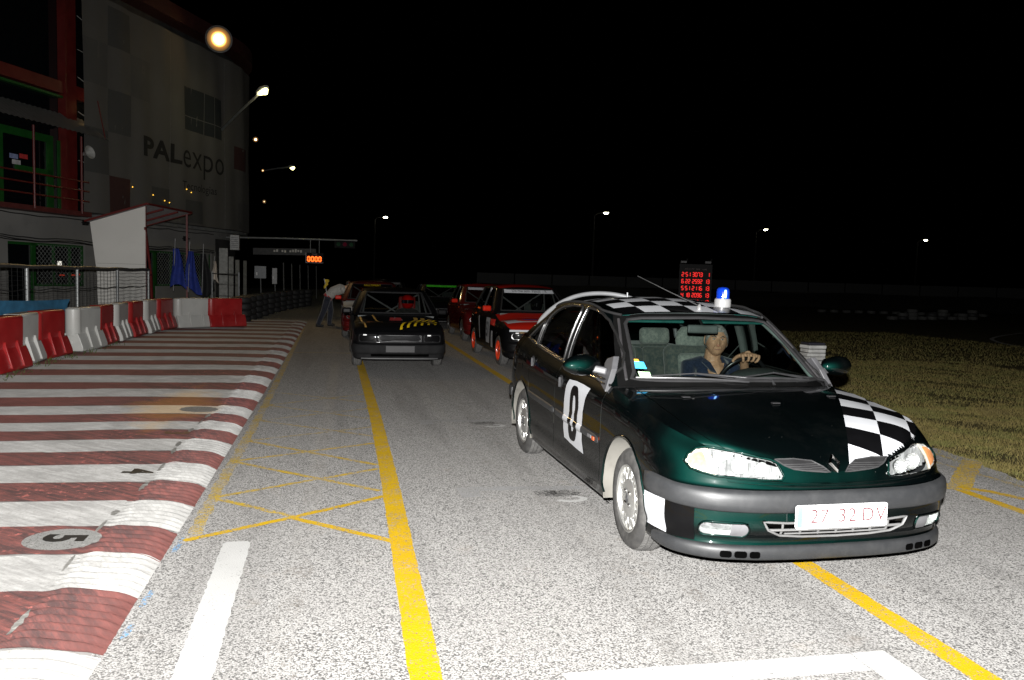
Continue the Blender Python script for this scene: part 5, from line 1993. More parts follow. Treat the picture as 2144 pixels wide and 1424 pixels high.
    for sg, og in ((-1, RIGHT), (1, LEFT)):
        for po in (fp, rp):
            pts = [p for p in (drop(hbv, *og(a, b), .001) for a, b in dense(po, .08)) if p]
            G().tube(pts, .014, 6, True).build('window_trim', SEAL, car)
    pts = [p for p in (drop(hbv, *FRONT(a, b), .001) for a, b in dense(wp, .08)) if p]
    G().tube(pts, .016, 6, True).build('screen_seal', BLACKPL, car)
    GUs = [(x * sx, y * sy, z * sz) for x, y, z in gu]
    rf_ = coons(curve_fn(mirror_curve(GUs[0:4])), curve_fn(mirror_curve([GUs[i] for i in range(10, 6, -1)])), curve_fn([(p[0], -p[1], p[2]) for p in GUs[3:8]]), curve_fn(GUs[3:8]), 1, 1,
                lambda u, v: Vector((0, 0, .028 * sin(pi * min(1, u * .9 + .08)) * (1 - abs(2 * v - 1) ** 2.4))))
    G().grid(rf_, 16, 16).build('roof', roof_mat or paint, car, smooth=60)
    for wx in WX:
        for yy in (-1, 1):
            make_wheel('wheel', car, wx, yy * .715 * sy, wr, .185, .18, spokes, wheel_mat or STEEL)
            G().grid(lambda u, v: Vector((wx + (arch + .004) * cos(pi * u), yy * sy * (.80 - .34 * v), .30 + (arch + .004) * sin(pi * u))), 18, 2).build('wheel_liner', DARKIN, car, smooth=60)
    G().box((0, 0, .24), (3.3 * sx, 1.2 * sy, .05)).build('floor_pan', DARKIN, car)
    G().box((0, 0, .33), (1.7 * sx, 1.52 * sy, .12)).build('floor_pan', DARKIN, car)
    G().prism([(.86, .89), (.62, .90), (.52, .82), (.55, .5), (.86, .5)], lambda a, b, d: Vector((a * sx, d, b * sz)), -.70 * sy, .70 * sy).build('dashboard', DASH, car)
    cushion('racing_seat', (-.36, .34, .78), (.14, .44, .72), SEATD, car, .06, (0, radians(-14), 0))
    cg = plain('roll_cage_paint', (.13, .13, .13), .5)
    if cage:
        for sg in (-1, 1):
            G().tube([(.55 * sx, sg * .62 * sy, .55), (.50 * sx, sg * .60 * sy, .92), (.18 * sx, sg * .53 * sy, 1.29 * sz), (-.40 * sx, sg * .53 * sy, 1.31 * sz), (-.45 * sx, sg * .62 * sy, .45)], .019, 8).build('roll_cage', cg, car, smooth=60)
        G().tube([(-.42 * sx, -.55 * sy, 1.28 * sz), (-.42 * sx, .58 * sy, .62)], .019, 8).build('roll_cage', cg, car, smooth=60)
        G().tube([(-.43 * sx, .55 * sy, 1.28 * sz), (-.43 * sx, -.58 * sy, .62)], .019, 8).build('roll_cage', cg, car, smooth=60)
    for sg in (-1, 1):
        mg = G().box((.56 * sx, sg * .90 * sy, .965 * sz), (.09, .17, .11))
        mo = mg.build('door_mirror', mirror or paint, car, bevel=.03, seg=3)
        G().tube([(.58 * sx, sg * .77 * sy, .93 * sz), (.57 * sx, sg * .83 * sy, .95 * sz)], .02, 6).build('mirror_arm', BLACKPL, mo)
    def nf(y, z, off):
        p = drop(bv, (6, y, z), (-1, 0, 0), off)
        return p if p is not None else drop(hb, (6, y, z), (-1, 0, 0), off)
    if lamps:
        for sg in (-1, 1):
            po = rrect(.30, .125, .02 if lamps == 'rect' else .055, 3, sg * .55 * sy, .545 * sz)
            pts = [nf(a, b, .004) for a, b in dense(po, .05)]
            c = sum(pts, Vector()) / len(pts)
            n = len(pts)
            hl = G().add(pts + [c], [(i, (i + 1) % n, n) for i in range(n)]).build('headlamp', plain('unlit_lamp_face', (.06, .06, .062), .12, .3, 1) if lamps == 'rect' else MIRRORED, car, smooth=80)
            G().tube(pts, .008, 6, True).build('lamp_bezel', BLACKPL, hl)
            G().box(nf(sg * (.60 if sg < 0 else .50) * sy, .600 * sz, .012), (.012, .06, .02)).build('lamp_reflector', plain('lamp_white_reflector', (.95, .95, .95), .4), hl)
        po = rrect(.74 * sy, .115, .01, 2, 0, .545 * sz)
        pts = [nf(a, b, .003) for a, b in dense(po, .05)]
        c = sum(pts, Vector()) / len(pts)
        n = len(pts)
        gr = G().add(pts + [c], [(i, (i + 1) % n, n) for i in range(n)]).build('grille', plain('grille_black', (.012, .012, .013), .5), car)
        for k in range(5):
            G().tube([nf(-.36 * sy + .72 * sy * q / 8, (.500 + k * .022) * sz, .006) for q in range(9)], .004, 4).build('grille_bar', plain('grille_bar_grey', (.045, .045, .047), .4), gr)
    # bumper details: plate recess, lower slot
    G().box(nf(0, .365 * sz, .006) + Vector((-.004, 0, 0)), (.016, .50, .115)).build('bumper_panel', plain('bumper_grey', (.022, .022, .023), .6), car, bevel=.004)
    G().box(nf(0, .255 * sz, .003) + Vector((-.012, 0, 0)), (.03, 1.0 * sy, .045)).build('bumper_slot', DARKIN, car)
    G().tube([nf(-.66 * sy + 1.32 * sy * q / 16,   .20 * sz, .012) for q in range(17)], .014, 6).build('chin_spoiler', plain('spoiler_grey', (.055, .055, .056), .5), car, smooth=60)
    if visor:
        po = [(-.515 * sy, 1.245 * sz), (-.50 * sy, 1.315 * sz), (.50 * sy, 1.315 * sz), (.515 * sy, 1.245 * sz)]
        vz = decal(hbv, po, FRONT, .007, .06).build('sun_strip', visor, car, smooth=80)
        if visor_txt:
            text_decal(hbv, visor_txt, .075, FRONT, .010, lambda a, b: (a * 1.0, 1.281 * sz + b), .0, .05).build('strip_lettering', txt_mat or BLACKVINYL, vz)
    return car, bv, hb, hbv, bonnet_, prt

BLACKCAR = car_paint('black_race_paint', (.003, .003, .0034), (.002, .002, .002), .3, 0, .5, .012)
REDCAR = car_paint('red_race_paint', (.30, .010, .005), (.08, .004, .0), .3, 0, 1, .015)
WINE = car_paint('dark_red_paint', (.055, .004, .004), (.03, .0, .0), .3, 0, 1, .015)
WHITECAR = car_paint('white_race_paint', (.42, .42, .40), (.1, .1, .1), .35, 0, .8, .2)
YVIN = plain('yellow_vinyl', (.62, .42, .01), .4, 0, .3, var=.06)
RVIN = plain('red_vinyl', (.55, .02, .015), .4, 0, .3, var=.06)
OVIN = plain('orange_vinyl', (.80, .24, .01), .4, 0, .3)
BVIN = plain('blue_vinyl', (.02, .05, .35), .4, 0, .3)
GVIN = plain('green_vinyl', (.05, .45, .02), .4, 0, .3)
ORIM = plain('orange_rim_paint', (.50, .035, .008), .35, 0, .4)
RZ = -pi / 2
GRP = 'race cars lined up on the grid'
# --- black car with yellow stripes, first in the left file
k = bg_car('race_car', 'black race car with yellow slanted bonnet stripes behind the left yellow line', (1.10, 15.72, 0), RZ, BLACKCAR, wheel_mat=plain('dark_rim', (.03, .03, .03), .4), scale=(1.0, 1.0, 1.0), group=GRP)
car, bv, hb, hbv, bon, prt = k
for i in range(6):
    y0 = .02 + i * .125
    pts = []
    for t in range(9):
        u = t / 8
        pts.append((1.80 - .62 * u - .05 * i, y0 + .30 * u ** 1.6))
    w = .022
    po = [(x, y - w) for x, y in pts] + [(x - .01, y + w) for x, y in reversed(pts)]
    po = [(x, min(y, .77)) for x, y in po]
    g = decal(hb, po, ABOVE, .004, .08)
    if g.f:
        g.build('bonnet_stripe', YVIN, bon, smooth=60)
for y0 in (-.70, -.46):
    po = [(.88, y0 + .02), (1.72, y0 + .10), (1.72, y0 + .13), (.88, y0 + .05)] if y0 < -.6 else [(.86, y0), (1.2, y0 + .06), (1.50, y0 + .16), (1.50, y0 + .185), (1.2, y0 + .09), (.86, y0 + .03)]
    decal(hb, po, ABOVE, .004, .08).build('bonnet_stripe', plain('gold_vinyl', (.35, .20, .05), .4), bon, smooth=60)
for dy in (0, .075):
    po = [(1.36 + .075 * cos(a) + .05 * sin(a) * (1 if dy else -1), -.53 + dy + .034 * cos(a * 1) * .6 + .032 * sin(a)) for a in [2 * pi * q / 14 for q in range(14)]]
    decal(hb, po, ABOVE, .0045, .06).build('bonnet_logo', OVIN, bon, smooth=60)
decal(hb, [(1.05, -.13), (1.22, -.15), (1.22, .09), (1.05, .07)], ABOVE, .004, .08).build('bonnet_label', plain('dull_red_vinyl', (.22, .02, .02), .5), bon, smooth=60)
for y in (.30, .43, .56):
    decal(hb, [(1.02, y), (1.20, y), (1.20, y + .075), (1.02, y + .075)], ABOVE, .004, .08).build('bonnet_label', plain('dull_gold_vinyl', (.20, .12, .02), .5), bon, smooth=60)
for y in (-.02, .10):
    h = drop(hb, (1.06 if y < 0 else 1.2, y - .02, 3), (0, 0, -1), 0)
    G().lathe([(.018, 0), (.018, .006), (.006, .01), (.006, .02), (.0001, .022)], 10, Matrix.Translation(h)).build('bonnet_pin', CHROME, bon, smooth=50)
helmet_driver('driver in a shiny red helmet behind the screen of the black car', (1.10, 15.72, 0), RZ, (-.22, .30, 1.125), plain('red_helmet', (.62, .01, .008), .12, 0, 1), fabric('dark_race_suit', (.03, .03, .03), (.06, .055, .05)))
G().box((-.36, .30, 1.08), (.10, .34, .30)).build('seat_head_wings', plain('red_seat', (.25, .012, .01), .6), car, bevel=.04)
# --- red and black car number 51
k = bg_car('race_car', 'red and black race car numbered 51 with orange wheels and white screen banner', (3.79, 15.93, 0), RZ + radians(1), BLACKCAR, hood_mat=REDCAR, roof_mat=REDCAR, wheel_mat=ORIM, scale=(1.03, 1.0, 1.09), spokes=6, visor=WHITEVINYL, visor_txt='De-mai sem  Pascal  - R', lamps='round', group=GRP, mirror=REDCAR)
car, bv, hb, hbv, bon, prt = k
decal(hb, [(1.36, -.76), (1.36, .76), (1.66, .72), (1.66, -.72)], ABOVE, .004, .08).build('bonnet_band', WHITEVINYL, bon, smooth=60)
for (rx, ry, cx, cy, mt, z) in ((.12, .26, 1.51, -.27, RVIN, .0065), (.085, .17, 1.48, -.25, BVIN, .009)):
    po = [(cx + rx * cos(a), cy + ry * sin(a)) for a in [2 * pi * q / 24 for q in range(24)]]
    decal(hb, po, ABOVE, z, .08).build('bonnet_logo', mt, bon, smooth=60)
text_decal(hb, 'CC', .20, ABOVE, .0065, lambda a, b: (1.50 + b * .9, .22 + a), .004, .06).build('bonnet_lettering', BLACKVINYL, bon)
G().box((1.93, -.52, .70), (.02, .46, .035)).build('front_strip', WHITEVINYL, car)
text_decal(bv, 'vialonga', .04, FRONT, .03, lambda a, b: (-.50 + a, .66 + b), 0, .05).build('strip_lettering', plain('gold_vinyl', (.35, .20, .05), .4), car)
for sg, og in ((-1, RIGHT),):
    g = decal(bv, [(.20, .36), (.20, .86), (.58, .86), (.52, .36)], og, .004, .08)
    np_ = g.build('number_panel', WHITEVINYL, prt['body'], smooth=60)
    text_decal(bv, '51', .40, og, .007, lambda a, b: (.37 + a * .62, .61 + b), .012, .05).build('race_number', BLACKVINYL, prt['body'])
    decal(bv, [(.62, .74), (.62, .85), (.98, .85), (.98, .72)], og, .004, .08).build('door_sticker', RVIN, prt['body'], smooth=60)
    decal(bv, [(-.45, .4), (-.62, .86), (-.52, .86), (-.38, .4)], og, .004, .08).build('body_flash', WHITEVINYL, prt['body'], smooth=60)
    decal(bv, [(.66, .30), (.70, .62), (.84, .62), (.82, .30)], og, .004, .08).build('body_flash', WHITEVINYL, prt['body'], smooth=60)
helmet_driver('driver in a dark helmet and red suit behind the screen of car 51', (3.79, 15.93, 0), RZ, (-.22, .32, 1.11), plain('black_helmet', (.012, .012, .014), .12, 0, 1), fabric('red_race_suit', (.20, .02, .015), (.30, .03, .02)))
# --- wine-red and white car, second in the left file
k = bg_car('race_car', 'wine red and white race car with yellow lettered roof strip behind the black car', (.98, 22.6, 0), RZ, WINE, hood_mat=WHITECAR, wheel_mat=STEEL, scale=(1.02, 1.02, 1.06), visor=BLACKVINYL, visor_txt='RALLYSPRINT', txt_mat=YVIN, lamps='round', group=GRP, mirror=REDCAR)
car, bv, hb, hbv, bon, prt = k
decal(bv, [(.75, .35), (.75, .82), (1.5, .80), (1.5, .62)], RIGHT, .004, .08).build('body_flash', WHITEVINYL, prt['body'], smooth=60)
decal(hb, [(.95, -.1), (1.0, .35), (1.15, .3), (1.3, -.1)], ABOVE, .004, .08).build('bonnet_flash', plain('olive_vinyl', (.30, .28, .08), .5), bon, smooth=60)
# --- dark red car, second in the right file
k = bg_car('race_car', 'dark red race car with white Nor banner behind car 51', (4.06, 21.9, 0), RZ, WINE, roof_mat=REDCAR, wheel_mat=plain('dark_rim', (.03, .03, .03), .4), scale=(1.02, 1.02, 1.06), visor=WHITEVINYL, visor_txt='Nordeste', txt_mat=plain('maroon_vinyl', (.16, .005, .02), .5), lamps='round', group=GRP, mirror=REDCAR)
# --- black car with green trim and one more behind
k = bg_car('race_car', 'black race car with bright green screen strip and green mirrors', (3.55, 27.6, 0), RZ, BLACKCAR, wheel_mat=STEEL, scale=(1.02, 1.02, 1.05), visor=GVIN, lamps='rect', group=GRP, mirror=GVIN)
k = bg_car('race_car', 'black race car with grey lettered screen strip farthest up the left file', (1.75, 29.4, 0), RZ, BLACKCAR, wheel_mat=STEEL, scale=(1.02, 1.02, 1.08), visor=plain('grey_vinyl', (.10, .10, .10), .5), visor_txt='valentim', txt_mat=WHITEVINYL, lamps='rect', group=GRP)

# --- marshal leaning into the wine-red car
def marshal():
    root = thing('person', 'marshal in a pale jacket leaning in at the window of the wine red car', 'person', (-.10, 25.6, 0), 0)
    g = G()
    hip = Vector((-.14, 0, .93))
    # legs: weight on the near foot, the other straight
    for foot, knee in ((Vector((-.44, -.30, .06)), Vector((-.26, -.10, .50))), (Vector((-.10, .28, .06)), Vector((-.06, .20, .50)))):
        g.tube([hip + Vector((0, .06 if foot.y > 0 else -.06, 0)), knee, foot], [.115, .092, .070], 12)
    trousers = g.build('body', fabric('dark_trousers', (.012, .014, .022), (.03, .032, .04)), root, smooth=180)
    remesh(trousers, .016, 3)
    for foot in (Vector((-.44, -.30, .06)), Vector((-.10, .28, .06))):
        sh = G().tube([foot + Vector((-.05, -.02, -.02)), foot + Vector((.06, .02, -.022)), foot + Vector((.17, .04, -.03))], [.046, .048, .036], 10)
        sh.build('shoe', plain('black_shoe', (.012, .012, .012), .5), root, smooth=60)
    j = G()
    ch = Vector((.25, .12, 1.19))
    j.tube([hip, hip.lerp(ch, .5) + Vector((-.03, 0, .04)), ch, ch + Vector((.12, .03, .03))], [.135, .16, .165, .09], 16)
    for s_ in (-1, 1):
        sh = ch + Vector((.04, s_ * .18, .02))
        j.tube([ch + Vector((.02, s_ * .08, .03)), sh, sh + Vector((.16, 0, -.22)), sh + Vector((.36, 0, -.16))], [.08, .078, .058, .045], 10)
    jk = j.build('jacket', fabric('pale_jacket_cloth', (.25, .24, .22), (.34, .33, .30)), root, smooth=180)
    remesh(jk, .016, 3)
    G().tube([hip + Vector((.02, 0, .03)), hip + Vector((-.03, 0, -.03))], [.152, .150], 18).build('red_hem', fabric('red_hem_cloth', (.25, .02, .02), (.35, .03, .03)), root, smooth=60)
    h = G()
    f, sd, up = head_geo(h, ch + Vector((.27, .04, .11)), (.9, .1, -.35), (.35, 0, .9), 1.0)
    h.tube([ch + Vector((.10, .03, .04)), ch + Vector((.22, .04, .07))], [.06, .055], 10)
    hd = h.build('head', SKIN_M, root, smooth=180)
    remesh(hd, .010, 2)
    for s_ in (-1, 1):
        p = ch + Vector((.40, s_ * .18, -.14))
        hn = G().tube([p, p + Vector((.05, 0, 0)), p + Vector((.09, 0, -.01))], [.036, .040, .028], 8)
        for q in range(4):
            hn.tube([p + Vector((.08, (q - 1.5) * .018, 0)), p + Vector((.12, (q - 1.5) * .019, -.012)), p + Vector((.145, (q - 1.5) * .018, -.035))], [.010, .009, .007], 6)
        hn.tube([p + Vector((.03, -s_ * .03, 0)), p + Vector((.07, -s_ * .055, -.01))], [.012, .008], 6)
        hn.build('hand', SKIN_M, root, smooth=60)
    cp = G()
    cp.lathe([(.105, .0), (.104, .05), (.085, .10), (.04, .125), (.0001, .128)], 20, Matrix.Translation(ch + Vector((.255, .04, .125))))
    cp.build('cap', plain('dark_cap', (.02, .02, .022), .8), root, smooth=60)
marshal()
# yellow flag rolled under his arm
fl = thing('signal_flag', 'yellow flag held beside the marshal at the wine red car', 'flag', (-.30, 25.2, 0))
G().tube([(.04, 0, .95), (-.06, 0, 1.50)], .012, 8).build('pole', plain('flag_pole', (.3, .3, .3), .5), fl)
G().grid(lambda u, v: Vector((-.05 + .12 * u + .02 * sin(6 * v), .03 * sin(7 * u + 3 * v), 1.48 - .30 * v * (1 - .5 * u))), 10, 10).build('cloth', plain('yellow_cloth', (.50, .36, .03), .8), fl, smooth=60)

# ================================================================== left: pit building, banner, shelter, fence, barriers
FA = radians(24)
FPT, FDIR, FNRM = Vector((-8.3, 33.6, 0)), Vector((sin(FA), cos(FA), 0)), Vector((cos(FA), -sin(FA), 0))
KC, RC = 7.0, 5.5
def fac(k, z, o=0.0):
    """a point on the building's front: k metres along, z up, o proud of the wall; the far end curves away"""
    if k <= KC:
        p = FPT + FDIR * k + FNRM * o
    else:
        a = (k - KC) / RC
        c = FPT + FDIR * KC - FNRM * RC
        p = c + (FNRM * cos(a) + FDIR * sin(a)) * (RC + o)
    return Vector((p.x, p.y, z))
FROT = Matrix((FDIR, -FNRM, Vector((0, 0, 1)))).transposed()
def fbox(g, k0, k1, z0, z1, o0, o1):
    n = 1 if k1 <= KC else max(2, int((k1 - k0) / .5))
    for i in range(n):
        a, b = k0 + (k1 - k0) * i / n, k0 + (k1 - k0) * (i + 1) / n
        vs = [fac(a, z0, o0), fac(b, z0, o0), fac(b, z0, o1), fac(a, z0, o1), fac(a, z1, o0), fac(b, z1, o0), fac(b, z1, o1), fac(a, z1, o1)]
        g.add(vs, [(0, 1, 2, 3), (4, 7, 6, 5), (3, 2, 6, 7), (1, 0, 4, 5), (2, 1, 5, 6), (0, 3, 7, 4)])
    return g
B0 = FPT.copy()
bld = thing('pit_building', 'tall dark pit building with red steel frame and white ground floor fascia', 'building', (0, 0, 0))
WALLD = plain('dark_cladding', (.035, .034, .033), .7, var=.3, scale=2, dirt=((.06, .06, .055), .5))
RENDERW = plain('dirty_white_render', (.22, .216, .205), .85, var=.2, scale=1.2, bump=.2, dirt=((.12, .115, .10), .7))
REDST = plain('red_steel_paint', (.12, .011, .009), .45, var=.25, scale=3, dirt=((.08, .02, .018), .5))
GRNST = plain('green_frame_paint', (.009, .075, .011), .45, var=.2, scale=3)
DKGL = plain('dark_window_glass', (.004, .005, .006), .05, 0, 1)
GALV = plain('galvanised_steel', (.30, .31, .31), .45, .5, var=.2, scale=5)
fbox(G(), -22, 21, -.05, 11.9, -6.0, -.05).build('wall', WALLD, bld)
fbox(G(), -22, 6.4, 2.55, 3.45, -.05, .18).build('fascia', RENDERW, bld)
fbox(G(), 6.4, 15, 3.15, 3.5, -.05, .15).build('fascia', plain('grey_render', (.16, .16, .15), .8), bld)
fbox(G(), -1.7, 20, 11.9, 12.5, -1.0, .75).build('roof_edge', plain('dark_red_roof_edge', (.05, .012, .010), .6), bld)
fbox(G(), -1.6, 16, 3.46, 3.58, .0, .55).build('ledge', GALV, bld)
# ground floor: pillars, plinths, green window frames with panes and lattice
for k0, k1 in ((-7.2, -6.9), (-5.75, -5.35), (-1.9, -1.2), (5.55, 5.95), (6.2, 6.55)):
    fbox(G(), k0, k1, 0, 2.55, -.05, .12).build('pillar', RENDERW, bld)
for k0, k1 in ((-4.2, -1.9), (2.2, 5.55)):
    fbox(G(), k0, k1, 0, .95, -.05, .08).build('plinth', RENDERW, bld)
fbox(G(), -6.9, 6.2, 2.42, 2.55, -.04, .05).build('lintel', RENDERW, bld)
def window(k0, k1, z0, z1, mull):
    w = fbox(G(), k0, k1, z0, z1, -.04, -.02).build('window', DKGL, bld)
    for a, b, c, d in ((k0, k1, z0, z0 + .09), (k0, k1, z1 - .09, z1), (k0, k0 + .09, z0, z1), (k1 - .09, k1, z0, z1)):
        fbox(G(), a, b, c, d, -.015, .035).build('frame', GRNST, w)
    for m_ in mull:
        fbox(G(), m_ - .045, m_ + .045, z0 + .09, z1 - .09, -.014, .034).build('mullion', GRNST, w)
    return w
window(-5.35, -4.2, .0, 2.42, ())
w2 = window(-4.2, -1.9, .95, 2.42, (-3.3, -2.55))
window(-1.2, 2.2, .4, 2.42, (0, 1.2))
w3 = window(2.2, 5.55, .95, 2.42, (3.3, 4.4))
window(5.95, 6.2, .3, 2.42, ())
LAT = plain('white_lattice_paint', (.16, .17, .16), .5)
for (k0, k1, z0, z1, w_) in ((-4.1, -2.0, 1.0, 2.38, w2), (2.3, 5.5, .98, 2.38, w3)):
    g = G()
    s_ = .17
    n = int((k1 - k0 + z1 - z0) / s_)
    for i in range(n):
        for sg in (1, -1):
            a0 = k0 + i * s_ - (z1 - z0)
            p0, p1 = (a0, z0), (a0 + (z1 - z0), z1)
            if p0[0] < k0:
                p0 = (k0, z0 + (k0 - p0[0]))
            if p1[0] > k1:
                p1 = (k1, z1 - (p1[0] - k1))
            if p1[1] - p0[1] < .05:
                continue
            q0, q1 = (p0, p1) if sg > 0 else ((k0 + k1 - p0[0], p0[1]), (k0 + k1 - p1[0], p1[1]))
            g.tube([fac(q0[0], q0[1], .06 + .004 * sg), fac(q1[0], q1[1], .06 + .004 * sg)], .009, 4)
    o = g.build('lattice', LAT, w_)
    o['kind'] = 'stuff'
# a lamp's reflection and red glow put on the clubhouse window as emissive plates
G().box(fac(-3.0, 1.72, -.008), (.18, .012, .22), FROT).build('reflected_lamp', emit('lamp_reflection_glow', (1, .95, .85), .8), w2)
for k_ in (-2.9, -2.35, -2.15):
    G().box(fac(k_, 1.42 + .1 * sin(k_ * 9), -.008), (.22, .012, .05), FROT).build('red_glow_bar', emit('red_bar_glow', (.9, .06, .02), .25), w2)
# cables looped along the fascia
CAB = plain('black_cable', (.012, .012, .012), .6)
for z, o_, sag in ((3.36, .22, .05), (2.62, .24, .06), (2.50, .20, .04), (2.56, .26, .09)):
    pts = []
    for i in range(80):
        k_ = -7 + 13.2 * i / 79
        pts.append(fac(k_, z - sag * abs(sin(k_ * 1.1)) + .01 * sin(k_ * 5), o_))
    G().tube(pts, .018, 5).build('cable', CAB, bld)
for k_, z in ((-2.15, 3.25), (3.85, 3.02)):
    p = fac(k_, z, .35)
    fl_ = G().box(p, (.16, .16, .20), FROT).build('wall_floodlight', BLACKPL, bld, bevel=.02)
    G().tube([fac(k_, z, .18), fac(k_ + .3, z, .36)], .025, 6).build('lamp_bracket', BLACKPL, fl_)
# upper storey on the left: red columns and beams, black glazing, green door frames, awning, balcony
fbox(G(), -22, -1.7, 3.6, 11.8, .0, .02).build('glazing', DKGL, bld)
for k0, k1, o_ in ((-3.02, -2.52, .35), (-9.0, -8.5, .35)):
    fbox(G(), k0, k1, 3.45, 12.3, .03, o_).build('column', REDST, bld)
fbox(G(), -12, -1.75, 7.60, 8.0, .05, .30).build('beam', REDST, bld)
fbox(G(), -12, -3.05, 7.45, 7.53, .05, .26).build('beam', GRNST, bld)
fbox(G(), -12, -2.5, 3.42, 3.58, .2, .9).build('balcony_floor', plain('dark_red_floor', (.10, .02, .018), .6), bld)
for k0, k1, z0, z1 in ((-5.9, -3.35, 5.85, 6.10), (-3.62, -3.35, 3.6, 5.85), (-5.95, -5.45, 3.6, 5.85), (-4.95, -3.4, 4.75, 4.92), (-3.1, -3.0, 3.6, 6.0)):
    fbox(G(), k0, k1, z0, z1, .03, .11).build('door_frame', GRNST, bld)
fbox(G(), -5.45, -3.62, 3.6, 5.85, .025, .05).build('door_glass', DKGL, bld)
for k_, z, cl in ((-5.15, 5.1, (.25, .3, .5)), (-4.75, 5.15, (.5, .04, .04)), (-5.05, 4.92, (.5, .5, .5))):
    fbox(G(), k_, k_ + .34, z, z + .15, .055, .06).build('door_sticker', plain('sticker_%d' % int(cl[0] * 1000 + cl[2] * 10), cl, .6), bld)
for z in (3.95, 4.3, 4.62):
    G().tube([fac(-12, z, .88), fac(-2.6, z, .88)], .028, 8).build('balcony_rail', REDST, bld)
for k_ in (-5.05, -2.95, -7.0):
    G().tube([fac(k_, 3.5, .88), fac(k_, 6.15 if k_ > -5.5 else 4.6, .88)], .04, 8).build('balcony_post', REDST, bld)
g = G()                                                              # corrugated awning
nc = 60
g.grid(lambda u, v: fac(-8.5 + 6.5 * u, 6.85 - .62 * v * 0 - .28 * u * 0 + (-.75 * v) + .10 + .018 * sin(u * nc * pi), .1 + 1.15 * v), nc * 2, 2)
g.build('awning', plain('grey_corrugated_sheet', (.16, .16, .155), .5, .2, var=.25, scale=3, dirt=((.1, .1, .09), .5)), bld, smooth=40)
G().tube([fac(-2.15, 6.2, 1.2), fac(-2.15, 7.55, .9)], .02, 6).build('awning_stay', REDST, bld)
hs = G().lathe([(.03, -.22), (.05, -.12), (.10, 0), (.20, .12), (.235, .16), (.225, .165), (.05, .0)], 24, Matrix.Translation(fac(-2.55, 5.65, .75)) @ Matrix.Rotation(radians(75), 4, 'Y') @ Matrix.Rotation(radians(25), 4, 'X'))
tag(hs.build('horn_loudspeaker', plain('pale_grey_metal', (.38, .38, .36), .5), None, smooth=50), 'pale grey horn loudspeaker fixed to the red column of the building', 'loudspeaker')
for i, z in enumerate((11.6, 10.3, 9.15, 8.2, 7.0, 5.3, 4.3, 3.9)):
    G().tube([fac(-2.45, z + .12, .35), fac(-1.62, z - .18 * (i % 3 != 2), .42)], .014, 5).build('banner_tie', plain('pale_rope', (.35, .35, .33), .7), bld)
# glowing beads on the banner for yellow points of unknown origin, warm wall lamp beside
for k_, z in ((1.23, 4.61), (1.97, 4.46), (2.28, 4.41), (3.47, 5.1), (3.8, 5.0), (-.0, 4.78)):
    G().lathe([(.0001, -.028), (.026, 0), (.0001, .028)], 10, Matrix.Translation(fac(k_, z, .66))).build('glow_bead', emit('yellow_bead_glow', (1.0, .55, .06), 2.2 if k_ > .5 else .5), bld)
wl = G().box(fac(-1.86, 7.36, .45), (.11, .14, .20), FROT).build('wall_lamp', emit('wall_lamp_glow', (1.0, .62, .22), 6), bld, bevel=.03)

# --- mesh banner
ban = thing('banner', 'pale mesh banner lettered PALexpo stretched over the pit building', 'banner', (0, 0, 0))
MESHW = plain('pale_mesh_fabric', (.105, .10, .092), .9, var=.10, scale=.6)
MESHD = plain('grey_mesh_print', (.066, .066, .063), .9, var=.1, scale=.6)
MESHL = plain('light_mesh_print', (.088, .086, .082), .9, var=.1, scale=.6)
MESHR = plain('dark_red_mesh_print', (.050, .018, .016), .9, var=.1, scale=.6)
MESHB = plain('blue_grey_mesh_print', (.022, .026, .029), .9, var=.1, scale=.6)
def drape(k, z):
    return .60 + .035 * sin(k * 2.3 + z * .7) + .02 * sin(k * 5.1)
def fsheet(k0, k1, z0, z1, off, nk=None):
    return G().grid(lambda u, v: fac(k0 + (k1 - k0) * u - .85, z0 + (z1 - z0) * v - .028 * (z0 + (z1 - z0) * v - 3.6), drape(k0 + (k1 - k0) * u, z0 + (z1 - z0) * v) + off), nk or max(2, int((k1 - k0) * 4)), 6)
fsheet(-1.62, 19, 3.62, 11.6, 0, 120).build('fabric', MESHW, ban, smooth=60)
for (k0, k1, z0, z1, mt) in ((-.36, .85, 9.95, 11.4, MESHD), (-1.6, -.36, 8.35, 9.95, MESHL), (-.36, .85, 6.75, 8.35, MESHD), (-1.6, -.36, 5.1, 6.75, MESHD), (-.36, .85, 3.66, 5.1, MESHR), (.85, 2.05, 8.35, 9.95, MESHL),
                             (2.05, 3.3, 3.66, 5.0, MESHD), (4.27, 7.1, 7.75, 9.6, MESHB), (4.3, 5.6, 3.7, 4.7, MESHD), (8.2, 9.4, 6.6, 7.7, MESHR), (8.6, 10, 3.7, 5, MESHL)):
    fsheet(k0, k1, z0, z1, .006).build('printed_square', mt, ban, smooth=60)
for k0, k1, z0, z1 in ((5.66, 5.71, 7.75, 9.6), (6.4, 6.44, 7.75, 9.6), (4.27, 7.1, 8.32, 8.36), (3.27, 3.32, 3.64, 11.55), (7.3, 7.36, 3.64, 11.5)):
    fsheet(k0, k1, z0, z1, .014, 8 if k1 - k0 > 1 else 2).build('seam', plain('pale_seam', (.125, .122, .115), .8), ban)
LET = plain('charcoal_print', (.008, .008, .008), .9)
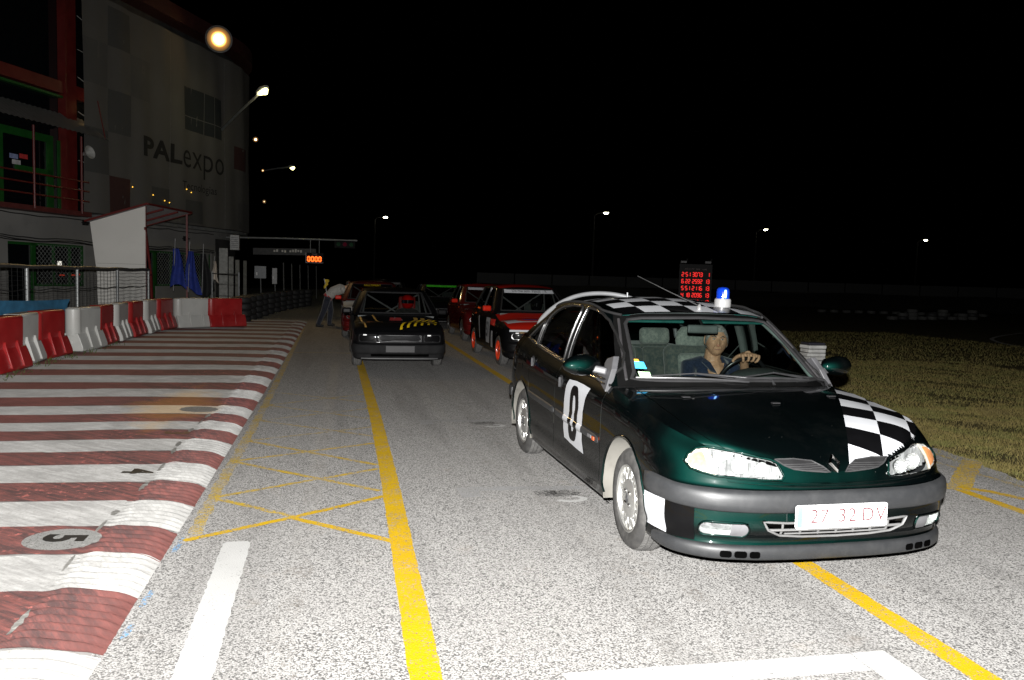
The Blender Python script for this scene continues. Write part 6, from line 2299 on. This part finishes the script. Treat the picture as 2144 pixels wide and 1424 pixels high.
def ftext(txt, size, bold, k0, zc, spacing=1.0, width=1.0, mat=LET, off=.012, ref='P'):
    """letters whose `ref` glyph is `size` metres tall, the word `width` metres long, standing on the line zc"""
    rv, _ = text_geo(ref, 1.0, bold, align='LEFT')
    r0, r1 = min(p.y for p in rv), max(p.y for p in rv)
    vs, fs = text_geo(txt, 1.0, bold, align='LEFT', spacing=spacing, res=4)
    x0_, x1_ = min(p.x for p in vs), max(p.x for p in vs)
    sy_ = size / (r1 - r0)
    yb_ = min(p.y for p in text_geo('x', 1.0, bold, align='LEFT')[0])
    vs = [Vector(((p.x - x0_) / (x1_ - x0_), (p.y - r0) * sy_, 0)) for p in vs]
    bm = bmesh.new()
    bv_ = [bm.verts.new((p.x * width, p.y, 0)) for p in vs]
    for f_ in fs:
        try:
            bm.faces.new([bv_[i] for i in f_])
        except ValueError:
            pass
    x = .2
    mx = max(v.co.x for v in bm.verts)
    while x < mx:
        bmesh.ops.bisect_plane(bm, geom=bm.verts[:] + bm.edges[:] + bm.faces[:], plane_co=(x, 0, 0), plane_no=(1, 0, 0))
        x += .2
    g = G()
    bm.verts.index_update()
    g.add([fac(k0 + v.co.x, zc + v.co.y, drape(k0 + v.co.x + .85, zc + v.co.y) + off) for v in bm.verts], [tuple(v.index for v in f_.verts) for f_ in bm.faces])
    bm.free()
    return g.build('lettering', mat, ban)
ftext('PAL', .78, .035, .67, 6.09, 1.02, 2.50)
ftext('expo', .70, -.004, 3.24, 6.05, 1.04, 3.15, ref='x')
ftext('Tecnologias', .34, 0, 3.2, 5.10, 1.0, 2.6)

# --- lamps on the building
def dish_glow(name, col, rim, strength, r):
    """a lamp glass with a bright core, its glow fading to an orange rim"""
    m = NT(name)
    vl = m.n('ShaderNodeVectorMath', operation='LENGTH')
    m.l(m.co(), vl.inputs[0])
    f = m.math('DIVIDE', vl.outputs['Value'], r)
    m.color((.3, .2, .1))
    m.set(Emission_Color=m.ramp(f, [(.30, col), (.60, rim), (1, tuple(c * .5 for c in rim))]), Emission_Strength=m.math('MULTIPLY', m.ramp(f, [(.24, 1), (.42, .12), (.66, .014), (1, .001)]), strength))  # emission fades across the dish to imitate the lamp's soft glare
    return m.mat
def flood(loc, target, label, r, col, strength, energy, spot=None):
    f_ = thing('floodlight', label, 'lamp', tuple(loc), 0, 'floodlights along the pit building')
    d = (Vector(target) - Vector(loc)).normalized()
    q = d.to_track_quat('Z', 'Y').to_matrix().to_4x4()
    G().lathe([(r * .5, -.22), (r * 1.05, -.02), (r * 1.12, .03), (r * 1.02, .03), (r * .95, .0)], 24, q).build('housing', plain('lamp_housing', (.10, .10, .10), .5), f_, smooth=50)
    G().lathe([(r * .98, .015), (r * .6, .03), (.0001, .036)], 24, q).build('lit_face', dish_glow('flood_glow', col, (1.0, .42, .08), strength, r), f_, smooth=60)
    if energy:
        l = lamp('floodlight_beam', 'SPOT', Vector(loc) + d * .12, energy, col, target, spot_size=radians(84), spot_blend=.8, shadow_soft_size=.4)
    return f_
flood(at(458, 82, 34), (2.6, 8, .6), 'big warm sodium floodlight glaring on the roof edge of the pit building', .50, (1.0, .66, .28), 45, 1500)
flood(at(535, 292, 44), (3, 25, 0), 'small white floodlight on the far curve of the pit building', .14, (1.0, .85, .6), 25, 0)
flood(at(550, 357, 50), (3, 30, 0), 'tiny floodlight farthest along the pit building wall', .09, (1.0, .85, .6), 25, 0)
flood(at(553, 422, 50), (3, 30, 0), 'low floodlight at the foot of the pit building curve', .12, (1.0, .75, .45), 5, 0)
def arm_lamp(base, head, label, s=1.0, energy=0, strength=22):
    base, head = Vector(base), Vector(head)
    t = thing('arm_lamp', label, 'lamp', tuple(base), 0, 'arm lamps on the pit building')
    v = head - base
    G().tube([Vector((0, 0, 0)), v * .5 + Vector((0, 0, .03)), v * .93], .035 * s, 8).build('arm', GALV, t, smooth=60)
    q = v.normalized()
    sdv = q.cross(Vector((0, 0, 1))).normalized()
    G().tube([v * .90, v * .95, v * 1.04, v * 1.10], [.05 * s, .13 * s, .15 * s, .06 * s], 14, flat=.55).build('hood', plain('pale_lamp_hood', (.45, .46, .44), .5), t, smooth=60)
    G().tube([v * .985 - Vector((0, 0, .05 * s)), v * 1.04 - Vector((0, 0, .085 * s)), v * 1.09 - Vector((0, 0, .06 * s))], [.06 * s, .11 * s, .05 * s], 12, flat=.7).build('lit_face', emit('arm_lamp_glow', (1.0, .93, .38), strength), t, smooth=60)
    if energy:
        lamp('arm_lamp_light', 'POINT', head - Vector((0, 0, .35)), energy, (1, .9, .5), shadow_soft_size=.12)
arm_lamp(fac(6.26, 8.13, .6), at(549, 190, 33.5), 'street lamp on a long arm reaching out from the PALexpo banner', 1.5, 30)
arm_lamp(at(549, 358, 58), at(610, 349, 57), 'farther arm lamp beyond the curve of the pit building', 1.5, 0)

# --- marshals' shelter
SH0, SHA = Vector((-5.88, 27.05, 0)), radians(14)
sd_, sn_ = Vector((sin(SHA), cos(SHA), 0)), Vector((cos(SHA), -sin(SHA), 0))
def shp(a, b, z):
    """shelter frame: a metres up the track, b metres back from its front"""
    p = SH0 + sd_ * a - Vector((1, -.18, 0)).normalized() * b
    return Vector((p.x, p.y, z))
she = thing('marshal_shelter', "marshals' shelter with white side panel and red framed sloping roof", 'shelter', (0, 0, 0))
PANW = plain('white_panel', (.74, .725, .68), .6, var=.06, scale=2, dirt=((.60, .585, .55), .5))
poly = [(0, .05), (0, 3.60), (1.70, 3.06), (1.52, 1.62), (1.46, .05)]
G().prism(poly, lambda b, z, d: shp(d, b, z), -.02, .02).build('side_panel', PANW, she)
G().box(shp(-.026, .74, 1.78), (1.5, .004, .008), Matrix.Rotation(radians(-10), 3, 'Z')).build('panel_joint', plain('joint_grey', (.2, .2, .19), .8), she)
G().add([shp(-.1, -.12, 3.66), shp(3.1, -.12, 3.66), shp(3.1, 1.8, 3.06), shp(-.1, 1.8, 3.06)] + [shp(-.1, -.12, 3.70), shp(3.1, -.12, 3.70), shp(3.1, 1.8, 3.10), shp(-.1, 1.8, 3.10)],
        [(0, 1, 2, 3), (4, 7, 6, 5), (0, 4, 5, 1), (1, 5, 6, 2), (2, 6, 7, 3), (3, 7, 4, 0)]).build('roof', plain('pale_roof_sheet', (.46, .46, .47), .6), she)
G().prism([(0, .05), (.36, .05), (.36, 2.6), (0, 2.9)], lambda a, z, d: shp(a + .03, .30 + d, z), 0, .03).build('inner_panel', plain('grey_panel', (.16, .16, .16), .7), she)
for a, b in (((-.1, -.12, 3.67), (3.1, -.12, 3.67)), ((-.1, -.12, 3.68), (-.1, 1.82, 3.08)), ((3.1, -.12, 3.66), (3.1, 1.8, 3.06)), ((1.0, -.1, 3.60), (1.0, 1.75, 3.03)), ((2.05, -.1, 3.60), (2.05, 1.75, 3.03)),
             ((3.0, 0, .05), (3.0, 0, 3.6)), ((-.02, .0, 2.95), (.55, .1, 1.5)), ((.55, .1, 1.5), (.62, .1, .6)), ((.55, .1, 1.45), (0, .1, 1.45)), ((0.04, .02, .05), (.04, .02, 3.6))):
    G().bar(shp(*a), shp(*b), .06, .06).build('frame_bar', REDST, she)
# things kept in and by the shelter
def hung_flag(label, col, p, w, h, seed, polelean=.06):
    t = thing('signal_flag', label, 'flag', tuple(p), 0, 'flags hanging by the marshals shelter')
    G().tube([(0, 0, -h * 1.05), (polelean, 0, h * .25)], .012, 6).build('pole', plain('flag_pole', (.3, .3, .3), .5), t)
    G().grid(lambda u, v: Vector((w * (u - .15) * (.35 + .65 * v) + .03 * sin(5 * v + seed), .05 * sin(9 * u + seed + 3 * v), -h * v * (1 - .12 * sin(3 * u + seed)))), 16, 16).build('cloth', col, t, smooth=60)
    return t
NAVY = plain('blue_flag_cloth', (.012, .03, .22), .8, var=.25)
hung_flag('left of two blue flags hanging beside the marshal shelter', NAVY, shp(1.6, -.15, 2.35), .55, 1.35, .3)
hung_flag('right of two blue flags with yellow corner hanging beside the shelter', NAVY, shp(2.5, -.25, 2.30), .52, 1.35, 2.1)
hung_flag('black flag hanging between the blue flags and a white cloth', plain('black_flag_cloth', (.006, .006, .007), .8), shp(3.4, -.35, 2.25), .5, 1.4, 4.0)
hung_flag('pale cloth hanging rightmost beside the flags of the shelter', plain('cream_cloth', (.50, .44, .37), .85), shp(3.9, -.55, 2.0), .26, .75, 1.0)
st = thing('stool', 'small dark stool standing inside the marshal shelter', 'stool', tuple(shp(1.2, .5, .03)))
G().lathe([(.17, .42), (.18, .46), (.0001, .47)], 16).build('seat', BLACKPL, st, smooth=50)
for q in range(3):
    a = 2 * pi * q / 3
    G().tube([(.10 * cos(a), .10 * sin(a), .43), (.2 * cos(a), .2 * sin(a), 0)], .015, 6).build('leg', GALV, st)

# --- chain fence with net along the pit wall
fen = thing('net_fence', 'low fence of galvanised posts with dark rail and net before the shelter', 'fence', (0, 0, 0))
fa, fb = Vector((-7.15, 14.0, 0)), Vector((-5.72, 26.75, 0))
def fpt(t, z, o=0):
    p = fa.lerp(fb, t)
    return Vector((p.x + o, p.y, z))
for t in (.02, .215, .405, .60, .80, .995):
    G().tube([fpt(t, 0), fpt(t, 1.60)], .042, 10).build('post', GALV, fen, smooth=60)
G().tube([fpt(i / 24, 1.61 + .012 * sin(i * 1.7)) for i in range(25)], .045, 8).build('top_rail', plain('dark_rail', (.05, .05, .05), .5), fen, smooth=60)
for z in (.62, 1.1):
    G().tube([fpt(i / 60, z + .02 * sin(i * 1.1)) for i in range(61)], .010, 4).build('wire', CAB, fen)
g = G()
for i in range(0, 170):
    t = i / 170
    if t > .80 or i % 3 == 0:
        g.tube([fpt(t, .06, .02), fpt(t + .0015 * sin(i), .8, .025), fpt(t, 1.58, .02)], .0042, 3)
for j in range(1, 16):
    z = j * .1
    g.tube([fpt(i / 80, z + .012 * sin(i * .9 + j), .022) for i in range(81)], .004, 3)
o = g.build('net', plain('black_net', (.016, .016, .016), .8), fen)
o['kind'] = 'stuff'
bc = G().grid(lambda u, v: fpt(.0 + .55 * u, .55 + .36 * v + .06 * sin(4 * u + 1) + .22 * u * 0, .06 + .03 * sin(15 * u + 5 * v)), 40, 8)
tag(bc.build('blue_sheet', plain('faded_blue_sheet', (.05, .20, .36), .7, var=.3, scale=3), None, smooth=60), 'faded blue plastic sheet tied along the bottom of the net fence', 'sheet')
# a second short run of fence beyond the shelter
f2 = thing('net_fence', 'short dark fence panel between the shelter and the far pillars', 'fence', (0, 0, 0))
pa, pb = at(444, 600, 28), at(500, 600, 27)
for p in (pa, pb):
    G().tube([Vector((p.x, p.y, 0)), Vector((p.x, p.y, 1.62))], .03, 8).build('post', GALV, f2)
for z in (1.55, 1.2, .8, .4):
    G().tube([Vector((pa.x, pa.y, z)), Vector((pb.x, pb.y, z))], .018 if z > 1.5 else .007, 6).build('rail', plain('dark_rail', (.05, .05, .05), .5), f2)

# --- water-filled plastic barriers
BR = plain('red_barrier_plastic', (.27, .010, .011), .38, var=.22, scale=4, bump=.1, dirt=((.16, .05, .045), .35))
BW = plain('white_barrier_plastic', (.42, .42, .40), .42, var=.12, scale=4, bump=.1, dirt=((.22, .21, .19), .5))
def barrier_meshes(mat):
    L = 1.08
    out = []
    body = G()
    up = [(-.115, .34), (-.12, .50), (-.125, .79), (-.10, .82), (.10, .82), (.125, .79), (.12, .50), (.115, .34)]
    body.prism(up, lambda a, b, d: Vector((d, a, b)), -L / 2 + .12, L / 2 - .10)
    lo = [(-.215, .05), (-.21, .12), (-.165, .25), (-.12, .36), (.12, .36), (.165, .25), (.21, .12), (.215, .05), (.20, .03), (-.20, .03)]
    body.prism(lo, lambda a, b, d: Vector((d, a, b)), -L / 2 + .02, L / 2 - .005)
    out.append(('body', body, .018))
    con = G().lathe([(.122, .31), (.130, .33), (.130, .79), (.112, .806), (.0001, .809)], 20, Matrix.Translation((-L / 2 + .12, 0, 0)))
    out.append(('connector', con, 0))
    for i, x in enumerate((-.16, .22)):
        for sg in (-1, 1):
            rb = G().prism([(-.03, .08), (.03, .08), (.024, .42), (.0, .46), (-.024, .42)], lambda a, b, d, x=x, sg=sg: Vector((x + a, sg * ((.213 - (b - .10) * .34) if b < .36 else (.124 - (b - .36) * .05)) + sg * d, b)), -.03, .028)
            out.append(('rib', rb, .008))
    plug = G().lathe([(.052, -.01), (.052, .008), (.040, .012), (.0001, .012)], 16, Matrix.Translation((-L / 2 + .014, 0, .19)) @ Matrix.Rotation(radians(-90), 4, 'Y'))
    out.append(('plug', plug, 0))
    return [(n, g_.mesh(n, mat, 40), bv_) for n, g_, bv_ in out]
BMESH = {True: barrier_meshes(BR), False: barrier_meshes(BW)}
def barrier(x, y, rz, red, label):
    t = thing('traffic_barrier', label, 'barrier', (x, y, .066), rz, 'plastic barriers along the pit lane')
    for n, me, bv_ in BMESH[red]:
        o = link(n, me, t)
        if bv_:
            m = o.modifiers.new('bevel', 'BEVEL')
            m.width = bv_
            m.segments = 2
BL = [(-4.78, 11.75, False, 88, 'white plastic barrier cut off at the left edge of the picture'), (-4.72, 12.72, True, 86, 'nearest red plastic barrier at the left edge of the picture'), (-4.80, 13.72, False, 92, 'white plastic barrier between the two nearest red ones'),
      (-4.78, 14.75, True, 84, 'second red plastic barrier, showing its round end, left of the gap'), (-4.62, 16.25, False, 82, 'white plastic barrier showing its round end, right of the gap'), (-4.62, 17.4, True, 90, 'third red plastic barrier counting from the left'),
      (-4.60, 18.55, False, 92, 'third whole white plastic barrier counting from the left'), (-4.57, 19.7, True, 88, 'fourth red plastic barrier counting from the left'), (-4.50, 20.85, False, 90, 'fourth whole white plastic barrier counting from the left'),
      (-4.38, 21.95, True, 82, 'fifth red plastic barrier counting from the left'), (-3.80, 22.92, False, 40, 'white plastic barrier turned across the kerb'), (-3.02, 23.42, True, 34, 'red plastic barrier at the right end of the row')]
for x, y, red, a, lb in BL:
    barrier(x, y, radians(a), red, lb)
# weeds at the foot of the barriers
wd = G()
rng = random.Random(2)
for i in range(260):
    x, y = -4.45 + rng.gauss(0, .10), rng.uniform(11.5, 18)
    if rng.random() < .5:
        x -= .12
    h = rng.uniform(.03, .10)
    a = rng.uniform(0, 6.28)
    wd.add([(x, y, .065), (x + .02 * cos(a), y + .02 * sin(a), .065), (x + .06 * cos(a + 1), y + .06 * sin(a + 1), .065 + h)], [(0, 1, 2)])
o = wd.build('weeds', plain('weed_green', (.06, .08, .02), .8))
o['kind'] = 'stuff'
o['label'] = 'sparse weeds growing at the foot of the plastic barriers'

# --- beyond the barriers: tyre wall, gantry with signals, timing clock, sign board, posts
TY = plain('old_tyre_rubber', (.014, .014, .014), .7, var=.4, scale=8)
tyre_me = G().lathe([(.17, -.09), (.22, -.105), (.29, -.095), (.315, -.05), (.315, .05), (.29, .095), (.22, .105), (.17, .09), (.16, 0), (.17, -.09)], 20, cap=False).mesh('tyre', TY, 60)
for i in range(11):
    p = at(505 + i * 13.5, 640 - i * .8, 25.5 + i * 1.55)
    lbl = ['tyre stack standing next to the rightmost red barrier'] + ['dark tyre stack number %s along the tyre wall from the red barrier' % w_ for w_ in ('two', 'three', 'four', 'five', 'six', 'seven', 'eight', 'nine', 'ten')] + ['farthest dark tyre stack at the right end of the tyre wall']
    t = thing('tyre_stack', lbl[i], 'tyre stack', (p.x, p.y, 0), 0, 'tyre wall beyond the barriers')
    for j in range(4):
        link('tyre', tyre_me, t, (.02 * sin(i * 3 + j), .02 * cos(i + j * 2), .105 + .21 * j), (0, 0, i + j))
gan = thing('signal_gantry', 'long grey gantry arm carrying three dark signal lamps over the track', 'gantry', (0, 0, 0))
ga, gb = at(440, 496, 38), at(748, 504, 38)
G().tube([ga, (ga + gb) / 2 + Vector((0, 0, .02)), gb], .045, 8).build('arm', GALV, gan, smooth=60)
G().tube([Vector((ga.x, ga.y, 0)), ga + Vector((0, 0, .3))], .08, 10).build('mast', GALV, gan, smooth=60)
sc_ = at(722, 512, 37.9)
sgb = G().box(sc_, (.98, .14, .36)).build('signal_box', BLACKPL, gan, bevel=.02)
for q, cl in ((-.3, (.02, .06, .03)), (0, (.16, .01, .03)), (.3, (.02, .06, .03))):
    G().lathe([(.10, 0), (.10, .02), (.0001, .04)], 16, Matrix.Translation(sc_ + Vector((q, -.07, 0))) @ Matrix.Rotation(radians(90), 4, 'X')).build('signal_lens', plain('lens_%d' % int(cl[0] * 1000), cl, .15, 0, 1), sgb, smooth=50)
    G().tube([sc_ + Vector((q + .11 * cos(a), -.12, .11 * sin(a))) for a in [radians(20 + 14 * w_) for w_ in range(11)]], .018, 5).build('signal_hood', BLACKPL, sgb)
sb = thing('sign_board', 'long dim grey sign board hung beneath the gantry at the pits', 'sign', (0, 0, 0))
s0, s1 = at(530, 526, 41), at(662, 528, 41)
G().bar(s0, s1, .06, .34).build('board', plain('dim_grey_board', (.06, .06, .06), .6), sb)
for q in range(11):
    t = .34 + q * .042
    if q in (2, 5):
        continue
    p = s0.lerp(s1, t) + Vector((0, -.06, .03 + .02 * sin(q)))
    G().box(p, (.09, .012, .10 + .03 * (q % 3))).build('faded_letter', plain('faded_white_print', (.55, .53, .48), .6), sb)
# timing clock
def seg_digit(g, ch, o, ux, uz, h, th=.16, dep=Vector((0, -.004, 0))):
    segs = {'0': 'abcdef', '1': 'bc', '2': 'abged', '3': 'abgcd', '4': 'fgbc', '5': 'afgcd', '6': 'afgedc', '7': 'abc', '8': 'abcdefg', '9': 'abcdfg'}[ch]
    w = h * .5
    P = {'a': ((0, h), (w, h)), 'b': ((w, h), (w, h / 2)), 'c': ((w, h / 2), (w, 0)), 'd': ((0, 0), (w, 0)), 'e': ((0, h / 2), (0, 0)), 'f': ((0, h), (0, h / 2)), 'g': ((0, h / 2), (w, h / 2))}
    t = h * th / 2
    for s_ in segs:
        (x0, z0), (x1, z1) = P[s_]
        if abs(x1 - x0) > abs(z1 - z0):
            q = [(x0 + t * .4, z0 - t), (x1 - t * .4, z0 - t), (x1 - t * .4, z0 + t), (x0 + t * .4, z0 + t)]
        else:
            q = [(x0 - t, min(z0, z1) + t * .4), (x0 + t, min(z0, z1) + t * .4), (x0 + t, max(z0, z1) - t * .4), (x0 - t, max(z0, z1) - t * .4)]
        g.add([o + ux * a + uz * b + dep for a, b in q], [(0, 1, 2, 3)])
clk = thing('timing_clock', 'lit red timing clock reading 0000 under the word TIME', 'clock', (0, 0, 0))
cc_ = at(659, 540, 37)
yaw = Matrix.Rotation(-CAM_YAW * .4, 3, 'Z')
ux, uz = yaw @ Vector((1, 0, 0)), Vector((0, 0, 1))
G().box(cc_, (.80, .12, .46), yaw).build('case', BLACKPL, clk)
for a, b in (((-.40, -.23), (.40, -.23)), ((-.40, -.23), (-.40, .23))):
    G().bar(cc_ + ux * a[0] + uz * a[1] + Vector((0, -.07, 0)), cc_ + ux * b[0] + uz * b[1] + Vector((0, -.07, 0)), .016, .016).build('edge_strip', plain('pale_edge', (.6, .5, .5), .5), clk)
for q in range(4):
    g = G()
    seg_digit(g, '0', cc_ + ux * (-.315 + q * .168) + uz * -.16 - yaw @ Vector((0, .066, 0)), ux, uz, .205, .24)
    g.build('digit', emit('clock_red', (1.0, .11, .008), 3.4), clk)
vs, fs = text_geo('TIME', .11)
G().add([cc_ + ux * p.x + uz * (p.y + .15) - yaw @ Vector((0, .068, 0)) for p in vs], fs).build('lettering', plain('dim_lettering', (.28, .2, .2), .6), clk)
G().tube([cc_ + Vector((-.2, 0, .23)), Vector((cc_.x - .2, cc_.y, 3.25))], .02, 6).build('hanger', GALV, clk)
G().tube([cc_ + Vector((.2, 0, .23)), Vector((cc_.x + .2, cc_.y, 3.25))], .02, 6).build('hanger', GALV, clk)
ac = thing('air_conditioner', 'white louvred air conditioner box fixed high on the far pit wall', 'air conditioner', (0, 0, 0))
ap_ = at(492, 508, 33)
G().box(ap_, (.36, .3, .62)).build('casing', plain('dim_white_metal', (.30, .30, .29), .5), ac, bevel=.015)
for q in range(6):
    G().box(ap_ + Vector((0, -.155, -.2 + .08 * q)), (.28, .012, .03)).build('louvre', plain('louvre_grey', (.12, .12, .12), .5), ac)
for i, (px, w_, h_, lb) in enumerate([(468, .34, 2.6, 'pale door post nearest the fence panel below the air conditioner'), (484, .20, 2.3, 'second pale pillar to the right of the fence panel'), (497, .18, 2.2, 'third pale pillar beyond the fence panel'), (513, .16, 2.2, 'fourth and dimmest pale pillar of the far pit wall')]):
    p = at(px, 600, 33 + i * 2)
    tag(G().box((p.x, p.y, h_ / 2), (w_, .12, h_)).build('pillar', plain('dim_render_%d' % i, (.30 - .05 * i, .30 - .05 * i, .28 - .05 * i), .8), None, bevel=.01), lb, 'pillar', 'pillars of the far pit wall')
for px, py, d_, w_, h_, lb in ((545, 570, 36, .5, .55, 'dark square notice on a thin post by the tyre wall'), (575, 578, 38, .22, .75, 'narrow pale notice on a leaning post by the tyre wall')):
    p = at(px, py, d_)
    t = thing('notice_post', lb, 'sign', (p.x, p.y, 0))
    G().tube([(.05, .04, 0), (0, .04, p.z + .2)], .022, 6).build('post', GALV, t)
    nb = G().box((0, 0, p.z), (w_, .03, h_)).build('notice', plain('dim_notice_%d' % px, (.07, .08, .09) if w_ > .3 else (.2, .2, .2), .4), t)
    G().box((-w_ * .3, -.02, p.z - .08), (.05, .008, .14)).build('white_mark', plain('notice_white', (.6, .6, .6), .5), nb)
for i in range(5):
    p = at(595 + i * 17, 610, 42 + i * 3)
    tag(G().tube([(p.x, p.y, 0), (p.x - .05, p.y, 2.2)], .03, 6).build('fence_post', plain('dim_post', (.14, .14, .13), .6)), ['fence post nearest the narrow notice', 'second fence post from the narrow notice', 'third fence post from the narrow notice', 'fourth fence post from the narrow notice', 'farthest fence post under the timing clock'][i], 'post', 'posts of the far pit fence')

# ================================================================== right and far: street lamps, scoreboard, far hoardings
def street_lamp(px, py, depth, label):
    h = at(px, py, depth)
    b = Vector((h.x - 1.1, h.y, 0))
    t = thing('street_lamp', label, 'street lamp', tuple(b), 0, 'street lamps round the circuit')
    H = h.z
    G().tube([(0, 0, 0), (0, 0, H * .6), (.0, 0, H - .3)], [.11, .09, .07], 8).build('pole', plain('dim_pole', (.008, .008, .008), .9), t, smooth=60)
    G().tube([(0, 0, H - .3), (.3, 0, H - .05), (.95, 0, H + .05)], .05, 8).build('arm', plain('dim_pole', (.008, .008, .008), .9), t, smooth=60)
    G().box((1.1, 0, H + .12), (.5, .25, .10)).build('hood', plain('dim_pole', (.008, .008, .008), .9), t, bevel=.04)
    G().lathe([(.0001, -.10), (.16, -.06), (.20, .03), (.0001, .04)], 14, Matrix.Translation((1.1, 0, H)) @ Matrix.Diagonal((1.25, .8, 1, 1))).build('lit_lens', emit('street_lamp_glow', (1.0, .93, .66), 30), t, smooth=60)
street_lamp(807, 455, 84, 'lit street lamp above the queue of race cars, leftmost of the far four')
street_lamp(1269, 446, 72, 'lit street lamp above the silver hoop of the green car')
street_lamp(1603, 481, 86, 'lit street lamp to the right of the scoreboard')
street_lamp(1938, 503, 96, 'lit street lamp farthest right in the picture')
# scoreboard with red figures
sco = thing('scoreboard', 'black scoreboard with four rows of red figures behind the green car', 'scoreboard', (0, 0, 0))
p0 = at(1455, 600, 40)
yw = Matrix.Rotation(-CAM_YAW - radians(6), 3, 'Z')
ux, uz, fo = yw @ Vector((1, 0, 0)), Vector((0, 0, 1)), yw @ Vector((0, -1, 0))
G().box(p0 + Vector((0, 0, -.06)), (1.62, .16, 2.35), yw).build('case', plain('matt_black_case', (.008, .008, .008), .7), sco)
for s_ in (-1, 1):
    G().tube([p0 + ux * s_ * .74 + fo * -.1 + Vector((0, 0, 1.3)), Vector(((p0 + ux * s_ * .74).x, (p0 + ux * s_ * .74).y, 0))], .035, 8).build('leg', plain('dim_pole', (.008, .008, .008), .9), sco)
    q = p0 + ux * (s_ * .60 - .02) + Vector((0, 0, 1.22)) + fo * .08
    sp = G().box(q, (.30, .22, .12), yw).build('lamp_head', plain('dim_lamp_grey', (.16, .16, .16), .5), sco, bevel=.02)
    G().bar(q + ux * .12, q + ux * .18 + Vector((0, 0, .16)), .06, .06).build('lamp_bracket', plain('dim_pole', (.008, .008, .008), .9), sp)
SEGR = emit('score_red', (1.0, .015, .012), .95)
rows = [('2', '51', '3073', '1'), ('6', '22', '2592', '13'), ('5', '51', '2116', '13'), ('4', '18', '2096', '13'), ('3', '30', '2084', '13')]
for r, row in enumerate(rows):
    z = .60 - r * .345 - .02
    h = .19
    for ti, (txt, x0) in enumerate(zip(row, (-.62, -.43, -.09, .52 if row[3] != '1' else .64))):
        for ci_, ch in enumerate(txt):
            g = G()
            seg_digit(g, ch, p0 + ux * (x0 + ci_ * .128 - .06) + uz * (z - h / 2 + .02) + fo * .082, ux, uz, h, .20, fo * .004)
            g.build('digit', SEGR, sco)
vs, fs = text_geo('POS  KART   TIME     LAPS', .09)
G().add([p0 + ux * p.x * 1.05 + uz * (p.y + .86) + fo * .085 for p in vs], fs).build('heading', plain('dim_lettering', (.28, .2, .2), .6), sco)
# far hoardings along the back straight, on a low bank
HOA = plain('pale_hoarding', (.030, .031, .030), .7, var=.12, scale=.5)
bank = struct(G().grid(lambda u, v: Vector((12 + 75 * u, 62 - 16 * u * u + 9 * v, -.02 + 1.25 * min(1, v * 1.6) + .12 * sin(u * 40 + v * 3))), 60, 8).build('bank', MATS.get('x') or plain('dark_bank_earth', (.010, .009, .006), .95, var=.3), smooth=60))
hn = 22
hw_ = thing('hoarding_wall', 'long row of pale hoardings along the far straight on the right', 'hoarding', (0, 0, 0))
for i in range(hn):
    u0, u1 = i / hn, (i + .97) / hn
    a = Vector((12 + 75 * u0, 62.5 - 16 * u0 * u0 + 6, 0))
    b = Vector((12 + 75 * u1, 62.5 - 16 * u1 * u1 + 6, 0))
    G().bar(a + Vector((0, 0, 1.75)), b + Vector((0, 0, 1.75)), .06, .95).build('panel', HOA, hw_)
# white-painted tyres edging the infield, farther and nearer groups
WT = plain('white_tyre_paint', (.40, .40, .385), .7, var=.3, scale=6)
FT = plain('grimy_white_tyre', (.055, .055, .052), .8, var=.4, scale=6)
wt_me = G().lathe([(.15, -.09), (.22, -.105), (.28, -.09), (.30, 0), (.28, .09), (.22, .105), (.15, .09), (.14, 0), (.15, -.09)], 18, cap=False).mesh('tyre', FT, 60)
wt_dk = tyre_me
nm = ['first', 'second', 'third', 'fourth', 'fifth', 'sixth', 'seventh', 'eighth', 'ninth', 'tenth', 'eleventh', 'twelfth', 'thirteenth', 'fourteenth']
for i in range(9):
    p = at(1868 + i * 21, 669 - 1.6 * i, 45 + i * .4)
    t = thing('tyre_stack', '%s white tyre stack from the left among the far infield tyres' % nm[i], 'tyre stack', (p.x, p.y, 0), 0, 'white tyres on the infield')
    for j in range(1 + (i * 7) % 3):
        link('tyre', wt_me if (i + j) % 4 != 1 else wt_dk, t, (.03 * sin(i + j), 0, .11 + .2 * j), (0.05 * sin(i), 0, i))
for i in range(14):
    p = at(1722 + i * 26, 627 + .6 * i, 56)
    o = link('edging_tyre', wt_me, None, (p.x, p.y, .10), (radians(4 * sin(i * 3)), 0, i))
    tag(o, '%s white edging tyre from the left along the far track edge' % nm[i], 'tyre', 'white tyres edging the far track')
# stack of white blocks just beyond the green car's left mirror
sp_ = Vector((8.75, 13.25, -.01))
wb = thing('white_tyre_pile', 'stack of white painted slabs with black top seen behind the left door mirror', 'slab stack', tuple(sp_))
for j in range(8):
    G().box((.012 * sin(j * 2.1), .012 * cos(j * 1.7), .04 + .072 * j), (.36 + .015 * sin(j * 3), .30, .062), Matrix.Rotation(.06 * sin(j * 2), 3, 'Z')).build('slab', WT, wb, bevel=.01)
G().box((0, 0, .605), (.34, .28, .04)).build('top_slab', plain('black_slab', (.012, .012, .02), .7), wb, bevel=.01)
# pale line of the far bend on the infield
g = G()
pts = [at(2144, 664, 34), at(2105, 678, 31.5), at(2078, 696, 29), at(2090, 706, 27), at(2120, 714, 25.5), at(2160, 722, 24.5)]
pts = catmull([(p.x, p.y, -.004) for p in pts], 8)
g = G()
n = len(pts)
ls_, rs_ = [], []
for i, p in enumerate(pts):
    t_ = (pts[min(i + 1, n - 1)] - pts[max(i - 1, 0)]).normalized()
    nn = Vector((-t_.y, t_.x, 0)) * .07
    ls_.append(p + nn)
    rs_.append(p - nn)
g.add(ls_ + rs_, [(i, n + i, n + i + 1, i + 1) for i in range(n - 1)])
struct(g.build('infield_line', plain('dull_white_line', (.4, .4, .38), .8)))
